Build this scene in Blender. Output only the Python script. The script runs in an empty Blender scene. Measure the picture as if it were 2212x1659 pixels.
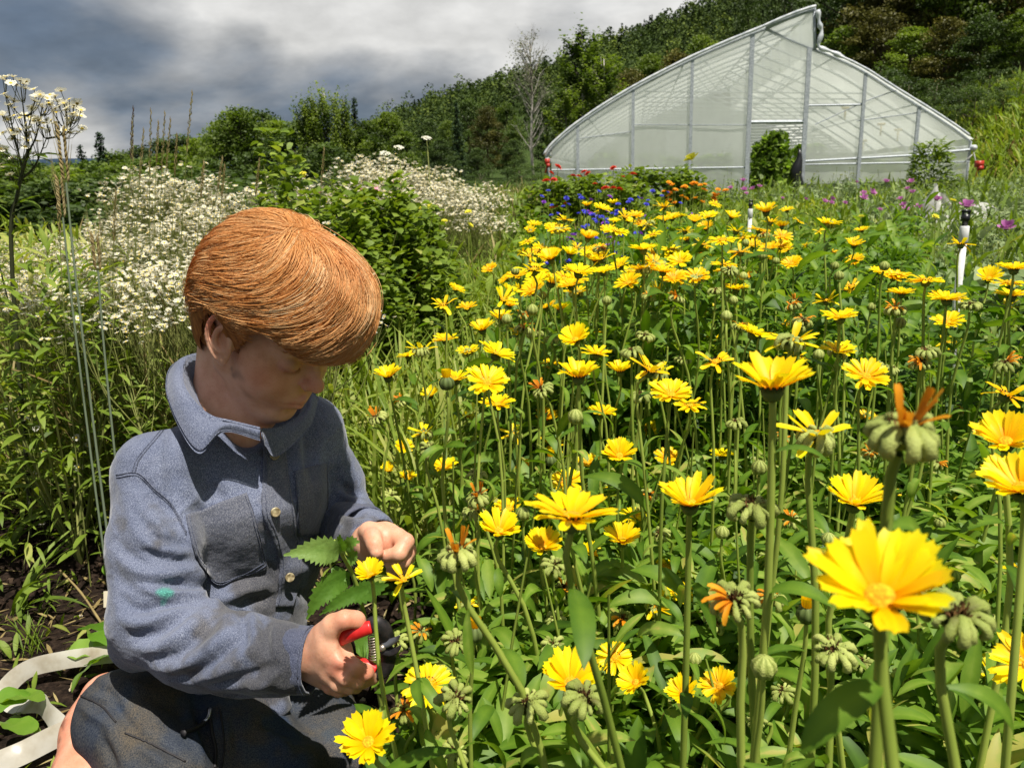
import bpy, bmesh, math, random, time
import numpy as np
from mathutils import Vector, Matrix, noise as mnoise
from mathutils.bvhtree import BVHTree
T0 = time.time()
rad = math.radians
scene = bpy.context.scene
COL = scene.collection
# ------------------------------------------------------------------ camera
CAM_H, PITCH, ROLL, FPX = .78, rad(14.2), rad(-1.7), 1736.0   # focal length in units of a 2212 wide frame
cd = bpy.data.cameras.new('camera'); cam = bpy.data.objects.new('camera', cd); COL.objects.link(cam)
cd.sensor_width = 36; cd.lens = FPX / 2212 * 36; cd.clip_start = .02; cd.clip_end = 3000
RM = (Matrix.Rotation(math.pi/2 - PITCH, 3, 'X') @ Matrix.Rotation(ROLL, 3, 'Z'))
cam.matrix_world = Matrix.Translation((0, 0, CAM_H)) @ RM.to_4x4()
cd.dof.use_dof = True; cd.dof.focus_distance = 1.05; cd.dof.aperture_fstop = 15
scene.camera = cam
# ------------------------------------------------------------------ sky and sun
SUN_EL, SUN_AZ = rad(67), rad(146)      # azimuth clockwise from +Y: the sun stands high on the right
w = bpy.data.worlds.new('World'); scene.world = w; w.use_nodes = True
def world_nodes():
    nt = w.node_tree; N = nt.nodes; L = nt.links; N.clear()
    out = N.new('ShaderNodeOutputWorld'); bg = N.new('ShaderNodeBackground'); bg.inputs[1].default_value = .1
    sky = N.new('ShaderNodeTexSky'); sky.sky_type = 'NISHITA'; sky.sun_disc = False
    sky.sun_elevation = SUN_EL; sky.sun_rotation = SUN_AZ; sky.air_density = 1.2; sky.dust_density = .6
    tc = N.new('ShaderNodeTexCoord')
    sx = N.new('ShaderNodeSeparateXYZ'); L.new(tc.outputs['Generated'], sx.inputs[0])
    # project the direction on a flat cloud deck: x/(z+c), y/(z+c)
    ad = N.new('ShaderNodeMath'); ad.operation = 'MAXIMUM'; L.new(sx.outputs[2], ad.inputs[0]); ad.inputs[1].default_value = 0
    ad2 = N.new('ShaderNodeMath'); ad2.operation = 'ADD'; L.new(ad.outputs[0], ad2.inputs[0]); ad2.inputs[1].default_value = .33
    dv = []
    for i in (0, 1):
        m = N.new('ShaderNodeMath'); m.operation = 'DIVIDE'; L.new(sx.outputs[i], m.inputs[0]); L.new(ad2.outputs[0], m.inputs[1]); dv.append(m)
    cb = N.new('ShaderNodeCombineXYZ'); L.new(dv[0].outputs[0], cb.inputs[0]); L.new(dv[1].outputs[0], cb.inputs[1])
    def noise(scale, detail, off, rough=.55, dist=0.):
        mp = N.new('ShaderNodeMapping'); mp.inputs['Location'].default_value = off; L.new(cb.outputs[0], mp.inputs[0])
        n = N.new('ShaderNodeTexNoise'); n.inputs['Scale'].default_value = scale; n.inputs['Detail'].default_value = detail
        n.inputs['Roughness'].default_value = rough; n.inputs['Distortion'].default_value = dist
        L.new(mp.outputs[0], n.inputs['Vector']); return n
    def ramp(src, stops):
        r = N.new('ShaderNodeValToRGB'); cr = r.color_ramp
        while len(cr.elements) > 1: cr.elements.remove(cr.elements[-1])
        cr.elements[0].position = stops[0][0]; cr.elements[0].color = (*stops[0][1], 1)
        for p_, c_ in stops[1:]:
            e = cr.elements.new(p_); e.color = (*c_, 1)
        L.new(src, r.inputs[0]); return r
    n1 = noise(1.35, 6, SKY_OFF, .52, .3)
    # broad banks: a pale break in the cloud over the hill, slate rain bands low on the left
    def lobe(px, py, wid, amp, prev):
        d = Vector(W(px, py, 10.)-CAMP).normalized(); dt = N.new('ShaderNodeVectorMath'); dt.operation = 'DOT_PRODUCT'
        nz = N.new('ShaderNodeVectorMath'); nz.operation = 'NORMALIZE'; L.new(tc.outputs['Generated'], nz.inputs[0])
        L.new(nz.outputs[0], dt.inputs[0]); dt.inputs[1].default_value = d
        mr = N.new('ShaderNodeMapRange'); mr.interpolation_type = 'SMOOTHSTEP'; mr.inputs[1].default_value = math.cos(rad(wid)); mr.inputs[2].default_value = 1
        mr.inputs[3].default_value = 0; mr.inputs[4].default_value = amp; L.new(dt.outputs['Value'], mr.inputs[0])
        a_ = N.new('ShaderNodeMath'); L.new(prev, a_.inputs[0]); L.new(mr.outputs[0], a_.inputs[1]); return a_.outputs[0]
    v = n1.outputs[0]
    for a_ in SKY_LOBES: v = lobe(*a_, v)
    # clouds: slate blue-grey bellies, pale grey heads
    G = 10.
    cl = ramp(v, [(.26, tuple(c*G for c in (.050, .082, .135))), (.42, tuple(c*G for c in (.115, .145, .19))),
                              (.54, tuple(c*G for c in (.25, .26, .275))), (.70, tuple(c*G for c in (.52, .515, .50)))])
    n2 = noise(4.2, 5, (1.3, .4, 0), .55)
    m2 = ramp(n2.outputs[0], [(.35, (.82,)*3), (.65, (1.18,)*3)])
    mul = N.new('ShaderNodeMix'); mul.data_type = 'RGBA'; mul.blend_type = 'MULTIPLY'; mul.inputs[0].default_value = 1
    L.new(cl.outputs[0], mul.inputs[6]); L.new(m2.outputs[0], mul.inputs[7])
    n3 = noise(.5, 3, (5.1, 2.2, 0))
    cov = ramp(n3.outputs[0], [(.27, (.86,)*3), (.42, (.97,)*3)])
    mx = N.new('ShaderNodeMix'); mx.data_type = 'RGBA'; L.new(cov.outputs[0], mx.inputs[0])
    L.new(sky.outputs[0], mx.inputs[6]); L.new(mul.outputs[2], mx.inputs[7])
    L.new(mx.outputs[2], bg.inputs[0]); L.new(bg.outputs[0], out.inputs[0])
sd = bpy.data.lights.new('sun', 'SUN'); sd.energy = 5.0; sd.angle = rad(.55); sd.color = (1, .95, .86)
sun = bpy.data.objects.new('sun', sd); COL.objects.link(sun)
SUNV = Vector((math.sin(SUN_AZ)*math.cos(SUN_EL), math.cos(SUN_AZ)*math.cos(SUN_EL), math.sin(SUN_EL)))
sun.rotation_euler = SUNV.to_track_quat('Z', 'Y').to_euler()
vs = scene.view_settings; vs.view_transform = 'Standard'; vs.look = 'None'; vs.exposure = .45; vs.gamma = 1; vs.use_curve_mapping = False
scene.render.engine = 'CYCLES'
cy = scene.cycles; cy.max_bounces = 8; cy.diffuse_bounces = 3; cy.glossy_bounces = 3; cy.transmission_bounces = 6; cy.transparent_max_bounces = 24
cy.use_denoising = True; cy.caustics_reflective = False; cy.caustics_refractive = False
# ------------------------------------------------------------------ helpers
RMn = np.array(RM); CAMP = np.array([0, 0, CAM_H])
def W(px, py, Y):
    """world point at depth Y (metres along +Y) seen at px,py of a 2212 x 1659 frame"""
    d = RMn @ np.array([(px-1106)/FPX, -(py-829.5)/FPX, -1.]); return CAMP + d*(Y/d[1])
def WZ(px, py, z):
    d = RMn @ np.array([(px-1106)/FPX, -(py-829.5)/FPX, -1.]); return CAMP + d*((z-CAM_H)/d[2])
def proj(P):
    q = (np.asarray(P, float)-CAMP) @ RMn
    zz = -q[..., 2]
    return np.stack([1106+FPX*q[..., 0]/zz, 829.5-FPX*q[..., 1]/zz], -1)
def tag(o, label=None, cat=None, group=None, kind=None):
    if label: o['label'] = label
    if cat: o['category'] = cat
    if group: o['group'] = group
    if kind: o['kind'] = kind
    return o
def link(o, parent=None):
    COL.objects.link(o)
    if parent is not None: o.parent = parent
    return o
def empty(name, loc, label=None, cat=None, group=None, rz=0., sc=1.):
    o = bpy.data.objects.new(name, None); o.location = loc; o.rotation_euler = (0, 0, rz); o.scale = (sc,)*3
    o.empty_display_size = .05; link(o); return tag(o, label, cat, group)
def mobj(name, me, parent=None, loc=(0, 0, 0), rot=(0, 0, 0), sc=1.):
    o = bpy.data.objects.new(name, me); link(o, parent); o.location = loc; o.rotation_euler = rot
    o.scale = (sc,)*3 if np.isscalar(sc) else sc
    return o
def mesh_np(name, V, F, mats=(), smooth=True, mi=None, col=None):
    """fast mesh from an (n,3) array and an (m,k) array (or a list of such arrays)"""
    Fs = F if isinstance(F, list) else [F]
    Fs = [f for f in Fs if len(f)]
    me = bpy.data.meshes.new(name)
    V = np.asarray(V, np.float32); me.vertices.add(len(V)); me.vertices.foreach_set('co', V.ravel())
    idx = np.concatenate([np.asarray(f, np.int32).ravel() for f in Fs])
    tot = np.concatenate([np.full(len(f), np.asarray(f).shape[1], np.int32) for f in Fs])
    st = np.concatenate([[0], np.cumsum(tot)[:-1]]).astype(np.int32)
    me.loops.add(len(idx)); me.loops.foreach_set('vertex_index', idx)
    me.polygons.add(len(tot)); me.polygons.foreach_set('loop_start', st); me.polygons.foreach_set('loop_total', tot)
    if mi is not None: me.polygons.foreach_set('material_index', np.asarray(mi, np.int32))
    me.update(calc_edges=True)
    me.polygons.foreach_set('use_smooth', np.full(len(tot), smooth))
    if col is not None:
        a = me.color_attributes.new('Col', 'FLOAT_COLOR', 'POINT')
        c = np.asarray(col, np.float32)
        if c.ndim == 1: c = np.stack([c]*3, -1)
        a.data.foreach_set('color', np.concatenate([c, np.ones((len(c), 1), np.float32)], 1).ravel())
    for m in mats: me.materials.append(m)
    return me
class MB:
    """collects pieces into one mesh"""
    def __init__(s): s.v = []; s.f = {}; s.n = 0; s.c = []
    def add(s, V, F, mi=0, c=.5):
        V = np.asarray(V, float).reshape(-1, 3); F = np.asarray(F, int)
        s.f.setdefault((F.shape[1], mi), []).append(F+s.n); s.v.append(V); s.n += len(V)
        s.c.append(np.broadcast_to(np.asarray(c, float), (len(V),)).copy())
    def box(s, c, d, R=None, mi=0, col=.5):
        c = np.asarray(c, float); d = np.asarray(d, float)/2
        V = np.array([[x, y, z] for x in (-1, 1) for y in (-1, 1) for z in (-1, 1)])*d
        if R is not None: V = V @ np.asarray(R).T
        s.add(V+c, [[0, 1, 3, 2], [4, 6, 7, 5], [0, 4, 5, 1], [2, 3, 7, 6], [0, 2, 6, 4], [1, 5, 7, 3]], mi, col)
    def tube(s, pts, r, n=6, mi=0, col=.5, cap=True):
        V, F, caps = tube_np(pts, r, n)
        s.add(V, F, mi, col)
        if cap:
            k = len(pts)
            a = list(range(s.n-len(V), s.n-len(V)+n)); b = list(range(s.n-n, s.n))
            s.f.setdefault((n, mi), []).append(np.array([a[::-1]])); s.f[(n, mi)].append(np.array([b]))
    def build(s, name, mats, parent=None, smooth=True, kind=None, link_=True, colors=True):
        if not isinstance(mats, (list, tuple)): mats = [mats]
        keys = sorted(s.f); Fs = [np.concatenate(s.f[k]) for k in keys]
        mi = np.concatenate([np.full(len(f), k[1]) for k, f in zip(keys, Fs)])
        me = mesh_np(name, np.concatenate(s.v), Fs, mats, smooth, mi, np.concatenate(s.c) if colors else None)
        if not link_: return me
        o = mobj(name, me, parent)
        if kind: o['kind'] = kind
        return o
def frames(pts):
    pts = np.asarray(pts, float); t = np.gradient(pts, axis=0); t /= np.linalg.norm(t, axis=1)[:, None]+1e-12
    up = np.array([0, 0, 1.]) if abs(t[0][2]) < .9 else np.array([1., 0, 0])
    u = np.cross(up, t[0]); u /= np.linalg.norm(u)+1e-12; U = [u]
    for i in range(1, len(pts)):
        u = U[-1]-t[i]*np.dot(U[-1], t[i]); u /= np.linalg.norm(u)+1e-12; U.append(u)
    U = np.array(U); return t, U, np.cross(t, U)
def tube_np(pts, r, n=6):
    pts = np.asarray(pts, float); k = len(pts); r = np.broadcast_to(np.asarray(r, float), (k,))
    t, U, B = frames(pts); a = np.arange(n)/n*2*np.pi
    V = pts[:, None]+r[:, None, None]*(np.cos(a)[None, :, None]*U[:, None]+np.sin(a)[None, :, None]*B[:, None])
    i = np.arange(k-1)[:, None]*n; j = np.arange(n)[None]
    F = np.stack([i+j, i+(j+1) % n, i+n+(j+1) % n, i+n+j], -1).reshape(-1, 4)
    return V.reshape(-1, 3), F, None
def spline(P, n):
    """Catmull-Rom through points"""
    P = np.asarray(P, float); Q = np.vstack([2*P[0]-P[1], P, 2*P[-1]-P[-2]]); m = len(P)-1
    t = np.linspace(0, m-1e-6, n); i = t.astype(int); u = (t-i)[:, None]
    p0, p1, p2, p3 = Q[i], Q[i+1], Q[i+2], Q[i+3]
    return .5*((2*p1)+(-p0+p2)*u+(2*p0-5*p1+4*p2-p3)*u*u+(-p0+3*p1-3*p2+p3)*u**3)
def Rm(ax, a): return np.array(Matrix.Rotation(a, 3, ax))
SKY_OFF = (3.2, 1.1, 0)
SKY_LOBES = [(880, 75, 11, .19), (560, -20, 14, .14), (150, 20, 14, .07), (1200, 20, 12, .10), (1450, 10, 10, .08), (120, 335, 5, .20), (230, 235, 9, -.11), (450, 245, 9, -.17), (650, 255, 8, -.18), (820, 250, 7, -.18), (980, 215, 5, -.10), (60, 30, 10, -.04)]
world_nodes()
# ------------------------------------------------------------------ materials
MATS = {}
def mat(name, base, rough=.6, spec=.4, **k):
    """principled material; base = colour or function(nodes, links) -> socket.  k: trans (translucency share), bump=(scale,strength,dist), coat, metal, attr"""
    if name in MATS: return MATS[name]
    m = bpy.data.materials.new(name); m.use_nodes = True; MATS[name] = m
    nt = m.node_tree; N, L = nt.nodes, nt.links; bs = N['Principled BSDF']; out = N['Material Output']
    bs.inputs['Roughness'].default_value = rough; bs.inputs['Specular IOR Level'].default_value = spec
    bs.inputs['Metallic'].default_value = k.get('metal', 0)
    if callable(base): src = base(N, L); L.new(src, bs.inputs['Base Color'])
    else: src = None; bs.inputs['Base Color'].default_value = (*base, 1)
    if 'sss' in k:
        bs.inputs['Subsurface Weight'].default_value = k['sss']; bs.inputs['Subsurface Radius'].default_value = (1, .35, .2); bs.inputs['Subsurface Scale'].default_value = k.get('sss_scale', .006)
    if 'sheen' in k:
        bs.inputs['Sheen Weight'].default_value = k['sheen']; bs.inputs['Sheen Roughness'].default_value = .5
    if 'bump' in k:
        bl = k['bump'] if isinstance(k['bump'], list) else [k['bump']]; prev = None
        for (s_, st, di) in bl:
            tc = N.new('ShaderNodeTexCoord'); n = N.new('ShaderNodeTexNoise'); n.inputs['Scale'].default_value = s_; n.inputs['Detail'].default_value = 4
            L.new(tc.outputs['Object'], n.inputs['Vector'])
            b = N.new('ShaderNodeBump'); b.inputs['Strength'].default_value = st; b.inputs['Distance'].default_value = di
            L.new(n.outputs[0], b.inputs['Height'])
            if prev: L.new(prev.outputs[0], b.inputs['Normal'])
            prev = b
        L.new(prev.outputs[0], bs.inputs['Normal'])
    if k.get('trans'):
        tr = N.new('ShaderNodeBsdfTranslucent'); mx = N.new('ShaderNodeMixShader'); mx.inputs[0].default_value = k['trans']
        tint = k.get('tint')
        if src is not None:
            if tint:
                g = N.new('ShaderNodeMix'); g.data_type = 'RGBA'; g.blend_type = 'MULTIPLY'; g.inputs[0].default_value = 1
                L.new(src, g.inputs[6]); g.inputs[7].default_value = (*tint, 1); L.new(g.outputs[2], tr.inputs[0])
            else: L.new(src, tr.inputs[0])
        else: tr.inputs[0].default_value = (*[a*b for a, b in zip(base, tint or (1, 1, 1))], 1)
        L.new(bs.outputs[0], mx.inputs[1]); L.new(tr.outputs[0], mx.inputs[2]); L.new(mx.outputs[0], out.inputs[0])
    return m
def c_attr(stops):
    """colour ramp over the vertex value 'Col' (per piece variation)"""
    def f(N, L):
        a = N.new('ShaderNodeAttribute'); a.attribute_name = 'Col'; return _ramp(N, L, a.outputs['Fac'], stops)
    return f
def c_attr_rnd(stops, amp=.35, nsc=55):
    """the same, shifted by a random value per object"""
    def f(N, L):
        a = N.new('ShaderNodeAttribute'); a.attribute_name = 'Col'
        o = N.new('ShaderNodeObjectInfo'); m = N.new('ShaderNodeMath'); m.operation = 'MULTIPLY_ADD'
        L.new(o.outputs['Random'], m.inputs[0]); m.inputs[1].default_value = amp; m.inputs[2].default_value = -amp/2
        s = N.new('ShaderNodeMath'); L.new(m.outputs[0], s.inputs[0]); L.new(a.outputs['Fac'], s.inputs[1])
        tc = N.new('ShaderNodeTexCoord'); nz = N.new('ShaderNodeTexNoise'); nz.inputs['Scale'].default_value = nsc; nz.inputs['Detail'].default_value = 3; L.new(tc.outputs['Object'], nz.inputs['Vector'])
        k = N.new('ShaderNodeMath'); k.operation = 'MULTIPLY_ADD'; L.new(nz.outputs[0], k.inputs[0]); k.inputs[1].default_value = .5; k.inputs[2].default_value = -.25
        q = N.new('ShaderNodeMath'); L.new(k.outputs[0], q.inputs[0]); L.new(s.outputs[0], q.inputs[1]); q.use_clamp = True
        return _ramp(N, L, q.outputs[0], stops)
    return f
def c_noise(scale, stops, detail=4, coord='Object', rough=.55, stretch=None):
    def f(N, L):
        tc = N.new('ShaderNodeTexCoord'); n = N.new('ShaderNodeTexNoise'); n.inputs['Scale'].default_value = scale
        n.inputs['Detail'].default_value = detail; n.inputs['Roughness'].default_value = rough
        if stretch:
            mp = N.new('ShaderNodeMapping'); mp.inputs['Scale'].default_value = stretch; L.new(tc.outputs[coord], mp.inputs[0]); L.new(mp.outputs[0], n.inputs['Vector'])
        else: L.new(tc.outputs[coord], n.inputs['Vector'])
        return _ramp(N, L, n.outputs[0], stops)
    return f
def _ramp(N, L, src, stops):
    r = N.new('ShaderNodeValToRGB'); cr = r.color_ramp
    while len(cr.elements) > 1: cr.elements.remove(cr.elements[-1])
    cr.elements[0].position = stops[0][0]; cr.elements[0].color = (*stops[0][1], 1)
    for p_, c_ in stops[1:]:
        e = cr.elements.new(p_); e.color = (*c_, 1)
    L.new(src, r.inputs[0]); return r.outputs[0]
def sstep(a, b, x):
    t = np.clip((x-a)/(b-a), 0, 1); return t*t*(3-2*t)
# ------------------------------------------------------------------ implicit modelling (smooth unions on a grid, then surface nets)
class SDF:
    def __init__(s, lo, hi, h):
        s.lo = np.asarray(lo, float); s.h = h; s.n = np.ceil((np.asarray(hi)-s.lo)/h).astype(int)+1
        s.ax = [(s.lo[i]+h*np.arange(s.n[i])).astype(np.float32) for i in range(3)]
        s.g = np.full(s.n, .05, np.float32)
    def _blk(s, lo, hi):
        a = np.clip(np.floor((lo-s.lo)/s.h).astype(int), 0, s.n); b = np.clip(np.ceil((hi-s.lo)/s.h).astype(int)+1, 0, s.n)
        if np.any(b <= a): return None
        sl = tuple(slice(a[i], b[i]) for i in range(3))
        X, Y, Z = (s.ax[i][sl[i]] for i in range(3))
        return sl, X[:, None, None], Y[None, :, None], Z[None, None, :]
    def _comb(s, sl, d, k, mode):
        g = s.g[sl]
        if mode == 'add':
            if k > 0:
                h = np.clip(.5+.5*(g-d)/k, 0, 1); s.g[sl] = g*(1-h)+d*h-k*h*(1-h)
            else: s.g[sl] = np.minimum(g, d)
        else:
            if k > 0:
                h = np.clip(.5-.5*(g+d)/k, 0, 1); s.g[sl] = g*(1-h)-d*h+k*h*(1-h)
            else: s.g[sl] = np.maximum(g, -d)
    def cone(s, a, b, ra, rb=None, k=.01, mode='add', flat=None):
        rb = ra if rb is None else rb; a = np.asarray(a, float); b = np.asarray(b, float); m = max(ra, rb)+k*1.2+s.h*3
        B = s._blk(np.minimum(a, b)-m, np.maximum(a, b)+m)
        if B is None: return
        sl, X, Y, Z = B; ba = (b-a).astype(np.float32); L2 = float(ba@ba)+1e-12; a = a.astype(np.float32)
        px, py, pz = X-a[0], Y-a[1], Z-a[2]
        t = np.clip((px*ba[0]+py*ba[1]+pz*ba[2])/L2, 0, 1)
        d = np.sqrt((px-t*ba[0])**2+(py-t*ba[1])**2+(pz-t*ba[2])**2)-(ra+(rb-ra)*t)
        s._comb(sl, d, k, mode)
    def chain(s, pts, rs, k=.008, kj=None, mode='add'):
        for i in range(len(pts)-1): s.cone(pts[i], pts[i+1], rs[i], rs[i+1], k if i else (kj or k), mode)
    def ell(s, c, r, R=None, k=.01, mode='add'):
        c = np.asarray(c, float); r = np.asarray(r, float); R = np.eye(3) if R is None else np.asarray(R, float)
        ext = np.sqrt(((R*r)**2).sum(1))+k*1.2+s.h*3
        B = s._blk(c-ext, c+ext)
        if B is None: return
        sl, X, Y, Z = B; px, py, pz = X-np.float32(c[0]), Y-np.float32(c[1]), Z-np.float32(c[2])
        q = [(px*R[0, i]+py*R[1, i]+pz*R[2, i]).astype(np.float32) for i in range(3)]
        k0 = np.sqrt(sum((q[i]/r[i])**2 for i in range(3))); k1 = np.sqrt(sum((q[i]/r[i]**2)**2 for i in range(3)))+1e-9
        s._comb(sl, k0*(k0-1)/k1, k, mode)
    def mesh(s, smooth=2, keep=None):
        g = s.g; n = g.shape; ins = g < 0
        c = [(dx, dy, dz) for dx in (0, 1) for dy in (0, 1) for dz in (0, 1)]
        cnt = np.zeros(tuple(k-1 for k in n), np.int8)
        for dx, dy, dz in c: cnt += ins[dx:n[0]-1+dx, dy:n[1]-1+dy, dz:n[2]-1+dz]
        act = np.argwhere((cnt > 0) & (cnt < 8)); vid = np.full(cnt.shape, -1, np.int32); vid[tuple(act.T)] = np.arange(len(act))
        val = [g[act[:, 0]+dx, act[:, 1]+dy, act[:, 2]+dz] for dx, dy, dz in c]
        P = np.zeros((len(act), 3)); w_ = np.zeros(len(act))
        for i in range(8):
            for j in range(i+1, 8):
                if sum(abs(a-b) for a, b in zip(c[i], c[j])) != 1: continue
                a, b = val[i], val[j]; m = (a < 0) != (b < 0); t = np.where(m, a/(np.where(m, a-b, 1)), 0)
                P += np.where(m[:, None], np.array(c[i])+t[:, None]*(np.array(c[j])-np.array(c[i])), 0); w_ += m
        V = s.lo+s.h*(act+P/w_[:, None])
        F = []
        for ax in range(3):
            o1, o2 = [i for i in range(3) if i != ax]
            a = [slice(None)]*3; b = [slice(None)]*3; a[ax] = slice(0, n[ax]-1); b[ax] = slice(1, n[ax])
            cr = ins[tuple(a)] != ins[tuple(b)]; e = np.argwhere(cr)
            e = e[(e[:, o1] > 0) & (e[:, o2] > 0) & (e[:, o1] < n[o1]-1) & (e[:, o2] < n[o2]-1)]
            up = ins[tuple(a)][tuple(e.T)]
            def vi(d1, d2):
                q = e.copy(); q[:, o1] -= d1; q[:, o2] -= d2; return vid[tuple(q.T)]
            q = np.stack([vi(1, 1), vi(0, 1), vi(0, 0), vi(1, 0)], 1)
            if ax == 1: up = ~up
            q[~up] = q[~up][:, ::-1]; F.append(q)
        F = np.concatenate(F); F = F[(F >= 0).all(1)]
        for _ in range(smooth): V = lap(V, F, .5)
        return V, F
def lap(V, F, lam):
    S = np.zeros_like(V); C_ = np.zeros(len(V))
    for i in range(F.shape[1]):
        a, b = F[:, i], F[:, (i+1) % F.shape[1]]
        for k in range(3):
            S[:, k] += np.bincount(a, V[b, k], len(V))+np.bincount(b, V[a, k], len(V))
        C_ += np.bincount(a, minlength=len(V))+np.bincount(b, minlength=len(V))
    return V+lam*(S/np.maximum(C_, 1)[:, None]-V)
def vnormals(V, F):
    n = np.cross(V[F[:, 2]]-V[F[:, 0]], V[F[:, 3 % F.shape[1]]]-V[F[:, 1]]) if F.shape[1] == 4 else np.cross(V[F[:, 1]]-V[F[:, 0]], V[F[:, 2]]-V[F[:, 0]])
    N_ = np.zeros_like(V)
    for i in range(F.shape[1]):
        for k in range(3): N_[:, k] += np.bincount(F[:, i], n[:, k], len(V))
    return N_/(np.linalg.norm(N_, axis=1)[:, None]+1e-12)
def unproj_fold(V, Nn, folds, Wd=1.0, soft=True):
    """press folds into a cloth: each fold is a line of (px,py) seen from the front, (height m, width px); only the near side moves"""
    P = proj(V); view = CAMP-V; view /= np.linalg.norm(view, axis=1)[:, None]
    face = np.clip(((Nn*view).sum(1)-.02)*4, 0, 1)
    D = np.zeros(len(V))
    for pts, hgt, wid in folds:
        pts = spline(np.array(pts, float), max(8, len(pts)*6)); lo = pts.min(0)-wid*3; hi = pts.max(0)+wid*3
        m = np.all((P > lo) & (P < hi), 1)&(face > 0)
        if not m.any(): continue
        q = P[m]; best = np.full(len(q), 1e9); tt = np.zeros(len(q)); K = len(pts)-1
        for i in range(K):
            a, b = pts[i], pts[i+1]; ba = b-a; t = np.clip(((q-a)@ba)/(ba@ba+1e-9), 0, 1)
            d = np.linalg.norm(q-a-t[:, None]*ba, axis=1); u = d < best; best[u] = d[u]; tt[u] = (i+t[u])/K
        env = np.sin(np.pi*np.clip(tt*.94+.03, 0, 1))**.6
        wl = 1.35*wid*(.6+.4*env)
        D[m] += hgt*env*np.exp(-(best/wl)**2)
    return V+Nn*(D*face)[:, None]
# ------------------------------------------------------------------ ground, hill, trees
NR = np.random.default_rng(11)
def vnoise(x, y, s, seed=0):
    """cheap smooth value noise, vectorised"""
    x = np.asarray(x, float)/s+seed*17.3; y = np.asarray(y, float)/s-seed*9.1; xi, yi = np.floor(x), np.floor(y); fx, fy = x-xi, y-yi
    fx = fx*fx*(3-2*fx); fy = fy*fy*(3-2*fy)
    h = lambda a, b: np.modf(np.abs(np.sin(a*127.1+b*311.7+seed*3.3)*43758.5453))[0]
    return (h(xi, yi)*(1-fx)+h(xi+1, yi)*fx)*(1-fy)+(h(xi, yi+1)*(1-fx)+h(xi+1, yi+1)*fx)*fy
U_ = [-.7, -.32, -.20, -.16, -.08, 0, .09, .17, .27, .40, .60, .9]
E_U = [.0, .003, .028, .050, .072, .090, .113, .128, .155, .19, .22, .23]
def ground(x, y):
    x = np.asarray(x, float); y = np.asarray(y, float); r = np.hypot(x, y)
    z = .016*np.clip(y-3, 0, 60)*sstep(3, 8, y)
    z = z-4.2*sstep(5.5, 24, y)*sstep(-.06, -.24, x/np.maximum(y, 1.))*(1-.0*y)
    z = z+sstep(9.6, 16, x-.06*(y-17))*2.6*sstep(12, 19, y)+sstep(14, 40, x)*5*sstep(10, 40, y)*(1-sstep(60, 130, r))    # grass bank on the right
    e = np.interp(x/np.maximum(y, 1.), U_, E_U)
    z = z+e*270*sstep(75, 270, r)*(y > 0)
    z = z+(vnoise(x, y, 1.2, 1)-.5)*.05*sstep(1.5, 5, r)+(vnoise(x, y, 9, 2)-.5)*.5*sstep(25, 60, r)
    return z
def ground_sheet():
    t = np.linspace(0, 1, 170); rr = np.concatenate([[0], .25*np.exp(t*np.log(1400/.25))])
    a = np.radians(np.concatenate([np.linspace(-180, -50, 30)[:-1], np.linspace(-50, 50, 160), np.linspace(50, 180, 30)[1:]]))
    R_, A_ = np.meshgrid(rr, a, indexing='ij'); X = R_*np.sin(A_); Y = R_*np.cos(A_); Z = ground(X, Y)
    n, m = X.shape; idx = np.arange(n*m).reshape(n, m)
    F = np.stack([idx[:-1, :-1], idx[:-1, 1:], idx[1:, 1:], idx[1:, :-1]], -1).reshape(-1, 4)
    def col(N, L):
        tc = N.new('ShaderNodeTexCoord'); n_ = N.new('ShaderNodeTexNoise'); n_.inputs['Scale'].default_value = 60; n_.inputs['Detail'].default_value = 6; n_.inputs['Roughness'].default_value = .7
        L.new(tc.outputs['Object'], n_.inputs['Vector']); soil = _ramp(N, L, n_.outputs[0], [(.35, (.006, .004, .003)), (.52, (.022, .014, .010)), (.7, (.055, .036, .024))])
        n2 = N.new('ShaderNodeTexNoise'); n2.inputs['Scale'].default_value = 3; n2.inputs['Detail'].default_value = 6; L.new(tc.outputs['Object'], n2.inputs['Vector'])
        gr = _ramp(N, L, n2.outputs[0], [(.35, (.018, .035, .008)), (.55, (.045, .075, .015)), (.7, (.09, .10, .03))])
        a_ = N.new('ShaderNodeAttribute'); a_.attribute_name = 'Col'; m_ = N.new('ShaderNodeMix'); m_.data_type = 'RGBA'
        L.new(a_.outputs['Fac'], m_.inputs[0]); L.new(soil, m_.inputs[6]); L.new(gr, m_.inputs[7]); return m_.outputs[2]
    c = sstep(3.2, 6, np.hypot(X, Y).ravel())
    me = mesh_np('ground', np.stack([X, Y, Z], -1).reshape(-1, 3), F, [mat('ground', col, .95, .1, bump=[(90, .9, .012), (14, .6, .03)])], True, None, c)
    return tag(mobj('ground', me), kind='structure')
ground_sheet()
def hill_far():
    mb = MB(); a = np.radians(np.linspace(-60, 12, 60)); top = 28+10*np.sin(a*9)+6*np.sin(a*23+1)+22*np.exp(-((np.degrees(a)+21)/7)**2)
    X = np.sin(a)*1300; Y = np.cos(a)*1300; V = np.concatenate([np.stack([X, Y, -30+0*X], 1), np.stack([X*1.05, Y*1.05, top], 1), np.stack([X*1.25, Y*1.25, top-60], 1)])
    n = len(a); F = [[k*n+i, k*n+i+1, (k+1)*n+i+1, (k+1)*n+i] for k in range(2) for i in range(n-1)]
    mb.add(V, F); tag(mb.build('distant_hills', mat('hill_blue', (.030, .048, .075), 1, 0)), kind='structure')
hill_far()
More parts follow.
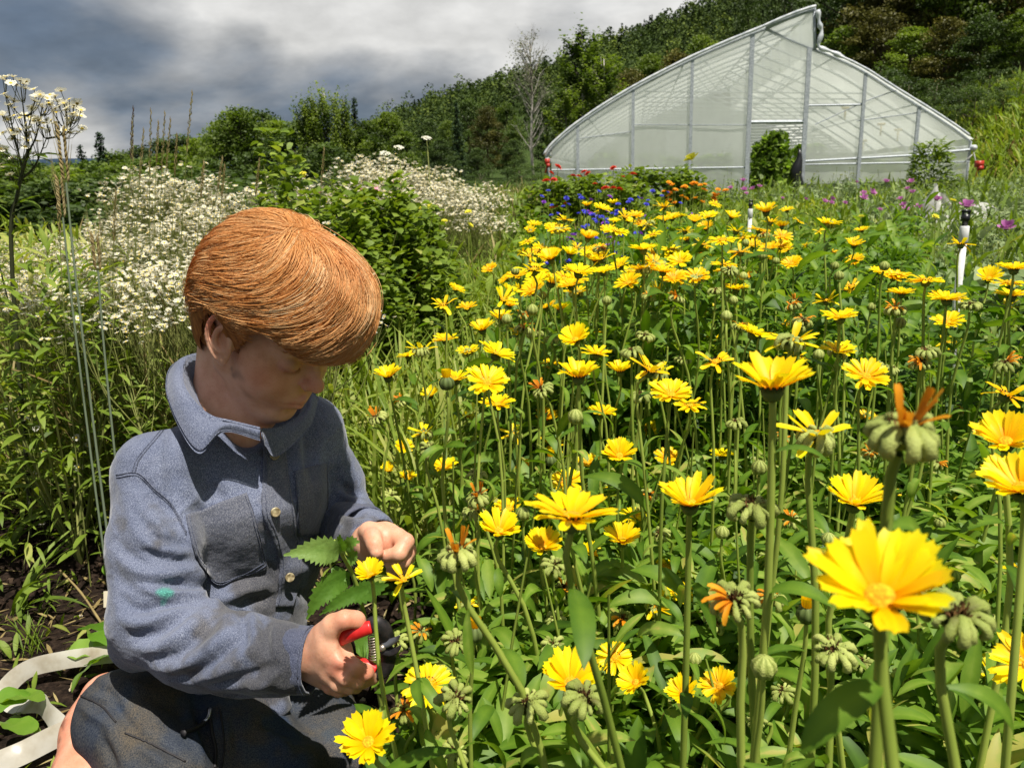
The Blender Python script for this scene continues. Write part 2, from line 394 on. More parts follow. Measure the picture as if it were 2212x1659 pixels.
# ---- leaves as quads
def quads(C, size, rng, up=.45, asp=.6):
    """one leaf-like quad per centre, random attitude biased upwards"""
    n = len(C); nrm = rng.normal(size=(n, 3)); nrm[:, 2] = np.abs(nrm[:, 2])+up; nrm /= np.linalg.norm(nrm, axis=1)[:, None]
    t = rng.normal(size=(n, 3)); u = np.cross(nrm, t); u /= np.linalg.norm(u, axis=1)[:, None]+1e-9; v = np.cross(nrm, u)
    s = (size*rng.uniform(.6, 1.3, n))[:, None]
    V = np.stack([C-u*s, C+v*s*asp, C+u*s, C-v*s*asp], 1).reshape(-1, 3)
    return V, np.arange(4*n).reshape(n, 4)
green = lambda k, y=0., b=0.: (.066*k+y*.06, .112*k+y*.035, .018*k+b)
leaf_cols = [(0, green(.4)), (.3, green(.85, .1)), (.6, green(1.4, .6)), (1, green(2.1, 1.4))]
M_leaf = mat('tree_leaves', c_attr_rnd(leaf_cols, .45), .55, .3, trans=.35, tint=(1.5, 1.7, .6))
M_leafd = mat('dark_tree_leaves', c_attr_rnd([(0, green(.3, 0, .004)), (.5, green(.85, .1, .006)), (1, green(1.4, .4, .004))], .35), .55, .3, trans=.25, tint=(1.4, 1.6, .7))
M_needle = mat('conifer_needles', c_attr_rnd([(0, (.010, .024, .012)), (.6, (.026, .052, .022)), (1, (.05, .085, .03))], .3), .6, .2)
M_leafb = mat('russet_tree_leaves', c_attr_rnd([(0, (.045, .048, .010)), (.5, (.12, .115, .020)), (1, (.22, .19, .035))], .3), .55, .3, trans=.3)
M_pale = mat('pale_tree_leaves', c_attr_rnd([(0, (.12, .14, .07)), (.5, (.22, .24, .13)), (1, (.36, .36, .22))], .3), .6, .2, trans=.3)
M_bark = mat('bark', c_noise(9, [(.3, (.05, .038, .028)), (.7, (.16, .13, .10))], stretch=(1, 1, .25)), .9, .1)
M_birch = mat('pale_bark', c_noise(7, [(.35, (.20, .17, .14)), (.6, (.50, .47, .42))], stretch=(1, 1, .3)), .8, .2)
def tree_mesh(kind, seed):
    """unit-height tree: (trunk mesh, crown mesh)"""
    rng = np.random.default_rng(seed); tr = MB(); C = []; col = []
    if kind in ('broad', 'russet', 'dark', 'bush'):
        h0 = .16 if kind != 'bush' else .03; W_ = rng.uniform(.25, .33) if kind != 'bush' else .6
        lean = rng.normal(0, .02, 2)
        tp = np.array([[lean[0]*t*t, lean[1]*t*t, t*.9] for t in np.linspace(0, 1, 9)]); tr.tube(tp, np.linspace(.020, .004, 9)*(1 if kind != 'bush' else .6), 7)
        nc = 110 if kind != 'bush' else 60
        for i in range(nc):
            z = h0+(1-h0)*rng.beta(1.5, 1.25); t = (z-h0)/(1-h0); R_ = W_*(np.sin(np.pi*min(.999, t*.86+.13))**.7)*rng.uniform(.35, 1.02)*(1+.22*np.sin(i*2.4+t*9)); a = rng.uniform(0, 2*np.pi)
            c = np.array([np.cos(a)*R_, np.sin(a)*R_, z]); 
            if i % 3 == 0:
                b = tp[min(8, int(max(0, z-.14)/.9*8))]; tr.tube(np.array([b, (b+c)/2+[0, 0, -.01], c]), [.007*(1-t*.6), .004, .0015], 4, cap=False)
            n = int(rng.uniform(80, 140)); s = rng.uniform(.032, .060); P = np.clip(rng.normal(size=(n, 3)), -1.5, 1.5)*[s, s, s*.45]+c; P[:, 2] -= (np.hypot(P[:, 0]-c[0], P[:, 1]-c[1])**2)*2.5
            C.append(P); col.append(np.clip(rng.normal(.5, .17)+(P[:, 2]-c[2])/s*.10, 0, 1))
        sz = .0110
    elif kind == 'aspen':      # tall, upward plumes
        tp = np.array([[.01*np.sin(t*5), .01*np.cos(t*4), t*.97] for t in np.linspace(0, 1, 10)]); tr.tube(tp, np.linspace(.013, .002, 10), 6)
        for i in range(58):
            z = .10+.90*rng.beta(1.25, 1.1); t = (z-.1)/.9; R_ = .15*(np.sin(np.pi*min(.99, t*.8+.14))**.8)*rng.uniform(.2, 1.1); a = rng.uniform(0, 2*np.pi)
            c = np.array([np.cos(a)*R_, np.sin(a)*R_, z]); b = c*[.25, .25, 1]-[0, 0, .08+.02*R_]; tr.tube(np.array([b, c]), [.004, .001], 3, cap=False)
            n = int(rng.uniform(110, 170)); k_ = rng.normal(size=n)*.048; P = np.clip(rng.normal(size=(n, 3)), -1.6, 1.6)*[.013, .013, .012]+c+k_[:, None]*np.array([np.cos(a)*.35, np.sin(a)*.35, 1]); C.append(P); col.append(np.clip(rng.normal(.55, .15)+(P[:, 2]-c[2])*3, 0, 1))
        sz = .0085
    elif kind == 'pale':
        tp = np.array([[.012*np.sin(t*7), .008*np.cos(t*5), t*.93] for t in np.linspace(0, 1, 12)]); tr.tube(tp, np.linspace(.0115, .003, 12), 7)
        for i in range(60):
            z = .58+.42*rng.beta(1.3, 1.1) if i > 12 else rng.uniform(.25, .58); t = (z-.5)/.5; R_ = .155*(np.sin(np.pi*np.clip(t*.85+.15, .05, .98))**.7)*rng.uniform(.3, 1.05) if i > 12 else rng.uniform(.05, .14); a = rng.uniform(0, 2*np.pi)
            c = np.array([np.cos(a)*R_, np.sin(a)*R_, z]); zb_ = max(.2, z-.10-R_*.5); b = np.array([.012*np.sin(zb_*7.5), .008*np.cos(zb_*5.3), zb_])
            mid_ = (b+c)/2+[0, 0, -.012]; tr.tube(spline(np.array([b, mid_, c]), 5), np.linspace(.0036, .0008, 5), 4, cap=False)
            for k in range(4): tr.tube(np.array([mid_+(c-mid_)*rng.uniform(0, 1), c+rng.normal(0, .03, 3)]), [.0012, .0005], 3, cap=False)
            n = int(rng.uniform(14, 30)) if i > 12 else 4; P = rng.normal(size=(n, 3))*[.034, .034, .028]+c; C.append(P); col.append(np.clip(rng.normal(.5, .2)+0*P[:, 2], 0, 1))
        sz = .0065
    else:                      # spruce or pine
        tr.tube([[0, 0, 0], [0, 0, .98]], [.014, .002], 6)
        for z in np.linspace(.08, .985, 26):
            R_ = .20*(1-z)**.75*rng.uniform(.85, 1.1)+.006; nb = max(4, int(11*(1-z)+4))
            for b in range(nb):
                a = rng.uniform(0, 2*np.pi); L_ = R_*rng.uniform(.65, 1.1); k = int(16+46*(1-z)); u = rng.uniform(0, 1, k)**.8
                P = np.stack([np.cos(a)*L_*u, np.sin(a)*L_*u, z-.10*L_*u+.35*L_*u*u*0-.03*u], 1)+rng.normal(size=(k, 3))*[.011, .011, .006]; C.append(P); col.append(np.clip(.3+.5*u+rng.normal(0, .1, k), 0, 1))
        sz = .0105
    C = np.concatenate(C); col = np.concatenate(col); C[:, 2] /= np.quantile(C[:, 2], .9985); V, F = quads(C, sz, rng, .5, .7)
    cm = {'broad': M_leaf, 'dark': M_leafd, 'russet': M_leafb, 'aspen': M_leaf, 'pale': M_pale, 'bush': M_leafd}.get(kind, M_needle)
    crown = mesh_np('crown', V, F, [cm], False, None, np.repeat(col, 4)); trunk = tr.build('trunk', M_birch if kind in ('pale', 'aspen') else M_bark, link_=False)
    return trunk, crown
TREES = {k: [tree_mesh(k, s) for s in ss] for k, ss in {'broad': (1, 2, 3), 'dark': (4, 5), 'russet': (6, 7), 'aspen': (8, 9), 'pale': (10,), 'spruce': (12, 13), 'bush': (14, 15)}.items()}
NAMES = {'broad': 'broadleaf_tree', 'dark': 'broadleaf_tree', 'russet': 'broadleaf_tree', 'aspen': 'aspen_tree', 'pale': 'bare_topped_tree', 'spruce': 'spruce_tree', 'bush': 'bush'}
trng = random.Random(3)
def tree(kind, px, top, Y, wide=1., label=None, group=None, sink=0.):
    P = W(px, top, Y); gz = float(ground(P[0], P[1]))-.2-sink; h = max(.6, P[2]-gz)
    tk, cr = trng.choice(TREES[kind]); nm = NAMES[kind]
    e = empty(nm, (P[0], P[1], gz), label, 'bush' if kind == 'bush' else 'tree', group, trng.uniform(0, 6.28)); e.scale = (h*wide, h*wide, h)
    mobj('trunk', tk, e); mobj('crown', cr, e); return e
GL = 'trees in the line behind the white weeds'
for px, top, Y, k, wd in [(-60, 400, 22, 'dark', 1.5), (-10, 392, 20, 'broad', 1.5), (50, 402, 21, 'dark', 1.5), (110, 392, 20, 'dark', 1.5), (165, 398, 22, 'broad', 1.5), (225, 385, 21, 'dark', 1.5), (280, 380, 23, 'broad', 1.4), (340, 372, 22, 'dark', 1.4), (410, 362, 24, 'dark', 1.4), (-40, 352, 34, 'dark', 1.3), (25, 360, 30, 'broad', 1.4), (75, 352, 36, 'dark', 1.3), (130, 362, 32, 'broad', 1.4), (190, 350, 34, 'dark', 1.3), (240, 356, 32, 'broad', 1.4), (300, 345, 36, 'dark', 1.3), (365, 335, 36, 'broad', 1.3), (-60, 330, 62, 'dark', 1), (-10, 318, 56, 'broad', 1.1), (45, 352, 60, 'dark', 1.2), (95, 362, 64, 'broad', 1.3), (135, 350, 60, 'dark', 1.2), (245, 328, 60, 'broad', 1.3), (300, 316, 66, 'dark', 1.), (348, 300, 60, 'dark', 1.1), (395, 292, 60, 'dark', 1.05),
        (432, 300, 56, 'broad', 1.1), (478, 262, 54, 'broad', 1), (512, 233, 52, 'broad', 1.), (556, 240, 56, 'dark', 1.), (600, 262, 54, 'broad', 1.15), (640, 262, 52, 'dark', 1.1), (790, 262, 54, 'broad', 1.1), (838, 243, 50, 'broad', .95), (872, 285, 48, 'broad', 1.2),
        (925, 258, 62, 'dark', .9), (968, 262, 55, 'broad', .9), (1010, 215, 60, 'dark', .9), (1050, 230, 55, 'russet', .85), (1092, 222, 58, 'broad', .8), (1180, 205, 56, 'dark', .85), (1320, 120, 60, 'broad', .8), (1362, 150, 56, 'russet', .8), (1405, 118, 62, 'broad', .8),
        (1460, 112, 58, 'russet', .8), (1520, 78, 64, 'broad', .8), (1560, 100, 60, 'russet', .8), (950, 300, 42, 'dark', 1.), (1030, 320, 40, 'dark', 1.1), (1110, 300, 42, 'dark', 1.), (1215, 290, 44, 'russet', .9), (880, 330, 40, 'broad', 1.2), (820, 330, 44, 'dark', 1.2), (700, 310, 44, 'dark', 1.3), (570, 320, 44, 'dark', 1.3), (450, 345, 46, 'dark', 1.3), (330, 350, 46, 'dark', 1.3), (200, 362, 46, 'dark', 1.3), (120, 385, 44, 'broad', 1.4), (20, 400, 42, 'dark', 1.5)]:
    tree(k, px, top, Y, wd, {'broad': 'mid green rounded tree behind the white weeds', 'dark': 'dark green dense tree behind the white weeds', 'russet': 'olive brown tree behind the white weeds'}[k], GL)
tree('spruce', 172, 318, 60, 1., 'small dark spruce at the left, shorter of two side by side')
tree('spruce', 214, 290, 58, 1.15, 'dark spruce at the left, taller of two side by side')
tree('spruce', 765, 216, 54, .8, 'small dark conifer standing right of the feathery poplar')
tree('spruce', 985, 225, 52, .9, 'dark conifer under the ridge, left of the tall pale tree')
for px, top, wd in ((655, 212, .8), (672, 200, .8), (697, 190, .8), (720, 200, .7), (741, 206, .7)): tree('aspen', px, top, 50, wd, 'feathery upright poplar rising above the tree line left of the hill', 'feathery poplars above the tree line')
tree('pale', 1145, 64, 46, 1., 'tall thin tree with pale sparse crown and whitish bare trunk')
tree('aspen', 1255, 58, 50, 1.6, 'tall bright green tree with a pointed top left of the greenhouse')
tree('aspen', 1300, 120, 48, 1.6, 'green tree close beside the tall pointed one left of the greenhouse')
tree('aspen', 1225, 190, 47, 1.7, 'lower green tree in front of the tall pointed one')
GR = 'big trees on the slope behind the greenhouse'
for px, top, Y, k, wd in [(1618, -20, 46, 'dark', .42), (1700, -60, 48, 'dark', .45), (1760, 60, 44, 'broad', .5), (1800, -60, 46, 'dark', .8), (1850, -140, 40, 'dark', .85), (1930, -160, 38, 'russet', .9), (2010, -190, 36, 'russet', .9), (2090, -200, 34, 'broad', .9), (2170, -220, 34, 'dark', .9),
        (2250, -200, 33, 'russet', .9), (1830, 60, 34, 'broad', 1.1), (1900, 20, 33, 'russet', 1.1), (1970, 60, 31, 'broad', 1.1), (2050, 40, 30, 'russet', 1.2), (2130, 30, 29, 'dark', 1.2), (2220, 20, 28, 'broad', 1.2), (2300, 60, 30, 'dark', 1.), (1790, 130, 36, 'dark', 1.3), (1690, 90, 52, 'broad', .6)]:
    tree(k, px, top, Y, wd, {'broad': 'mid green big tree on the slope behind the greenhouse', 'dark': 'dark green big tree on the slope behind the greenhouse', 'russet': 'olive brown big tree on the slope behind the greenhouse'}[k], GR)
for px, top, Y in [(1900, 150, 27), (1960, 165, 26), (2020, 170, 25.5), (2080, 165, 25), (2140, 150, 24.5), (2200, 160, 24), (2260, 150, 24), (2110, 185, 23.5), (2185, 195, 23)]:
    tree('bush', px, top, Y, trng.uniform(1, 1.4), 'leafy green bush above the grass bank', 'bushes above the grass bank')
for px, top, Y in [(330, 385, 22), (450, 378, 24), (270, 400, 28), (400, 392, 30), (520, 385, 30), (640, 380, 28), (760, 378, 30), (880, 372, 28), (960, 368, 26), (1040, 368, 27), (1120, 362, 26), (1170, 350, 28)]:
    tree('bush', px, top, Y, trng.uniform(2.2, 3.0), 'dark bush at the foot of the far tree line', 'undergrowth at the foot of the tree line')
def hill_forest():
    rng = np.random.default_rng(5); Cs, cs = [], []; n = 0
    r = np.sqrt(rng.uniform(150**2, 330**2, 5200)); u = rng.uniform(-.34, .75, 5200); a = np.arctan(u); X = np.sin(a)*r; Y = np.cos(a)*r
    k = (np.interp(u, U_, E_U) > .012); X, Y, r = X[k], Y[k], r[k]; Z = ground(X, Y)
    X, Y, Z, r = X[:3600], Y[:3600], Z[:3600], r[:3600]; m = len(X); h = rng.uniform(4.5, 8.5, m)*(1+.25*(rng.random(m) < .08)); k = 110
    con = rng.random(m) < .22
    t = rng.beta(1.6, 1.3, (m, k)); R_ = np.where(con[:, None], .22*(1-t), .36*np.sin(np.pi*np.clip(t*.85+.15, 0, .99))**.7)*h[:, None]*rng.uniform(.3, 1, (m, k))**.5; al = rng.uniform(0, 2*np.pi, (m, k))
    P = np.stack([X[:, None]+np.cos(al)*R_, Y[:, None]+np.sin(al)*R_, Z[:, None]-1+t*h[:, None]], -1).reshape(-1, 3)
    base = np.where(con, rng.normal(.12, .06, m), rng.normal(.5, .2, m)); col = np.clip(base[:, None]+rng.normal(0, .08, (m, k))+(t-.5)*.15, 0, 1).ravel()
    V, F = quads(P, np.repeat(np.clip(r/330, .35, 1)*.50, k), rng, .5, .75)
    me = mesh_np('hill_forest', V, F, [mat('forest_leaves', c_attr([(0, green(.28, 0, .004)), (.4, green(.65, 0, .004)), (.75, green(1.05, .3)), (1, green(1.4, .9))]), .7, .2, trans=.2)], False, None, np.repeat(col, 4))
    return tag(mobj('hillside_forest', me), kind='stuff')
hill_forest()
print('trees', time.time()-T0)
# ------------------------------------------------------------------ greenhouse
GA = np.array([math.sin(.155), math.cos(.155), 0]); GU = np.array([math.cos(.155), -math.sin(.155), 0]); GO = W(1640, 427, 17.0); GO[2] = 0
def gp(px, py):
    """point of the gable plane in house coordinates (u right, v up)"""
    d = W(px, py, 1.)-CAMP; t = ((GO-CAMP)@GA)/(d@GA); p = CAMP+d*t; return np.array([(p-GO)@GU, p[2]])
GZ = float(ground(GO[0], GO[1]))
def H3(u, v, w_=0.): return np.array([u*math.cos(.155)+w_*math.sin(.155), -u*math.sin(.155)+w_*math.cos(.155), v])   # relative to GO
def build_greenhouse():
    gh = empty('greenhouse', tuple(GO), 'large polytunnel greenhouse with milky plastic film over a grey metal frame and open doorway', 'greenhouse')
    steel = mat('galvanised_steel', c_noise(40, [(.4, (.30, .33, .36)), (.6, (.46, .49, .52))]), .6, .35, metal=.1)
    def film(N, L): return None
    fm = bpy.data.materials.new('plastic_film'); fm.use_nodes = True; N, L = fm.node_tree.nodes, fm.node_tree.links; N.clear()
    out = N.new('ShaderNodeOutputMaterial'); tr = N.new('ShaderNodeBsdfTransparent'); df = N.new('ShaderNodeBsdfDiffuse'); tl = N.new('ShaderNodeBsdfTranslucent'); gl = N.new('ShaderNodeBsdfGlossy')
    df.inputs[0].default_value = (.80, .84, .79, 1); tl.inputs[0].default_value = (.96, .98, .93, 1); gl.inputs['Roughness'].default_value = .28; tr.inputs[0].default_value = (.95, .97, .95, 1)
    a = N.new('ShaderNodeMixShader'); a.inputs[0].default_value = .68; L.new(df.outputs[0], a.inputs[1]); L.new(tl.outputs[0], a.inputs[2])
    b = N.new('ShaderNodeMixShader'); b.inputs[0].default_value = .06; L.new(a.outputs[0], b.inputs[1]); L.new(gl.outputs[0], b.inputs[2])
    tc = N.new('ShaderNodeTexCoord'); ns = N.new('ShaderNodeTexNoise'); ns.inputs['Scale'].default_value = .9; ns.inputs['Detail'].default_value = 5
    mp = N.new('ShaderNodeMapping'); mp.inputs['Scale'].default_value = (1, 1, .5); L.new(tc.outputs['Object'], mp.inputs[0]); L.new(mp.outputs[0], ns.inputs[0])
    r = _ramp(N, L, ns.outputs[0], [(.3, (.58,)*3), (.5, (.72,)*3), (.7, (.88,)*3)])
    c = N.new('ShaderNodeMixShader'); L.new(r, c.inputs[0]); L.new(tr.outputs[0], c.inputs[1]); L.new(b.outputs[0], c.inputs[2]); L.new(c.outputs[0], out.inputs[0])
    Lp = [gp(*p) for p in ((1180, 338), (1200, 312), (1255, 266), (1330, 217), (1400, 177), (1500, 127), (1600, 84), (1655, 62))]
    Lx = [gp(*p) for p in ((1700, 42), (1735, 29), (1762, 21))]
    Rp = [gp(*p) for p in ((1655, 62), (1700, 84), (1760, 108), (1800, 124), (1860, 152), (1930, 196), (2000, 239), (2060, 278), (2098, 306))]
    base_l, base_r = gp(1190, 345)[0]-.02, gp(2096, 310)[0]+.01
    prof = np.array([[base_l, GZ-.1]]+Lp+Rp[1:]+[[base_r, GZ-.1]])
    vent = np.array([Lp[-1]]+Lx); ventfoot = Rp[2]
    def line(P, w_=0.): return np.array([H3(u, v, w_) for u, v in P])
    sp = spline(np.array(Lp), 26); spr = spline(np.array(Rp), 28)
    full = np.vstack([[[base_l, GZ-.1], [base_l, (sp[0][1]+GZ)/2]], sp, spr[1:], [[base_r, (spr[-1][1]+GZ)/2], [base_r, GZ-.1]]])
    NB, SPC = 11, 1.3; LEN = NB*SPC
    for k in range(NB+1):
        mb = MB(); mb.tube(line(full, k*SPC+.05), .034 if k == 0 else .026, 6); mb.build('hoop', steel, gh)
        if k: mb = MB(); mb.tube(line([Lp[-1], Lx[-1]], k*SPC+.05), .022, 5); mb.build('vent_rafter', steel, gh); mb = MB(); mb.tube(line([Lx[-1]-[.02, .02], ventfoot], k*SPC+.05), .018, 5); mb.build('vent_post', steel, gh)
        # truss: collar tie and struts inside
        if k: 
            mb = MB(); cl, crt = sp[14]-[0, .03], spr[16]-[0, .03]; mb.tube(line([cl, crt], k*SPC+.05), .016, 4); mb.build('tie_bar', steel, gh)
            for q, s_ in ((sp[19], .40), (spr[8], .62)): mb = MB(); p1 = cl+(crt-cl)*s_; mb.tube(line([q, p1], k*SPC+.05), .014, 4); mb.build('strut', steel, gh)
    mb = MB(); mb.tube(line(np.vstack([sp[-1:], vent])), .036, 6); mb.build('vent_rafter', steel, gh)
    mb = MB(); mb.tube(line([Lx[-1]-[.03, .03], ventfoot]), .03, 6); mb.build('vent_post', steel, gh)
    for P in (sp[8], sp[17], sp[25], spr[10], spr[19], sp[1]):
        mb = MB(); mb.tube([H3(P[0], P[1]-.03, 0), H3(P[0], P[1]-.03, LEN)], .018, 5); mb.build('purlin', steel, gh)
    def yon(u):
        q = full[2:-2]; return float(np.interp(u, q[:, 0], q[:, 1]))
    posts = [(1250, 1247, 300), (1368, 1366, 300), (1493, 1489, 300), (1619, 1611, 300), (1742, 1729, 300), (1862, 1852, 300), (1981, 1971, 300)]
    us = []
    for xt, xb, y in posts:
        u = (gp(xt, 250)[0]+gp(xb, 400)[0])/2; us.append(u); top = yon(u)-.01; wdt = .085 if xt in (1619, 1742) else .06
        mb = MB(); mb.box(H3(u, (top+GZ-.1)/2, -.03), (wdt, .06, top-GZ+.1), Rm('Z', -.155)); mb.build('gable_post', steel, gh, smooth=False)
    def bar(p0, p1, th=.05, name='cross_bar', dz=-.02, m=steel):
        a_, b_ = gp(*p0), gp(*p1); mb = MB(); mb.tube([H3(a_[0], a_[1], dz), H3(b_[0], b_[1], dz)], th/2, 4 if th > .03 else 5); return mb.build(name, m, gh, smooth=False)
    bar((1613, 265), (1737, 264), .075, 'door_lintel'); bar((1737, 229), (1860, 227), .04); bar((1737, 349), (1975, 336), .045); bar((1975, 336), (2094, 324), .05)
    bar((1737, 356), (1975, 352), .035); bar((1975, 352), (2094, 350), .03); bar((1365, 270), (1613, 271), .022); bar((1250, 300), (1366, 285), .02) ; bar((1192, 368), (1610, 362), .035); bar((1760, 270), (1880, 215), .022); bar((1880, 215), (1935, 196), .022); bar((1850, 262), (2000, 242), .022)
    # gable film, one sheet per bay, with slack
    ed = [base_l+.03]+us+[base_r-.03]; dv0, dv1 = us[3], us[4]; lint = gp(1675, 265)[1]
    skirt = {5: gp(1790, 397)[1], 6: gp(1920, 393)[1], 7: gp(2040, 390)[1]}
    rngf = random.Random(2)
    for i in range(len(ed)-1):
        a_, b_ = ed[i], ed[i+1]; z0 = lint if i == 4 else GZ+.02; nu, nv = 9, 16; V = []
        z0 = skirt.get(i, z0)
        for j in range(nv):
            for k in range(nu):
                u = a_+(b_-a_)*k/(nu-1); tp_ = yon(u)-.02
                if a_ <= vent[0][0] <= b_ or i == 4: pass
                v = z0+(tp_-z0)*j/(nv-1); s = math.sin(math.pi*k/(nu-1)); V.append(H3(u, v, .004+.022*s*math.sin(v*2.3+i)+.008*s*math.sin(v*9+k)))
        F = [[j*nu+k, j*nu+k+1, (j+1)*nu+k+1, (j+1)*nu+k] for j in range(nv-1) for k in range(nu-1)]
        mobj('film_sheet', mesh_np('film_sheet', V, np.array(F), [fm]), gh)
        if i in skirt:
            V = [H3(a_, GZ-.05, .0), H3(b_, GZ-.05, .0), H3(b_, z0, .0), H3(a_, z0, .0)]; mobj('base_panel', mesh_np('base_panel', V, np.array([[0, 1, 2, 3]]), [mat('base_panel', c_noise(3, [(.3, (.06, .075, .045)), (.7, (.13, .14, .09))]), .5, .4)]), gh)
    # vent gable triangle and flap
    tri = [H3(*Lp[-1], -.01), H3(*ventfoot, -.01), H3(*(Lx[-1]-[.03, .03]), -.01), H3(*Lx[0], -.01)]; mobj('film_sheet', mesh_np('film_sheet', tri, np.array([[0, 1, 2, 3]]), [fm]), gh)
    def roof(P, w0, w1, name, bulge=.03, lift=.0):
        n = len(P); K = NB*2+1; V = []; P = np.array(P); t = np.gradient(P, axis=0); nrm = np.stack([-t[:, 1], t[:, 0]], 1); nrm /= np.linalg.norm(nrm, axis=1)[:, None]
        for k in range(K):
            w_ = w0+(w1-w0)*k/(K-1)
            for i in range(n): q = P[i]+nrm[i]*(lift+(.0 if k % 2 == 0 else bulge)*(1 if i else .3)); V.append(H3(q[0], q[1], w_))
        F = [[k*n+i, k*n+i+1, (k+1)*n+i+1, (k+1)*n+i] for k in range(K-1) for i in range(n-1)]
        o = mobj(name, mesh_np(name, V, np.array(F), [fm]), gh); return o
    roof(np.vstack([sp, Lx]), -.06, LEN+.05, 'roof_film', .04, .045); roof(spr[int(len(spr)*.25):], -.05, LEN+.05, 'roof_film', .04, .045)
    roof(np.array([Lx[-1]-[.02, .02], ventfoot]), .0, LEN, 'vent_film', .0)
    # rolled and clamped film edge along the front arch
    fe = mat('film_edge', c_noise(8, [(.35, (.50, .54, .58)), (.6, (.78, .80, .82))]), .35, .5, trans=.2)
    def edge(P, r_, name='film_edge', dz=-.07, off=.05):
        P = np.array(P); t = np.gradient(P, axis=0); nrm = np.stack([-t[:, 1], t[:, 0]], 1); nrm /= np.linalg.norm(nrm, axis=1)[:, None]; q = P+nrm*off
        rr = np.array([r_*(1+.10*math.sin(i*1.9)) for i in range(len(q))]); mb = MB(); mb.tube(line(q, dz), rr, 6); mb.build(name, fe, gh)
    edge(spline(np.vstack([sp[::3], Lx]), 40), .032); edge(spline(spr[10::2], 30), .024)
    # crumpled cloth round the vent
    mb = MB(); q = [Lx[-1]+[.03, -.02], Lx[-1]+[.07, -.25], ventfoot+[.10, .30], ventfoot+[.06, .05], ventfoot+[.30, -.06], ventfoot+[.55, -.18]]; mb.tube(line(spline(np.array(q), 24), -.05), [.04+.014*math.sin(i*1.3) for i in range(24)], 7); mb.build('vent_cloth', fe, gh)
    # end wall with louvres, seen through the doorway
    V = line(full, LEN+.02); c_ = H3((base_l+base_r)/2, GZ, LEN+.02); V = np.vstack([V, c_]); n = len(V)-1; mobj('end_wall', mesh_np('end_wall', V, np.array([[i, i+1, n] for i in range(n-1)]), [fm]), gh)
    lou = mat('white_louvre', (.8, .82, .82), .4, .4, trans=.3)
    def gpw(px, py, w_):
        d = W(px, py, 1.)-CAMP; t = ((GO-CAMP)@GA+w_)/(d@GA); p = CAMP+d*t; return np.array([(p-GO)@GU, p[2]])
    a_, b_, y0 = gpw(1440, 268, 9.), gpw(1900, 268, 9.), gpw(1675, 270, 9.)[1]
    for k in range(11):
        v = y0-.088*k; mb = MB(); mb.box(H3((a_[0]+b_[0])/2, v, 9.0), ((b_[0]-a_[0]), .02, .060), Rm('Z', -.155) @ Rm('X', .5)); mb.build('louvre', lou, gh, smooth=False)
    # side posts, crank motors and straps
    red = mat('red_plastic', (.42, .035, .02), .45, .4); rope = mat('grey_cord', (.35, .35, .33), .8, .1)
    for (px, py, sx) in ((1184, 352, 1), (2108, 357, 1.25)):
        p = gp(px, py); mb = MB(); mb.box(H3(p[0], p[1]+.02, -.15), (.10*sx, .12, .12)); mb.box(H3(p[0]+.02, p[1]-.06, -.17), (.07*sx, .09, .08)); mb.tube([H3(p[0], p[1]-.05, -.15), H3(p[0]-.05, p[1]-.22, -.18)], .018, 6); mb.build('roller_motor', red, gh)
    for a1, b1 in (((2078, 352), (2095, 335)), ((1180, 372), (1186, 340)), ((2098, 330), (2112, 392))):
        pa, pb = gp(*a1), gp(*b1); mb = MB(); mb.tube([H3(*pa, -.12), H3(*pb, -.12)], .012, 5); mb.build('strap', rope, gh)
    for u_, nm in ((base_l-.05, 'side_roll'), (base_r+.06, 'side_roll')):
        mb = MB(); mb.tube([H3(u_, yon(np.clip(u_, sp[0][0], spr[-1][0]))-.12, -.05), H3(u_, yon(np.clip(u_, sp[0][0], spr[-1][0]))-.12, LEN)], .055, 7); mb.build(nm, fe, gh)
    # lamps hanging inside
    yl = mat('warm_tag', (.75, .55, .2), .5, .3)
    for px, py in ((1902, 300), (1945, 262), (1985, 275), (1860, 225)):
        p = gp(px, py); mb = MB(); mb.box(H3(p[0]*.97, p[1], 1.0), (.16, .02, .05)); mb.box(H3(p[0]*.97, p[1]-.12, 1.0), (.03, .02, .22)); mb.build('twine_spool', yl, gh)
    return gh
GHO = build_greenhouse()
def crop_rows():
    rng = np.random.default_rng(8); m = mat('tomato_leaves', c_attr_rnd([(0, green(1.)), (.5, green(2.4, .8)), (1, green(3.8, 1.6))], .3), .5, .35, trans=.35, tint=(1.4, 1.6, .6))
    specs = [(gp(1678, 285), .06, .43, 'tall tomato plant filling the open greenhouse doorway'), (gp(1648, 312), .08, .30, 'lower tomato plant at the left side of the greenhouse doorway')]
    for u in (1300, 1345, 1400, 1450, 1520, 1570): specs.append((gp(u, 330+rng.uniform(-8, 10)), 2.2, .6, None))
    for u in (1765, 1790): specs.append((gp(u, 308), 1.3, .45, None))
    for (p, w_, R_, lab) in specs:
        h = p[1]-GZ; q = H3(p[0], 0, w_)+GO; q[2] = GZ
        e = empty('tomato_plant', tuple(q), lab or 'tomato plant showing green behind the milky greenhouse film', 'plant', None if lab else 'tomato plants behind the greenhouse film')
        n = 900 if lab else 420; z = rng.uniform(.02, 1, n)**.8; a = rng.uniform(0, 6.28, n); r_ = R_*np.sqrt(rng.uniform(0, 1, n))*(1.05-.5*z); C = np.stack([np.cos(a)*r_, np.sin(a)*r_*.5, z*h], 1)
        V, F = quads(C, .085, rng, .3, .6); mobj('foliage', mesh_np('foliage', V, F, [m], False, None, np.repeat(rng.uniform(0, 1, n), 4)), e)
        mb = MB(); mb.tube([[0, 0, 0], [.03, 0, h*.5], [0, 0, h*.97]], [.014, .01, .004], 5); mb.build('stem', mat('green_stem', (.07, .11, .03), .6, .3), e)
crop_rows()
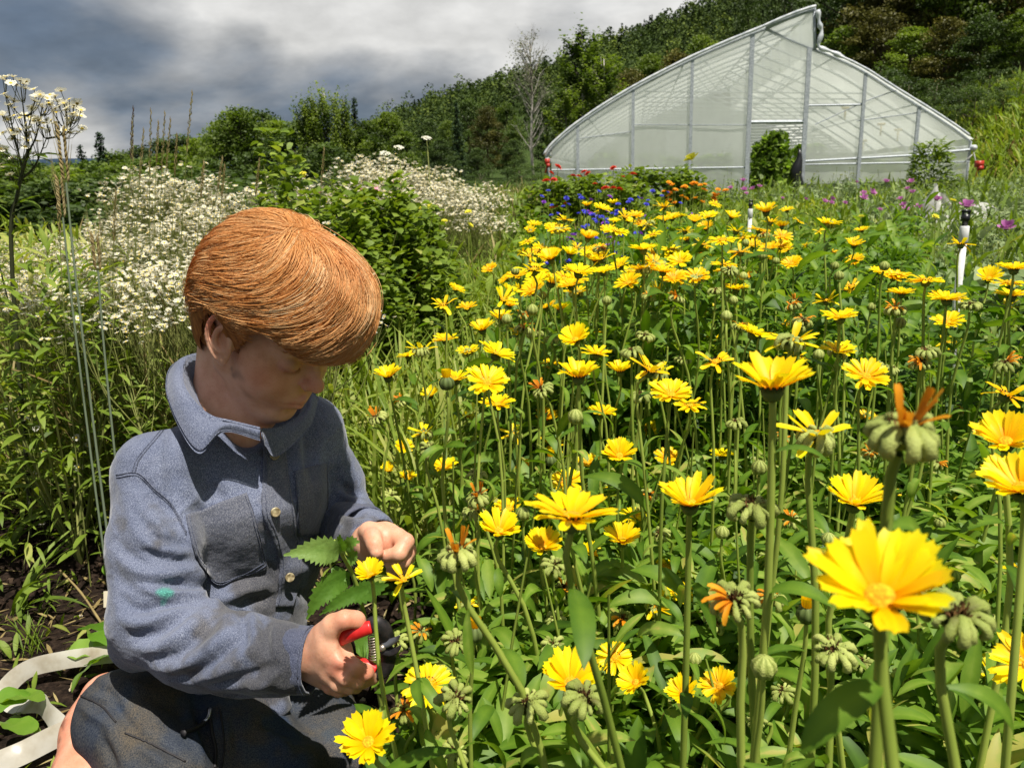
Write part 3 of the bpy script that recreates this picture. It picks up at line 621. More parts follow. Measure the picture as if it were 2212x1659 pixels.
def dark_bag():
    p = gp(1719, 392); q = H3(p[0], 0, -.12)+GO; q[2] = GZ; e = empty('plastic_sack', tuple(q), 'black plastic sack hanging at the right side of the greenhouse doorway', 'sack')
    mb = MB(); rng = random.Random(4); pts = [[0, 0, z] for z in np.linspace(.05, 1.0, 10)]; mb.tube(np.array(pts)+np.array([[.03*math.sin(i), 0, 0] for i in range(10)]), [.07, .10, .13, .12, .11, .12, .10, .07, .04, .02], 12); mb.build('sack_body', mat('black_plastic', (.008, .008, .009), .35, .5), e)
dark_bag()
print('greenhouse', time.time()-T0)
# ------------------------------------------------------------------ the boy
HM = Rm('Z', rad(-33.9)) @ Rm('Y', rad(35.1)) @ Rm('X', rad(-2.4)); HC = np.array([-.309, 1.020, CAM_H-.174])
def HL(x, y=None, z=None):
    p = np.array([x, y, z]) if y is not None else np.asarray(x, float)
    return p @ HM.T + HC
person = empty('person', (-.36, 1.0, 0), 'red haired child in a blue shirt sitting on the soil with head bowed', 'person')
PO = Vector(person.location)
def pmesh(name, V, F, mats, parent=None, **k):
    me = mesh_np(name, np.asarray(V)-np.array(PO), F, mats, **k); o = mobj(name, me, person if parent is None else parent); return o
def child_of(o, parent): o.parent = parent; return o
# skeleton
SR, SL = W(335, 1022, .955), W(668, 925, 1.13)
ELR, WRR = W(335, 1345, .86), W(668, 1425, .80)
ELL, WRL = W(735, 1110, 1.13), W(795, 1165, 1.03)
NECK0 = HL(-.045, 0, -.055); NECK1 = (SR+SL)/2+np.array([-.012, .01, .035])
PEL = W(455, 1500, 1.0); CHEST = (SR+SL)/2+np.array([0, 0, -.09])
FWD = np.cross(SL-SR, [0, 0, 1.]); FWD /= np.linalg.norm(FWD)
if FWD[0] < 0: FWD = -FWD
SIDE = (SR-SL)/np.linalg.norm(SR-SL)
TB = np.stack([FWD, SIDE, np.cross(FWD, SIDE)], 1)   # torso basis (columns)
def face_sdf():
    lo, hi = HC-.17, HC+.16; lo[2] = HC[2]-.2; lo[0] -= .03
    g = SDF(lo, hi, .0019)
    E_ = lambda c, r, k=.01, mode='add', R=None: g.ell(HL(c), r, HM if R is None else HM @ R, k, mode)
    Cn = lambda a, b, ra, rb=None, k=.01, mode='add': g.cone(HL(a), HL(b), ra, rb, k, mode)
    E_((-.012, 0, .036), (.094, .070, .082), 0)
    E_((.036, 0, -.014), (.052, .057, .072), .02)
    for s in (-1, 1):
        Cn((-.002, s*.047, -.050), (.062, s*.016, -.086), .016, .013, .025)   # jaw line
        E_((.046, s*.031, -.030), (.031, .028, .031), .02)                 # cheeks
        E_((.056, s*.028, .030), (.024, .024, .014), .018)                 # brow
        E_((.032, s*.044, -.004), (.026, .015, .018), .02)                 # cheek bone
    E_((.066, 0, -.083), (.018, .019, .015), .014)                         # chin
    E_((.072, 0, -.052), (.021, .026, .020), .016)                         # muzzle
    for s in (-1, 1):
        E_((.096, s*.031, .013), (.014, .016, .012), .014, 'sub')          # eye socket
        E_((.0745, s*.031, .0105), (.0125, .0140, .0115), .004)            # closed lid over the eyeball
    Cn((.082, 0, .020), (.100, 0, -.008), .0065, .0080, .012)              # nose bridge
    E_((.1035, 0, -.0115), (.0092, .0095, .0085), .006)                    # nose tip
    for s in (-1, 1):
        E_((.0955, s*.0105, -.0145), (.0085, .0055, .0065), .004)          # wings
        E_((.0985, s*.0055, -.0215), (.0040, .0028, .0035), .002, 'sub')   # nostrils
    E_((.0935, 0, -.0335), (.004, .0035, .010), .006, 'sub')               # philtrum
    # lips
    for s in (-1, 1):
        Cn((.0925, s*.003, -.0445), (.0815, s*.0205, -.0500), .0048, .0022, .004)
        Cn((.0905, s*.002, -.0545), (.0805, s*.0185, -.0515), .0056, .0024, .004)
        Cn((.0985, s*.000, -.0493), (.0845, s*.0215, -.0508), .0012, .0010, .0018, 'sub')
    E_((.088, 0, -.067), (.006, .014, .004), .008, 'sub')                  # under the lower lip
    # ears
    for s in (-1, 1):
        er = lambda x, z, y: (x*1.0-.010, s*(y), z*1.02+.001)
        rotE = lambda p: (p[0]*math.cos(.32)-(p[2])*math.sin(.32)*1., p[1], p[0]*math.sin(.32)+p[2]*math.cos(.32))
        q = lambda x, z, y: (lambda r_: (r_[0]*1.08+.010, r_[1], r_[2]*1.06))(rotE((x, s*y, z)))
        g.ell(HL(q(-.004, 0, .0725)), (.0185, .0055, .0300), HM @ Rm('Y', -.32) @ Rm('Z', s*.25), .006)
        g.ell(HL(q(-.001, .001, .0835)), (.0115, .0068, .0190), HM @ Rm('Y', -.32) @ Rm('Z', s*.25), .003, 'sub')
        hx = [q(.009, .004, .070), q(.0115, .016, .0735), q(.006, .0275, .079), q(-.006, .0300, .0815), q(-.017, .0205, .084), q(-.0205, .004, .0845), q(-.0165, -.011, .0825), q(-.007, -.022, .080)]
        hx = spline(np.array(hx), 20); g.chain([HL(p) for p in hx], np.linspace(.0026, .0036, 20), .0025)
        ah = spline(np.array([q(.002, .018, .079), q(-.008, .012, .081), q(-.0115, 0, .0815), q(-.008, -.010, .0805), q(0, -.014, .079)]), 10)
        g.chain([HL(p) for p in ah], np.full(10, .0026), .004)
        g.ell(HL(q(-.001, -.0235, .0765)), (.0075, .0040, .0085), HM, .004)
        g.cone(HL(q(.010, .002, .0690)), HL(q(.0085, -.007, .0700)), .0030, .0026, .004)
        E_((-.002, s*.070, -.006), (.006, .008, .006), .003, 'sub') if False else None
    # neck
    g.cone(NECK0, NECK1+np.array([0, 0, -.01]), .046, .052, .022)
    g.cone(HL(.008, 0, -.052), NECK1+FWD*.03+np.array([0, 0, -.03]), .026, .030, .03)
    g.cone(NECK1, NECK1+np.array([0, 0, -.1]), .052, .08, .03)
    return g
def hand_right():
    """hand closed round the shears: back of the hand to the viewer, thumb over the upper handle"""
    c0 = W(725, 1412, .79); g = SDF(c0-.085, c0+.085, .0016)
    P = W
    wr0, wr1 = P(600, 1415, .815), P(690, 1412, .80)
    g.cone(wr0, wr1, .0235, .0225, .01)
    # palm / back of the hand
    g.chain([P(690, 1405, .80), P(712, 1378, .785)], [.021, .0175], .012)
    g.chain([P(688, 1415, .80), P(722, 1408, .782), P(738, 1424, .772)], [.021, .0185, .0125], .012)
    g.chain([P(690, 1430, .80), P(716, 1436, .785), P(722, 1452, .778)], [.020, .0170, .0120], .012)
    g.chain([P(690, 1440, .805), P(706, 1462, .795)], [.019, .0140], .012)
    # thumb
    g.chain([P(702, 1375, .792), P(722, 1352, .782), P(745, 1339, .778), P(768, 1341, .784), P(780, 1352, .793)], [.0165, .0125, .0098, .0096, .0075], .007)
    # index
    g.chain([P(738, 1421, .775), P(763, 1441, .766), P(788, 1452, .772), P(803, 1462, .786), P(800, 1458, .800)], [.0112, .0096, .0088, .0082, .0068], .0035)
    # middle
    g.chain([P(724, 1441, .776), P(747, 1461, .764), P(771, 1468, .770), P(784, 1470, .784), P(778, 1462, .797)], [.0112, .0098, .0090, .0082, .0068], .003)
    # ring
    g.chain([P(712, 1456, .782), P(731, 1475, .770), P(754, 1481, .774), P(768, 1481, .787), P(762, 1472, .798)], [.0108, .0095, .0088, .0080, .0064], .003)
    # little
    g.chain([P(700, 1462, .792), P(714, 1481, .782), P(732, 1489, .783), P(745, 1488, .793), P(742, 1480, .802)], [.0098, .0085, .0080, .0072, .006], .003)
    # knuckles
    for px, py, Y in ((741, 1424, .7665), (727, 1443, .769), (714, 1458, .774)): g.ell(P(px, py, Y), (.0085,)*3, None, .006)
    # web hollow between thumb and index
    g.ell(P(757, 1386, .775), (.0125, .03, .0155), None, .006, 'sub')
    return g
def hand_left():
    """far hand: loose fist, thumb across the bent index finger"""
    c0 = W(830, 1180, 1.0); g = SDF(c0-.09, c0+.09, .0016)
    P = W
    g.cone(P(765, 1172, 1.05), P(800, 1172, 1.0), .024, .0225, .01)
    g.chain([P(800, 1170, .995), P(832, 1166, .985), P(860, 1168, .98)], [.024, .0215, .015], .012)
    g.chain([P(805, 1190, 1.0), P(836, 1196, .99)], [.020, .016], .012)
    g.chain([P(798, 1150, .985), P(804, 1160, .962), P(809, 1177, .950), P(813, 1192, .944)], [.0150, .0116, .0104, .0088], .0035)   # thumb
    g.ell(P(813, 1196, .9385), (.0058, .0035, .0060), None, .001)
    g.chain([P(858, 1160, .975), P(876, 1170, .962), P(862, 1196, .948), P(836, 1200, .952)], [.0128, .0112, .0100, .0085], .003)    # index
    g.chain([P(866, 1172, .99), P(882, 1190, .976), P(870, 1214, .962), P(844, 1218, .966)], [.0118, .0105, .0095, .0082], .003)     # middle
    g.chain([P(862, 1186, 1.0), P(880, 1205, .988), P(866, 1229, .976), P(846, 1232, .98)], [.0112, .0100, .0090, .0078], .003)      # ring
    g.chain([P(852, 1196, 1.01), P(868, 1218, 1.0), P(858, 1240, .99)], [.010, .0092, .0080], .003)
    return g
def leg_sdf():
    a, b = W(225, 1480, .90), W(150, 1800, .68)
    g = SDF(np.minimum(a, b)-.10, np.maximum(a, b)+.10, .004)
    g.chain([W(232, 1510, .93), W(212, 1580, .89), W(195, 1680, .83), W(178, 1800, .76)], [.034, .040, .041, .034], .02)
    return g
skin_cols = [(.30, (.60, .29, .175)), (.5, (.69, .365, .235)), (.7, (.75, .43, .295))]
def skin_col(N, L):
    # freckles, blush from vertex value, smudge of dirt
    base = c_noise(38, skin_cols, 3)(N, L)
    tc = N.new('ShaderNodeTexCoord'); v = N.new('ShaderNodeTexVoronoi'); v.inputs['Scale'].default_value = 330; L.new(tc.outputs['Object'], v.inputs['Vector'])
    fr = _ramp(N, L, v.outputs['Distance'], [(.16, (.75, .62, .55)), (.30, (1, 1, 1))])
    m = N.new('ShaderNodeMix'); m.data_type = 'RGBA'; m.blend_type = 'MULTIPLY'; m.inputs[0].default_value = .35; L.new(base, m.inputs[6]); L.new(fr, m.inputs[7])
    a = N.new('ShaderNodeAttribute'); a.attribute_name = 'Col'
    m2 = N.new('ShaderNodeMix'); m2.data_type = 'RGBA'; m2.blend_type = 'MULTIPLY'; m2.inputs[0].default_value = 1; L.new(m.outputs[2], m2.inputs[6]); L.new(a.outputs['Color'], m2.inputs[7])
    return m2.outputs[2]
def gauss(V, c, r): return np.exp(-((V-np.asarray(c))**2).sum(1)/(r*r))
def build_body():
    skin = mat('skin', skin_col, .48, .35, sss=.18, sss_scale=.008, bump=[(260, .12, .002), (60, .08, .004)])
    parts = []
    g = face_sdf(); V, F = g.mesh(2); parts.append((V, F, 'h'))
    V, F = hand_right().mesh(2); parts.append((V, F, 'r'))
    V, F = hand_left().mesh(2); parts.append((V, F, 'l'))
    V, F = leg_sdf().mesh(1); parts.append((V, F, 'g'))
    # trunk, arms and thighs under the clothes (they join the visible parts into one figure)
    g = SDF((-.75, .62, -.02), (-.05, 1.3, .62), .008)
    g.chain([NECK1+[0, 0, -.02], CHEST, (CHEST+PEL)/2, PEL], [.05, .055, .045, .05], .03)
    g.cone(SR, SL, .035, .035, .03); g.chain([SR, ELR, (ELR+WRR)/2, WRR, W(690, 1412, .80)], [.032, .026, .024, .0185, .018], .01)
    g.chain([SL, ELL, WRL, W(795, 1172, 1.01)], [.030, .022, .019, .019], .01)
    g.chain([PEL, W(330, 1560, .94), W(232, 1510, .93)], [.06, .045, .032], .02)
    V, F = g.mesh(1); parts.append((V, F, 'b'))
    Vs, Fs, Cs, o = [], [], [], 0
    for V, F, tg in parts:
        C_ = np.ones((len(V), 3))
        if tg == 'h':
            q = (V-HC) @ HM
            lip = np.maximum.reduce([gauss(q, (.0905, 0, -.0475), .008), gauss(q, (.087, -.010, -.0495), .007), gauss(q, (.087, .010, -.0495), .007), gauss(q, (.090, 0, -.055), .0075), gauss(q, (.0835, -.016, -.051), .004)])
            C_ = C_*(1-lip[:, None]*np.array([.18, .50, .42]))
            for c_, r_, k in (((.104, 0, -.012), .014, .25), ((.060, -.048, -.020), .022, .22), ((-.018, -.086, .018), .013, .45), ((-.018, -.084, -.0), .010, .2)):
                C_ *= 1-gauss(q, c_, r_)[:, None]*np.array([.02, k, k*1.1])
            for c_, r_, k in (((.030, -.060, -.040), .006, .4), ((.037, -.058, -.034), .006, .45), ((.044, -.056, -.033), .0055, .5), ((.026, -.060, -.046), .004, .6), ((.052, -.05, -.058), .008, .25), ((.020, -.058, -.040), .003, .5)):
                C_ *= 1-gauss(q, c_, r_)[:, None]*np.array([k, k, k])
            C_ *= 1-np.maximum(gauss(q, (.080, -.036, .006), .010), gauss(q, (.080, -.026, .004), .008))[:, None]*np.array([.25, .38, .35])   # eyelid
        if tg in 'rl':
            nv = np.array([mnoise.noise(Vector(p*40)) for p in V]); C_ *= 1-np.clip(nv, 0, 1)[:, None]*np.array([.1, .3, .3])
            if tg == 'l':
                tip = gauss(V, W(815, 1194, .944), .009); C_ *= 1-tip[:, None]*np.array([0, .18, .12])
            for px, py, Y in ((741, 1424, .76), (727, 1443, .76), (788, 1452, .765), (768, 1341, .775)): C_ *= 1-gauss(V, W(px, py, Y), .012)[:, None]*np.array([.02, .22, .22])
        if tg == 'g':
            P = proj(V); d = sstep(24, 8, np.abs(P[:, 0]-np.interp(P[:, 1], [1440, 1560, 1659], [160, 120, 92])-4)); nv = np.array([mnoise.noise(Vector(p*95)) for p in V])
            k = d*sstep(.0, .12, nv)*.9; C_ *= 1-k[:, None]*np.array([.8, .85, .85]); C_ *= [1, .82, .8]
        Vs.append(V); Fs.append(F+o); Cs.append(C_); o += len(V)
    b = pmesh('body', np.concatenate(Vs), np.concatenate(Fs), [skin], col=np.concatenate(Cs))
    return b
body = build_body()
print('body', time.time()-T0)
# ------------------------------------------------------------------ clothes
def cloth_col(base, dark, light, speck=900, dirt=None, stains=()):
    def f(N, L):
        tc = N.new('ShaderNodeTexCoord')
        mp = N.new('ShaderNodeMapping'); mp.inputs['Scale'].default_value = (1, 1, .35); L.new(tc.outputs['Object'], mp.inputs[0])
        n = N.new('ShaderNodeTexNoise'); n.inputs['Scale'].default_value = speck; n.inputs['Detail'].default_value = 3; L.new(mp.outputs[0], n.inputs['Vector'])
        c = _ramp(N, L, n.outputs[0], [(.36, dark), (.5, base), (.66, light)])
        n2 = N.new('ShaderNodeTexNoise'); n2.inputs['Scale'].default_value = 14; n2.inputs['Detail'].default_value = 5; L.new(tc.outputs['Object'], n2.inputs['Vector'])
        d = _ramp(N, L, n2.outputs[0], dirt or [(.3, (.72, .74, .78)), (.6, (1.05, 1.03, 1))])
        m = N.new('ShaderNodeMix'); m.data_type = 'RGBA'; m.blend_type = 'MULTIPLY'; m.inputs[0].default_value = 1; L.new(c, m.inputs[6]); L.new(d, m.inputs[7])
        a = N.new('ShaderNodeAttribute'); a.attribute_name = 'Col'
        m2 = N.new('ShaderNodeMix'); m2.data_type = 'RGBA'; m2.blend_type = 'MULTIPLY'; m2.inputs[0].default_value = 1; L.new(m.outputs[2], m2.inputs[6]); L.new(a.outputs['Color'], m2.inputs[7])
        return m2.outputs[2]
    return f
chambray = mat('chambray', cloth_col((.122, .142, .215), (.062, .074, .120), (.24, .265, .345), 1300), .85, .15, sheen=.25, bump=[(700, .35, .0006), (70, .55, .004)])
seam_m = mat('shirt_seam', cloth_col((.10, .112, .16), (.05, .058, .09), (.20, .22, .29), 900), .85, .1)
work_cloth = mat('work_trousers', cloth_col((.055, .058, .062), (.022, .028, .042), (.095, .092, .088), 900, [(.36, (.62, .72, .92)), (.48, (.85, .88, .95)), (.62, (1.2, 1.06, .88))]), .8, .2, bump=[(500, .3, .0006), (30, .4, .004)])
def build_shirt():
    g = SDF((-.62, .70, .04), (-.10, 1.28, .66), .003)
    mid = (SR+SL)/2
    g.ell(mid+np.array([0, 0, -.075])-FWD*.0, (.078, .128, .105), TB, 0)
    g.cone(SR, SL, .047, .047, .03)
    g.cone(mid+[0, 0, -.06], mid+[0, 0, .015], .10, .06, .03)
    b1 = W(520, 1235, 1.04); b2 = W(490, 1370, 1.01); b3 = W(470, 1460, .99)
    for c_, r_ in ((b1, (.085, .125, .09)), (b2, (.088, .122, .08)), (b3, (.095, .125, .062))): g.ell(c_, r_, TB, .03)
    # near sleeve
    g.chain([SR+[0, 0, -.004], W(334, 1180, .905), W(340, 1335, .862)], [.050, .051, .051], .014)
    g.chain([W(340, 1335, .862), W(430, 1398, .835), W(520, 1412, .815), W(600, 1424, .803), W(640, 1427, .800)], [.050, .047, .043, .037, .0345], .016)
    g.ell(W(300, 1395, .865), (.030, .03, .030), None, .02)
    # far sleeve
    g.chain([SL+[0, 0, -.01], W(712, 1040, 1.15), ELL], [.046, .046, .044], .016)
    g.chain([ELL, W(765, 1145, 1.09), WRL], [.044, .042, .040], .012)
    # tail of the shirt over the lap
    g.chain([W(370, 1500, .97), W(470, 1522, .945), W(590, 1515, .93)], [.028, .030, .022], .02)
    # neck hole and sleeve mouths
    g.cone(NECK1+np.array([0, 0, -.03]), NECK0+(NECK0-NECK1)*.4, .055, .060, .006, 'sub')
    g.cone(W(560, 935, .97), NECK1, .012, .05, .01, 'sub')
    g.cone(W(640, 1427, .800), W(700, 1427, .80), .031, .033, .003, 'sub')
    g.cone(W(768, 1155, 1.07), W(860, 1190, .98), .030, .034, .003, 'sub')
    V, F = g.mesh(2)
    N_ = vnormals(V, F)
    # loose cloth: long soft ripples
    nz = np.array([mnoise.noise(Vector((p[0]*9, p[1]*9, p[2]*13)))*.0036+mnoise.noise(Vector((p[0]*26+5, p[1]*26, p[2]*32)))*.0018+(.5-abs(mnoise.noise(Vector((p[0]*34+p[2]*20, p[1]*30, p[2]*46+9)))))**3*.010 for p in V])
    V = V+N_*nz[:, None]; N_ = vnormals(V, F)
    R_, S_ = .0066, -.0062     # ridge / furrow
    folds = [
        # sleeve head and upper arm
        ([(300, 1035), (330, 1075), (372, 1110), (405, 1150)], S_*1.1, 13), ([(290, 1040), (318, 1100), (345, 1150), (380, 1190)], R_, 15),
        ([(268, 1045), (285, 1110), (300, 1170)], R_*.8, 14), ([(305, 1120), (345, 1165), (405, 1180)], S_*.8, 9),
        ([(300, 1160), (350, 1188), (412, 1195)], R_*.9, 9), ([(310, 1190), (350, 1206), (410, 1215)], S_*.9, 8),
        ([(250, 1150), (262, 1185), (285, 1205), (330, 1225)], S_, 12), ([(262, 1205), (310, 1235), (370, 1240), (410, 1225)], R_*1.2, 13),
        ([(245, 1215), (260, 1255), (300, 1272)], S_*.7, 10), ([(405, 1225), (425, 1240), (440, 1262)], R_*1.3, 12),
        ([(330, 1262), (385, 1262), (440, 1268)], S_*1.1, 9), ([(300, 1270), (360, 1285), (420, 1288), (444, 1278)], R_*1.4, 10),
        ([(300, 1318), (350, 1308), (400, 1300), (436, 1296)], S_*1.5, 9), ([(262, 1335), (300, 1345), (350, 1335), (405, 1305)], R_*1.3, 13),
        ([(275, 1370), (320, 1375), (370, 1350), (420, 1312)], S_*1.1, 11), ([(262, 1290), (285, 1312), (330, 1322)], S_, 11),
        # forearm
        ([(300, 1400), (350, 1395), (400, 1362), (440, 1325)], R_*1.2, 13), ([(330, 1425), (380, 1415), (430, 1375), (470, 1335)], S_*1.1, 11),
        ([(350, 1445), (410, 1432), (460, 1395), (500, 1352)], R_*1.1, 12), ([(380, 1462), (430, 1448), (490, 1405), (528, 1370)], S_, 10),
        ([(430, 1465), (480, 1450), (530, 1415), (560, 1400)], R_, 11), ([(440, 1485), (500, 1475), (560, 1450), (590, 1435)], S_*1.1, 10),
        ([(520, 1320), (528, 1350), (530, 1400)], S_*1.1, 8), ([(540, 1322), (550, 1360), (556, 1410)], R_, 9), ([(572, 1335), (575, 1372), (585, 1420)], S_, 7),
        ([(595, 1345), (592, 1390), (596, 1430)], R_*.8, 8), ([(520, 1470), (560, 1480), (600, 1455)], R_, 9), ([(480, 1335), (505, 1322), (530, 1315)], R_, 8),
        # breast
        ([(430, 1020), (460, 1060), (490, 1080)], S_*.7, 12), ([(385, 1040), (420, 1075), (450, 1098)], R_*.8, 13), ([(372, 930), (365, 980), (372, 1040), (395, 1095)], S_*.7, 12),
        ([(620, 960), (622, 1020), (632, 1080)], S_*.7, 9), ([(660, 930), (664, 990), (668, 1060)], S_*.7, 9), ([(640, 930), (645, 1000), (650, 1060)], R_*.7, 9), ([(690, 930), (692, 1000), (690, 1080)], R_*.6, 9),
        # belly
        ([(470, 1275), (520, 1250), (570, 1240)], S_*1.3, 12), ([(450, 1310), (510, 1280), (580, 1265)], R_*1.4, 13), ([(500, 1325), (540, 1300), (590, 1290)], S_*1.3, 11),
        ([(600, 1150), (640, 1165), (690, 1160)], S_, 10), ([(610, 1240), (640, 1225), (680, 1225)], R_*1.1, 14), ([(600, 1290), (640, 1275), (680, 1290)], S_*1.2, 12),
        ([(575, 1000), (574, 1100), (600, 1200), (606, 1260)], R_*.6, 7),
        # hem
        ([(330, 1520), (400, 1535), (470, 1540)], R_, 10), ([(480, 1500), (540, 1520), (600, 1505)], S_, 11), ([(540, 1545), (590, 1540), (630, 1520)], R_*1.3, 10), ([(350, 1500), (420, 1512), (480, 1505)], S_, 9),
        # far sleeve
        ([(730, 1040), (760, 1062), (785, 1070)], S_*1.2, 8), ([(730, 1062), (765, 1085), (795, 1092)], R_*1.1, 8), ([(725, 1085), (760, 1108), (800, 1112)], S_*1.2, 8), ([(728, 1110), (765, 1128), (806, 1132)], R_, 8),
    ]
    V = unproj_fold(V, N_, folds); V = lap(V, F, .35)
    # colour: worn and soiled towards the front and cuffs, shade painted on the forearm, green paint on the sleeve
    P = proj(V); Cc = np.ones((len(V), 3))
    nv = np.array([mnoise.fractal(Vector(p*24), .8, 2.0, 3) for p in V])
    soil = np.clip(sstep(-.1, .5, nv+.9*sstep(1010, 1250, P[:, 1])*sstep(350, 560, P[:, 0])-.45), 0, 1)
    arm_shade = sstep(1260, 1400, P[:, 1])*sstep(420, 640, P[:, 0]); Cc = Cc*(1-soil[:, None]*np.array([.34, .42, .54]))*(1-.34*arm_shade[:, None])  # soil tint, then forearm shade painted in as an even darkening towards the cuff
    front = (V-CAMP)@np.array([0, 1, 0]) < .93
    gp = (np.exp(-(((P[:, 0]-355)/24)**2+((P[:, 1]-1280)/13)**2))+.8*np.exp(-(((P[:, 0]-352)/9)**2+((P[:, 1]-1302)/7)**2)))*front
    k = sstep(.35, .75, gp+nv*.35*(gp > .1))[:, None]*.8; Cc = Cc*(1-k)+k*np.array([.45, 1.9, 1.05])
    fade = sstep(.1, .55, np.array([mnoise.noise(Vector(p*11+Vector((3, 1, 7)))) for p in V])); Cc *= 1+.22*fade[:, None]
    return V, F, Cc
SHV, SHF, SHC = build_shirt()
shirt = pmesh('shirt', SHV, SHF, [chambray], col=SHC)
SHB = BVHTree.FromPolygons([tuple(v) for v in SHV], SHF.tolist())
def cast(bvh, px, py, off=.0015, miss=None):
    d = W(px, py, 1.)-CAMP; d /= np.linalg.norm(d); h = bvh.ray_cast(Vector(CAMP), Vector(d))
    if h[0] is None: return miss
    n = np.array(h[1]); n = n if n@d < 0 else -n
    return np.array(h[0])+n*off
def patch(bvh, L_, R_, nu, nv, off, thick=.0022):
    """sheet laid on a cloth between a left and a right edge line"""
    Lp, Rp = spline(np.array(L_, float), nv), spline(np.array(R_, float), nv); G = []
    for j in range(nv):
        for i in range(nu):
            q = Lp[j]+(Rp[j]-Lp[j])*i/(nu-1); p = cast(bvh, q[0], q[1], off); G.append(p if p is not None else (G[-1] if G else np.array(CAMP)))
    G = np.array(G).reshape(nv, nu, 3)
    for _ in range(2): G[1:-1, 1:-1] = (G[1:-1, 1:-1]*2+G[:-2, 1:-1]+G[2:, 1:-1]+G[1:-1, :-2]+G[1:-1, 2:])/6
    back = G.copy(); vw = G-CAMP; vw /= np.linalg.norm(vw, axis=2)[..., None]; back += vw*(thick+off)
    V = np.concatenate([G.reshape(-1, 3), back.reshape(-1, 3)]); n = nu*nv; F = []
    for j in range(nv-1):
        for i in range(nu-1):
            a = j*nu+i; F.append([a, a+nu, a+nu+1, a+1]); F.append([n+a, n+a+1, n+a+nu+1, n+a+nu])
    rim = [i for i in range(nu)]+[j*nu+nu-1 for j in range(1, nv)]+[(nv-1)*nu+i for i in range(nu-2, -1, -1)]+[j*nu for j in range(nv-2, 0, -1)]
    for a, b in zip(rim, rim[1:]+rim[:1]): F.append([a, b, n+b, n+a])
    return V, np.array(F)
def seam(bvh, pts, r=.0011, n=30, parent=None, name='seam', m=None, off=.0004):
    q = [cast(bvh, a, b, off) for a, b in spline(np.array(pts, float), n)]; q = [p for p in q if p is not None]
    if len(q) < 3: return
    mb = MB(); mb.tube(np.array(q)-np.array(PO), r, 5, col=1.); return mb.build(name, m or seam_m, parent or shirt)
def grey_col(V, s=(1, 1, 1)): return np.ones((len(V), 3))*s
DIRT = (.90, .84, .74)
V, F = patch(SHB, [(398, 1113), (408, 1160), (420, 1205), (440, 1236), (470, 1266)], [(532, 1064), (548, 1110), (562, 1165), (574, 1215), (572, 1228)], 26, 26, .0030)
pocket = pmesh('pocket', V, F, [chambray], shirt, col=grey_col(V, DIRT))
for dx in (0, 5): seam(SHB, [(400+dx, 1116), (409+dx, 1160), (422+dx, 1203), (444, 1234-dx), (471, 1260-dx), (520, 1244-dx), (568-dx, 1222-dx), (572-dx, 1210), (562-dx, 1165), (548-dx, 1110), (534-dx, 1070)], .0005, 60, pocket, 'stitching', off=.0034)
V, F = patch(SHB, [(636, 1018), (640, 1080), (644, 1150)], [(704, 1000), (706, 1080), (702, 1150)], 16, 20, .0028)
pocket2 = pmesh('pocket', V, F, [chambray], shirt, col=grey_col(V, (.88, .84, .76)))
seam(SHB, [(637, 1022), (641, 1080), (645, 1147), (700, 1148), (704, 1080), (702, 1004)], .0006, 50, pocket2, 'stitching', off=.0032)
V, F = patch(SHB, [(566, 952), (567, 1030), (568, 1100), (588, 1160), (602, 1215), (600, 1260), (592, 1310)], [(612, 960), (620, 1030), (632, 1100), (640, 1160), (648, 1215), (644, 1260), (630, 1310)], 14, 50, .0034)
placket = pmesh('placket', V, F, [chambray], shirt, col=grey_col(V, (.86, .82, .76)))
seam(SHB, [(573, 956), (574, 1030), (575, 1100), (595, 1160), (608, 1215), (606, 1260), (598, 1306)], .0005, 60, placket, 'stitching', off=.0036)
seam(SHB, [(608, 964), (616, 1030), (628, 1100), (636, 1160), (643, 1215)], .0005, 60, placket, 'stitching', off=.0036)
horn = mat('button_horn', c_noise(150, [(.35, (.10, .07, .035)), (.5, (.30, .24, .13)), (.65, (.52, .45, .28))]), .3, .5)
for bx, by in ((591, 1104), (621, 1241), (588, 985)):
    p = cast(SHB, bx, by, .006); 
    if p is None: continue
    d = (CAMP-p); d /= np.linalg.norm(d); d = d*.6+FWD*.5; d /= np.linalg.norm(d)
    bm = bmesh.new(); R_ = np.array(Vector(d).to_track_quat('Z', 'Y').to_matrix()); mb = MB(); a = np.linspace(0, 2*np.pi, 21)[:-1]
    rings = [(.0, .0012), (.0040, .0010), (.0052, .0020), (.0062, .0016), (.0064, 0), (.0, -.0003)]
    Vv = np.array([[r_*np.cos(t), r_*np.sin(t), z_] for r_, z_ in rings for t in a]) @ R_.T + p-np.array(PO)
    Ff = [[k*20+i, k*20+(i+1) % 20, (k+1)*20+(i+1) % 20, (k+1)*20+i] for k in range(5) for i in range(20)]
    mb.add(Vv, Ff, 0, .5); mb.build('button', horn, shirt)
# seams of shoulder, yoke and side
for dx in (0, 6):
    seam(SHB, [(252, 1026+dx), (298, 1022+dx), (335, 1056+dx), (372, 1092+dx), (402, 1150+dx)], .0010-.0003*(dx > 0), 40)
    seam(SHB, [(374-dx, 905), (340-dx, 945), (303-dx, 990), (292-dx, 1020)], .0009-.0003*(dx > 0), 30)
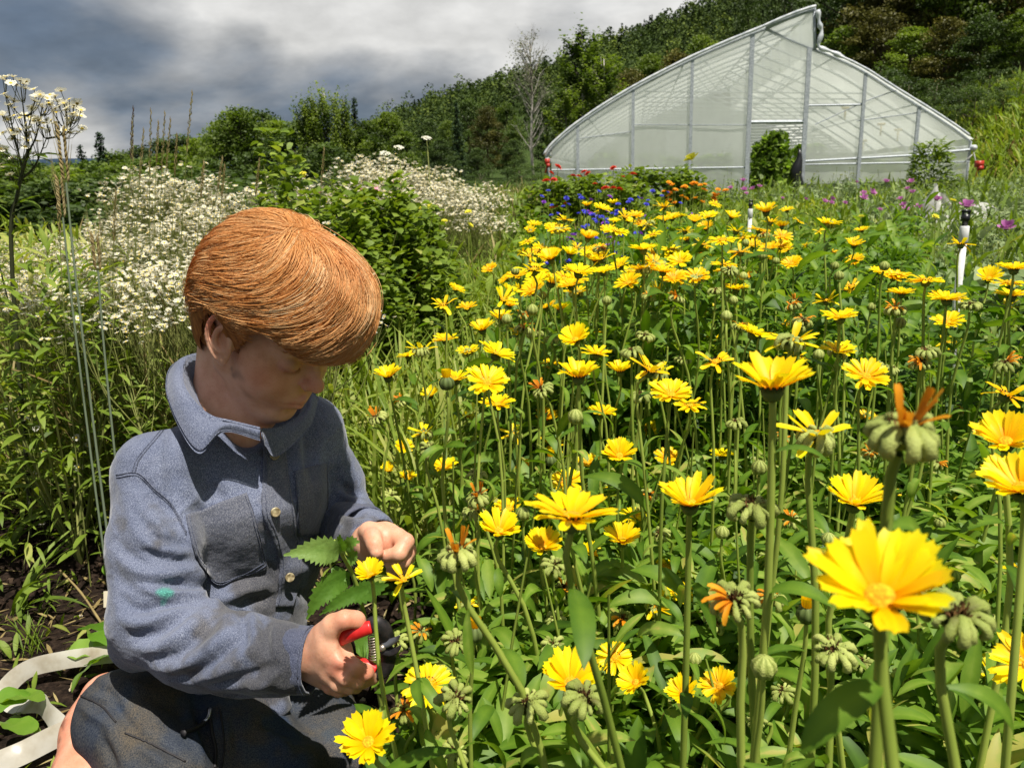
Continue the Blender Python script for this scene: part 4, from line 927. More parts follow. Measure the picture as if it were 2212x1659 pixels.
# collar
def thicken(G, t):
    """G (rows, cols, 3) -> closed shell"""
    r, c = G.shape[:2]; V = G.reshape(-1, 3); idx = np.arange(r*c).reshape(r, c)
    F = np.stack([idx[:-1, :-1], idx[1:, :-1], idx[1:, 1:], idx[:-1, 1:]], -1).reshape(-1, 4); N_ = vnormals(V, F)
    n = r*c; rim = list(idx[0, :])+list(idx[1:, -1])+list(idx[-1, -2::-1])+list(idx[-2:0:-1, 0])
    F2 = F[:, ::-1]+n; Fr = np.array([[a, n+a, n+b, b] for a, b in zip(rim, rim[1:]+rim[:1])])
    return np.concatenate([V, V-N_*t]), np.concatenate([F, F2, Fr])
def collar(inner, fold, outer, name='collar', nc=40):
    A = [spline(np.array([W(*p) for p in row]), nc) for row in (inner, fold, outer)]
    rows = []
    for u in np.linspace(0, 1, 6): rows.append(A[0]*(1-u)+A[1]*u)
    out = (A[1]-A[0]); 
    for u in np.linspace(0, 1, 14)[1:]:
        p = A[1]*(1-u)+A[2]*u; bul = math.sin(math.pi*min(1, u*1.0))*.006+(.004 if u < .1 else 0)
        vw = CAMP-p; vw /= np.linalg.norm(vw, axis=1)[:, None]; rows.append(p+vw*bul+np.array([0, 0, bul*.8]))
    G = np.array(rows); V, F = thicken(G, .0022)
    return G, pmesh(name, V, F, [chambray], shirt, col=grey_col(V, (.97, .97, .97)))
G, _c = collar([(446, 800, 1.09), (425, 830, 1.04), (428, 862, 1.0), (445, 890, .98), (470, 912, .97), (510, 930, .965), (562, 940, .965)],
       [(440, 766, 1.115), (404, 778, 1.06), (398, 826, .995), (425, 870, .96), (458, 897, .95), (505, 914, .945), (563, 928, .955)],
       [(428, 768, 1.135), (372, 792, 1.075), (358, 842, 1.00), (384, 918, .94), (430, 980, .912), (482, 934, .932), (562, 952, .945)], nc=60)
mb = MB(); mb.tube(G[-2]-np.array(PO)+np.array([0, -.0016, .001]), .0007, 5, col=1.); mb.build('stitching', seam_m, _c)
G, _c2 = collar([(564, 942, .968), (600, 935, 1.01), (640, 905, 1.07), (650, 870, 1.12)], [(565, 930, .96), (610, 922, 1.0), (655, 890, 1.06), (668, 850, 1.12)],
       [(572, 962, .952), (600, 985, .968), (668, 925, 1.04), (690, 862, 1.12)])
# cuffs
def cuff(a, b, ra, rb, name='cuff', parent=None, sq=.9):
    pts = np.array([a, a+(b-a)*.04, a+(b-a)*.5, b-(b-a)*.04, b, b-(b-a)*.02, a+(b-a)*.4]); rr = [ra*.96, ra, (ra+rb)/2*1.01, rb, rb*.985, rb*.92, rb*.90]
    ax = (b-a)/np.linalg.norm(b-a); u = np.cross(ax, [0, 0, 1]); u /= np.linalg.norm(u); v = np.cross(ax, u); n = 44; V = []
    for p, r_ in zip(pts, rr):
        for k in range(n):
            t = 2*np.pi*k/n; w_ = 1+.022*math.sin(5*t+1)+.015*math.sin(11*t)
            V.append(p+r_*w_*(u*math.cos(t)*sq+v*math.sin(t)))
    F = [[j*n+k, (j+1)*n+k, (j+1)*n+(k+1) % n, j*n+(k+1) % n] for j in range(len(pts)-1) for k in range(n)]
    V = np.array(V); return pmesh(name, V, np.array(F), [chambray], shirt, col=grey_col(V, (.62, .60, .62)))
ca, cb_ = W(614, 1424, .802), W(674, 1427, .798)
cuff(ca, cb_, .0385, .0372)
for u_ in (.08, .90):
    q = ca+(cb_-ca)*u_; ax = (cb_-ca)/np.linalg.norm(cb_-ca); uu = np.cross(ax, [0, 0, 1]); uu /= np.linalg.norm(uu); vv = np.cross(ax, uu); t = np.linspace(0, 2*np.pi, 50)
    mb = MB(); mb.tube(q-np.array(PO)+.0387*(uu*np.cos(t)[:, None]*.9+vv*np.sin(t)[:, None]*1.0), .0006, 5, col=1.); mb.build('stitching', seam_m, shirt)
cuff(W(752, 1138, 1.095), W(790, 1160, 1.035), .043, .044)
# undershirt
us = SDF((-.5, .85, .3), (-.2, 1.2, .62), .004); us.cone(NECK1+np.array([0, 0, -.02])+FWD*.012, NECK1+np.array([0, 0, -.09]), .056, .085, .01); V, F = us.mesh(1)
pmesh('undershirt', V, F, [mat('dark_jersey', (.012, .018, .024), .9, .1)])
# trousers
def build_trousers():
    g = SDF((-.75, .62, -.02), (-.08, 1.22, .42), .0035)
    g.ell(PEL+np.array([0, 0, .0]), (.10, .13, .085), TB, 0)
    g.chain([PEL+[0, 0, .0], W(400, 1560, .94), W(276, 1552, .87)], [.080, .068, .058], .025)
    g.chain([W(276, 1552, .87), W(312, 1610, .84), W(355, 1690, .80)], [.057, .052, .054], .02)
    g.chain([PEL, W(500, 1620, .90), W(600, 1700, .86)], [.085, .074, .066], .025)
    g.chain([PEL+[.03, .0, 0], W(650, 1560, 1.0), W(740, 1640, .93)], [.07, .070, .06], .025)
    g.cone(W(250, 1520, .90), W(160, 1460, .90), .012, .018, .02) if False else None
    V, F = g.mesh(1); N_ = vnormals(V, F)
    nz = np.array([mnoise.noise(Vector(p*14))*.004+mnoise.noise(Vector(p*38))*.0018 for p in V]); V = V+N_*nz[:, None]; N_ = vnormals(V, F)
    R_, S_ = .0048, -.006
    folds = [([(190, 1480), (240, 1500), (262, 1545), (300, 1580)], S_*1.2, 9), ([(170, 1462), (230, 1470), (300, 1480), (350, 1500)], R_, 13), ([(178, 1525), (205, 1545), (245, 1570)], R_*1.2, 10), ([(168, 1500), (215, 1520), (260, 1530)], S_, 9),
        ([(275, 1585), (330, 1605), (400, 1640)], S_, 8), ([(230, 1560), (250, 1600), (270, 1655)], R_, 12), ([(220, 1590), (235, 1625), (250, 1655)], S_, 8), ([(420, 1520), (440, 1580), (470, 1650)], S_*1.1, 8), ([(400, 1510), (415, 1575), (440, 1650)], R_, 9),
        ([(500, 1540), (510, 1600), (505, 1650)], S_, 7), ([(560, 1580), (600, 1600), (640, 1640)], R_, 10), ([(330, 1510), (380, 1530), (410, 1560)], S_*.8, 12), ([(350, 1480), (400, 1500), (430, 1530)], R_*.8, 12), ([(560, 1560), (620, 1580), (680, 1600)], S_, 9), ([(300, 1610), (340, 1640), (360, 1658)], R_, 9)]
    V = unproj_fold(V, N_, folds); V = lap(V, F, .3)
    P = proj(V); nv = np.array([mnoise.fractal(Vector(p*20), .8, 2., 3) for p in V]); C_ = np.ones((len(V), 3))
    blue = sstep(.25, .6, nv*.8+.75*np.exp(-(((P[:, 0]-420)/70)**2+((P[:, 1]-1520)/50)**2))+.7*np.exp(-(((P[:, 0]-580)/70)**2+((P[:, 1]-1600)/60)**2)))
    C_ = C_*(1-blue[:, None])+blue[:, None]*np.array([.75, .95, 1.25])
    mud = sstep(.1, .5, -nv+.2)[:, None]*.6; C_ = C_*(1-mud)+mud*np.array([1.25, 1.05, .78])
    return V, F, C_
TRV, TRF, TRC = build_trousers(); trousers = pmesh('trousers', TRV, TRF, [work_cloth], col=TRC)
TRB = BVHTree.FromPolygons([tuple(v) for v in TRV], TRF.tolist())
blk = mat('black_webbing', (.02, .018, .02), .6, .4); zipm = mat('zip_metal', (.55, .55, .58), .3, .5, metal=.9)
seam(TRB, [(450, 1532), (458, 1580), (466, 1620), (462, 1658)], .0022, 30, trousers, 'pocket_zip', blk, .001)
seam(TRB, [(475, 1535), (482, 1580), (484, 1620), (478, 1658)], .0012, 30, trousers, 'seam', blk, .001)
seam(TRB, [(270, 1583), (330, 1608), (400, 1645)], .0012, 30, trousers, 'seam', blk, .001)
seam(TRB, [(170, 1500), (215, 1522), (250, 1560)], .0012, 30, trousers, 'seam', blk, .001)
def pull():
    mb = MB(); q = [cast(TRB, a, b, .006) for a, b in ((455, 1537), (452, 1555), (444, 1563))]
    mb.tube(spline(np.array(q)-np.array(PO), 10), .0022, 6); mb.build('zip_slider', zipm, trousers)
    mb = MB(); q = [cast(TRB, a, b, .006) for a, b in ((446, 1562), (425, 1572), (400, 1588), (390, 1592))]
    mb.tube(spline(np.array(q)-np.array(PO), 12), [.003]*10+[.0045]*2, 7); mb.build('zip_pull', blk, trousers)
pull()
print('clothes', time.time()-T0)
# ------------------------------------------------------------------ hair
def hair_shell():
    g = SDF((-.17, -.13, -.14), (.17, .13, .20), .004)
    E_ = lambda c, r, k=.02: g.ell(c, r, None, k)
    E_((-.008, 0, .050), (.112, .092, .099), 0)
    E_((.048, 0, .082), (.078, .074, .070)); E_((.072, -.004, .056), (.050, .062, .052), .03)
    E_((-.050, 0, .018), (.073, .078, .080)); E_((-.050, 0, -.045), (.048, .058, .050), .03)
    return g.mesh(2)
def build_hair():
    rng = random.Random(5)
    Vs, Fs = hair_shell(); bv = BVHTree.FromPolygons([tuple(v) for v in Vs], Fs.tolist())
    O = Vector((-.005, 0, .035))
    def surf(d, off=0.):
        d = Vector(d).normalized(); off -= .0035; h = bv.ray_cast(O+d*.3, -d)
        r = (h[0]-O).length if h[0] is not None else .11
        return np.array(O+d*(r+off))
    zx = [-.2, -.052, -.040, -.020, .004, .016, .024, .040, .062, .085, .110, .16]
    zz = [-.11, -.095, -.005, .028, .026, -.010, -.008, .036, .058, .054, .047, .032]
    zb = lambda x: np.interp(x, zx, zz)
    # under layer: shell cut at the hair line
    V = Vs.copy(); keep = V[:, 2] > zb(V[:, 0])-.004; F = Fs[keep[Fs].any(1)]; V[:, 2] = np.where(keep | (zb(V[:, 0])-V[:, 2] > .012), V[:, 2], zb(V[:, 0])-.004)
    V = (V-np.array(O))*.968+np.array(O)
    used = np.unique(F); mp = -np.ones(len(V), int); mp[used] = np.arange(len(used)); V = V[used]; F = mp[F]
    hair_c = [(.0, (.26, .080, .016)), (.3, (.62, .24, .055)), (.6, (.86, .42, .14)), (.85, (.93, .58, .26)), (1, (.96, .72, .42))]
    hm = mat('ginger_hair', c_attr(hair_c), .52, .4, trans=.25)
    hmd = mat('ginger_hair_under', c_noise(160, [(.3, (.16, .05, .011)), (.7, (.48, .18, .045))], stretch=(1, 1, .2)), .6, .2)
    Vw = np.array([HL(p) for p in V]); root = pmesh('hair', Vw, F, [hmd])
    Wd = Vector((-.020, .004, 1)).normalized(); fw = Vector((1, 0, 0)); fw = (fw-Wd*fw.dot(Wd)).normalized(); sd_ = Wd.cross(fw)
    def path(th0, ph0, length, n, lift=0., swmul=1., tiplift=.004):
        over = rng.uniform(-.002, .007)
        """flow from the crown; returns points in head space"""
        pts = []; th = th0; ph = ph0; prev = None; st = length/(n-1)
        for i in range(n):
            d = Wd*math.cos(th)+(fw*math.cos(ph)+sd_*math.sin(ph))*math.sin(th)
            u = i/(n-1); p = surf(d, lift*math.sin(math.pi*min(1, u*1.1))+tiplift*u**3-.0015)
            pts.append(p)
            if p[2] < zb(p[0])-over and i > 1: break
            if -.030 < p[0] < .030 and -.045 < p[2] < .032 and p[1] < .0 and i > 1: break
            # sweep of azimuth towards the back on the near side
            k = math.degrees(ph) % 360
            near = math.exp(-(((k-300+180) % 360-180)/62)**2)          # near side / front quarter
            far = math.exp(-(((k-70+180) % 360-180)/50)**2)
            sw = (-2.9*near*sstep(.35, 1.3, th)-.5+.2*far)*swmul
            r_ = .115
            dth = 1/math.sqrt(1+(sw*math.sin(th))**2*.55)
            th += st/r_*dth; ph += st/r_*sw*dth*.62
        return np.array(pts)
    Vl, Fl, Cl, off = [], [], [], 0
    def add(P, r, c, ns=3):
        nonlocal off
        if len(P) < 4: return
        P = P @ HM.T + HC - np.array(PO); k = len(P); u = np.linspace(0, 1, k); rr = r*(1-.72*u**3)*np.clip(.55+u*4, 0, 1)
        V, F, _ = tube_np(P, rr, ns); Vl.append(V); Fl.append(F+off); off += len(V); Cl.append(np.repeat(np.clip(c+.10*(u-.5), 0, 1), ns))
    nl = 1150
    for L_ in range(nl):
        ph = rng.random()*2*math.pi; th = rng.random()**.75*1.75
        if rng.random() < .22: th = rng.uniform(.0, .4)
        ln = rng.uniform(.05, .13); lift = rng.uniform(-.001, .0062); tone = rng.gauss(.60, .17); sw = rng.uniform(.82, 1.15)
        n = 13; ns_ = rng.randint(12, 22); spread = rng.uniform(.05, .11); base = path(th, ph, ln, n, lift, sw, rng.uniform(.000, .006))
        if len(base) < 5: continue
        for s in range(ns_):
            a = rng.gauss(0, 1); b = rng.gauss(0, 1)
            u = np.linspace(0, 1, len(base))[:, None]; t_ = np.gradient(base, axis=0); t_ /= np.linalg.norm(t_, axis=1)[:, None]+1e-9
            nr = base-np.array(O); nr /= np.linalg.norm(nr, axis=1)[:, None]; bi = np.cross(t_, nr)
            wd = .0072*(1-.82*u**1.2)+.0006; P = base+bi*a*wd*(spread/.08)+nr*(b*.0009-.0004)+bi*.0012*np.sin(u*6+rng.random()*6)*rng.gauss(0, .6)
            P = P[:max(4, int(len(P)*rng.uniform(.62, 1.01)))]
            add(P, rng.uniform(.00026, .00042), tone+rng.gauss(0, .06))
    for L_ in range(1300):   # fly-away hairs
        P = path(rng.random()*1.7, rng.random()*2*math.pi, rng.uniform(.03, .10), 10, rng.uniform(.002, .006), rng.uniform(.4, 1.6), rng.uniform(.0, .008))
        add(P, .00016, rng.uniform(.6, 1.))
    # short hair on the temple, before and behind the ear and on the nape
    for L_ in range(1500):
        q = rng.random()
        if q < .45: x = rng.uniform(-.075, -.035); z0 = rng.uniform(-.07, .02); dx, dz = rng.uniform(-.004, .012), -rng.uniform(.02, .035)
        elif q < .75: x = rng.uniform(.006, .028); z0 = rng.uniform(-.002, .03); dx, dz = rng.uniform(-.006, .006), -rng.uniform(.014, .026)
        else: x = rng.uniform(.03, .10); z0 = zb(x)+rng.uniform(.002, .012); dx, dz = -rng.uniform(.005, .02), -rng.uniform(.006, .014)
        for s in (-1, 1):
            d0 = Vector((x, s*.07, z0))-O; p0 = surf(d0, -.006); p1 = surf(Vector((x+dx*.5, s*.07, z0+dz*.5))-O, -.007); p2 = surf(Vector((x+dx, s*.066, z0+dz))-O, -.010)
            add(spline(np.array([p0, p1, p2]), 6), .00035, rng.uniform(.15, .6))
    me = mesh_np('hair_strands', np.concatenate(Vl), np.concatenate(Fl), [hm], True, None, np.concatenate(Cl)); o = mobj('hair_strands', me, root); o['kind'] = 'stuff'
    # brow and lashes
    for s in (-1, 1):
        mb = MB()
        for k in range(60):
            u = rng.random(); x0 = .0905-.018*u**1.5; y0 = s*(.012+.036*u); z0 = .0265+.004*math.sin(u*2.6)+rng.gauss(0, .0014)
            P = np.array([[x0, y0, z0], [x0+.0015, y0+s*.002, z0+.0016], [x0+.0005, y0+s*.0046, z0+.0018]]); mb.tube(P @ HM.T+HC-np.array(PO), [.0003, .00028, .0001], 3, 0, rng.uniform(.1, .5), cap=False)
        mb.build('eyebrow', hm, person, kind='stuff')
    for s in (-1, 1):
        mb = MB()
        for k in range(26):
            u = k/25; a = -1.0+2.0*u; cx, cy_, cz = .0745, s*.031, .0105
            p = np.array([cx+.0124*math.cos(a*.95), cy_+s*.0138*math.sin(a), cz-.0042]); dr = np.array([.8*math.cos(a), s*.7*math.sin(a), -.62]); L2 = .0042
            P = np.array([p, p+dr*L2*.5, p+dr*L2+[0, 0, .0008]]); mb.tube(P @ HM.T+HC-np.array(PO), [.00026, .0002, .0001], 3, 0, rng.uniform(.0, .2), cap=False)
        mb.build('eyelashes', hm, person, kind='stuff')
build_hair()
print('hair', time.time()-T0)
# ------------------------------------------------------------------ leaves, blades and flower heads
def leaves(P, yaw, L_, Wd, el, curl, nseg=5, fold=.18, prof=1.0, rng=NR, twist=0.):
    """vectorised arching leaves: base P, heading yaw, length, half width, start elevation, bend (radians over the length)"""
    n = len(P); bc = lambda a: np.broadcast_to(np.asarray(a, float), (n,)); yaw, L_, Wd, el, curl = map(bc, (yaw, L_, Wd, el, curl))
    t = np.linspace(0, 1, nseg+1); ang = el[:, None]-curl[:, None]*t[None]; ds = L_[:, None]/nseg
    r = np.concatenate([np.zeros((n, 1)), np.cumsum(np.cos((ang[:, 1:]+ang[:, :-1])/2)*ds, 1)], 1); z = np.concatenate([np.zeros((n, 1)), np.cumsum(np.sin((ang[:, 1:]+ang[:, :-1])/2)*ds, 1)], 1)
    w = (np.sin(np.pi*np.clip(t**prof, 0, 1)*.97+.06)**.75)[None]*Wd[:, None]; w[:, -1] = Wd*.02
    dx, dy = np.cos(yaw), np.sin(yaw); C = np.stack([P[:, 0, None]+dx[:, None]*r, P[:, 1, None]+dy[:, None]*r, P[:, 2, None]+z], -1)
    tw = rng.normal(0, .35, n)+twist; S = np.stack([-dy*np.cos(tw), dx*np.cos(tw), np.sin(tw)], -1)[:, None]
    up = np.stack([-np.sin(ang)*dx[:, None], -np.sin(ang)*dy[:, None], np.cos(ang)], -1)
    A = C-S*w[..., None]+up*(w*fold)[..., None]; B = C+S*w[..., None]+up*(w*fold)[..., None]
    k = nseg+1
    if fold > 0:
        V = np.stack([A, C, B], 2).reshape(n, k*3, 3); a = np.arange(nseg)[:, None]*3+np.arange(2)[None]; q = np.stack([a, a+1, a+4, a+3], -1).reshape(-1, 4)
    else:
        V = np.stack([A, B], 2).reshape(n, k*2, 3); a = np.arange(nseg)*2; q = np.stack([a, a+1, a+3, a+2], -1)
    m = V.shape[1]; F = (q[None]+np.arange(n)[:, None, None]*m).reshape(-1, 4)
    return V.reshape(-1, 3), F, m
def leafcol(c, q, rib=.2):
    a = np.repeat(c, q)
    if q % 3 == 0: a[1::3] += rib; a[0::3] -= .05
    return np.clip(a, 0, 1)
M_cal = mat('calendula_leaf', c_attr_rnd([(0, (.030, .072, .006)), (.35, (.080, .170, .012)), (.7, (.160, .275, .024)), (.93, (.28, .39, .06)), (1, (.44, .42, .10))], .25, 40), .5, .3, trans=.42, tint=(1.5, 1.45, .5))
M_stem = mat('calendula_stem', c_attr_rnd([(0, (.15, .22, .025)), (1, (.33, .40, .07))], .4), .55, .3)
M_weed = mat('weed_leaf', c_attr_rnd([(0, (.060, .105, .010)), (.45, (.145, .22, .022)), (.8, (.25, .33, .045)), (1, (.40, .40, .11))], .2), .55, .3, trans=.35, tint=(1.5, 1.5, .5))
M_straw = mat('dry_grass', c_attr_rnd([(0, (.16, .11, .04)), (.5, (.34, .26, .11)), (1, (.52, .44, .22))], .2), .7, .2, trans=.2)
M_grey = mat('poppy_leaf', c_attr_rnd([(0, (.09, .14, .045)), (.5, (.20, .27, .10)), (1, (.36, .42, .20))], .2), .6, .3, trans=.25)
def sstep1(x): return x*x*(3-2*x)
def petal_col(N, L):
    a = N.new('ShaderNodeAttribute'); a.attribute_name = 'Col'; o = N.new('ShaderNodeObjectInfo')
    r1 = _ramp(N, L, a.outputs['Fac'], [(0, (.86, .34, .0)), (.25, (.95, .56, .0)), (.6, (.98, .75, .002)), (1, (.99, .85, .008))])
    h = N.new('ShaderNodeHueSaturation'); m = N.new('ShaderNodeMath'); m.operation = 'MULTIPLY_ADD'; L.new(o.outputs['Random'], m.inputs[0]); m.inputs[1].default_value = .034; m.inputs[2].default_value = .476
    L.new(m.outputs[0], h.inputs['Hue']); L.new(r1, h.inputs['Color']); return h.outputs[0]
M_petal = mat('marigold_petal', petal_col, .45, .25, trans=.42)
M_petal_old = mat('withered_petal', c_attr_rnd([(0, (.55, .16, .01)), (.6, (.80, .32, .01)), (1, (.90, .45, .03))], .3), .6, .2, trans=.35)
M_disc = mat('marigold_disc', c_noise(420, [(.35, (.55, .22, .01)), (.6, (.85, .48, .02))]), .8, .1, bump=(600, .8, .002))
M_calyx = mat('calyx', c_attr([(0, (.035, .030, .012)), (.3, (.07, .10, .025)), (1, (.15, .20, .06))]), .6, .2)
M_seed = mat('green_seed', c_attr_rnd([(0, (.11, .11, .025)), (.4, (.24, .29, .06)), (1, (.44, .48, .14))], .3), .6, .25, bump=(700, .6, .0015))
M_brown = mat('dry_brown', c_attr_rnd([(0, (.035, .018, .008)), (.6, (.13, .065, .025)), (1, (.26, .14, .05))], .3), .85, .1)
def petal_mesh(L_=.026, wd=.0040, droop=.5, lift=.5, n=7, notch=True, wave=0.):
    """one strap petal along +x from the origin, rising by lift then flattening"""
    t = np.linspace(0, 1, n+1); V = []; c = []; x = z = 0
    for i, u in enumerate(t):
        if i: a = lift-droop*u; x += math.cos(a)*L_/n; z += math.sin(a)*L_/n
        w = wd*(.42+.58*min(1, u*1.9)**.8)*(1 if u < .84 else math.sqrt(max(0, 1-((u-.84)/.20)**2)))
        dz = math.sin(u*7+wave)*wave*.00022
        V += [[x, -w, z+dz+w*.22], [x+(-.0012 if u == 1 and notch else 0), -w*.36, z+dz-.0002], [x+(-.0012 if u == 1 and notch else 0), w*.36, z+dz-.0002], [x, w, z+dz+w*.22]]; c += [.25+.75*u]*4
    F = [[i*4+j, (i+1)*4+j, (i+1)*4+j+1, i*4+j+1] for i in range(n) for j in range(3)]
    return np.array(V), np.array(F), np.array(c)
def dome(r, h, n=10, k=4, z0=0.):
    V = []; F = []
    for j in range(k+1):
        a = j/k*math.pi/2
        for i in range(n): V.append([r*math.cos(a)*math.cos(2*math.pi*i/n), r*math.cos(a)*math.sin(2*math.pi*i/n), z0+h*math.sin(a)])
    for j in range(k):
        for i in range(n): F.append([j*n+i, j*n+(i+1) % n, (j+1)*n+(i+1) % n, (j+1)*n+i])
    return np.array(V), np.array(F)
def lathe(prof, n=12):
    V = [[r*math.cos(2*math.pi*i/n), r*math.sin(2*math.pi*i/n), z] for r, z in prof for i in range(n)]
    F = [[j*n+i, j*n+(i+1) % n, (j+1)*n+(i+1) % n, (j+1)*n+i] for j in range(len(prof)-1) for i in range(n)]
    return np.array(V), np.array(F)
def rotz(V, a): c, s = math.cos(a), math.sin(a); return V @ np.array([[c, -s, 0], [s, c, 0], [0, 0, 1]]).T
def bloom_parts(rng, np_=18, lift=.45, rows=2, ragged=0., L_=.026):
    """list of (V,F,col) petals in head space; head centre at origin, facing +z"""
    out = []
    for r_ in range(rows):
        m = np_ if r_ == 0 else int(np_*.55)
        for i in range(m):
            if rng.random() < ragged: continue
            V, F, c = petal_mesh(L_*(1-.10*r_)*rng.uniform(.85, 1.1), .0037*rng.uniform(.85, 1.15), rng.uniform(.05, .4), lift+.16*r_+rng.gauss(0, .07+ragged*.5), 6, True, rng.uniform(0, 3))
            V = V+[.0048, 0, .0004+.0007*r_]; V = rotz(V, 2*math.pi*(i+.5*r_)/m+rng.gauss(0, .05+ragged*.25)); out.append((V, F, np.clip(c*rng.uniform(.8, 1.1), 0, 1)))
    return out
def calyx_parts(mb, r=.0078, h=.010):
    V, F = lathe([(.0018, -h), (r*.7, -h*.85), (r, -h*.35), (r*.98, .0)], 12); mb.add(V, F, 0, .6)
    for i in range(14):
        a = 2*math.pi*i/14; V, F, c = petal_mesh(.0095, .0016, -.3, 1.0, 3, False); V = rotz(V+[r*.75, 0, -h*.55], a); mb.add(V, F, 0, 1-np.clip(c*1.1, 0, 1))
BL = {}      # joined meshes for smaller blooms; piece meshes for large ones
def make_bloom_meshes():
    rng = random.Random(21)
    for v in range(8):
        kind = ['open', 'open', 'flat', 'cup', 'cup', 'ragged', 'ragged', 'open'][v]
        lift = {'open': .38, 'flat': .12, 'cup': .72, 'ragged': .6}[kind]; rag = .5 if kind == 'ragged' else .03
        pt = bloom_parts(rng, 17, lift, 2 if kind != 'ragged' else 1, rag)
        mb = MB(); [mb.add(V, F, 0, c) for V, F, c in pt]
        BL[v] = dict(kind=kind, petals=mb.build('petals', M_petal, link_=False), pieces=[mesh_np('petal', V, F, [M_petal], True, None, c) for V, F, c in pt])
        mb = MB(); V, F = dome(.0062 if kind != 'ragged' else .0050, .0034, 12, 3, .0006); mb.add(V, F, 0, .5); BL[v]['disc'] = mb.build('disc', M_disc, link_=False)
        mb = MB(); calyx_parts(mb); BL[v]['calyx'] = mb.build('calyx', M_calyx, link_=False)
    # seed heads: a ring of curled green claws
    for v in range(5):
        mb = MB(); mc = MB(); md = MB(); R_ = .0125
        for ring, (m, rr, zz, sz) in enumerate([(10+v % 3, .0092, -.001, 1.12), (6, .0050, .003, .7)]):
            for i in range(m):
                a = 2*math.pi*(i+.5*ring)/m+rng.gauss(0, .1); s_ = sz*rng.uniform(.62, 1.3); th = np.linspace(-.9, rng.uniform(1.9, 3.1), 9); q = np.stack([rr+np.cos(th)*.0062*s_, np.sin(a*5+th)*.0004, zz+np.sin(th)*.0068*s_], 1)
                rr_ = rng.uniform(.0022, .0031)*s_*(1+.12*np.cos(np.arange(9)*math.pi))*np.array([.6, .9, 1, 1.05, 1.05, 1, .9, .7, .35]); V, F, _ = tube_np(q, rr_, 6); mb.add(rotz(V, a), F, 0, np.clip(.85-.75*(np.arange(len(V))//6/8.)**2+.12*np.cos(np.arange(len(V))*2.1)+rng.gauss(0, .10), 0, 1))
        V, F = dome(.005, .003, 8, 2, .001); md.add(V, F, 0, .4)
        for i in range(44): a = rng.random()*6.28; r_ = rng.random()*.0065; mc.tube([[r_*math.cos(a), r_*math.sin(a), .003], [r_*1.3*math.cos(a)+rng.gauss(0, .001), r_*1.3*math.sin(a)+rng.gauss(0, .001), .009+rng.random()*.004]], [.0011, .0004], 3, 0, rng.random(), cap=False)
        V, F = lathe([(.0016, -.009), (.007, -.0075), (.0105, -.003), (.0105, .0005)], 12); mb.add(V, F, 0, .35)
        mo = MB()
        for i in range(9): 
            V, F, c = petal_mesh(.019*rng.uniform(.7, 1.1), .0018, rng.uniform(-.5, .6) if v == 1 else rng.uniform(.5, 2.4), rng.uniform(.8, 1.5), 6, False, rng.uniform(0, 3)); mo.add(rotz(V+[.004, 0, .004], rng.gauss(0, .9) if v % 2 else rng.random()*6.28), F, 0, c*rng.uniform(.5, 1))
        BL['s%d' % v] = dict(claws=mb.build('seed_ring', M_seed, link_=False), core=mc.build('dry_core', M_brown, link_=False), old=mo.build('withered_petals', M_petal_old, link_=False))
    # buds
    for v in range(3):
        mb = MB(); V, F = lathe([(.0015, -.008), (.0065, -.0062), (.0085, -.001), (.0075, .004), (.0035, .0078), (.0004, .009)], 16); ph = np.arctan2(V[:, 1], V[:, 0]); V[:, :2] *= (1+.07*np.cos(ph*8))[:, None]; mb.add(V, F, 0, .55+.35*np.cos(ph*8)); BL['b%d' % v] = dict(bud=mb.build('bud', M_calyx if v == 2 else M_seed, link_=False))
        mo = MB()
        for i in range(11): V, F, c = petal_mesh(.014, .0022, -.1, 1.35, 4, False); mo.add(rotz(V+[.003, 0, .002], 2*math.pi*i/11), F, 0, c*.5)
        BL['b%d' % v]['tip'] = mo.build('petal_tips', M_petal, link_=False)
    # leaves as shared pieces
    for v in range(6):
        L_ = [.10, .085, .07, .12, .09, .05][v]; V, F, m = leaves(np.zeros((1, 3)), 0., L_, L_*[.11, .13, .15, .10, .10, .16][v], .75-.1*v, 1.1+.2*v, 8, .22, [1.1, 1.25, .9, 1.4, 1., .8][v], np.random.default_rng(v)); BL['l%d' % v] = mesh_np('leaf', V, F, [M_cal], True, None, leafcol(np.array([.25+.09*v]), len(V)))
make_bloom_meshes()
def gz(x, y): return float(ground(x, y))
FH = []         # where heads stand (avoid pile-ups)
frng = random.Random(77)
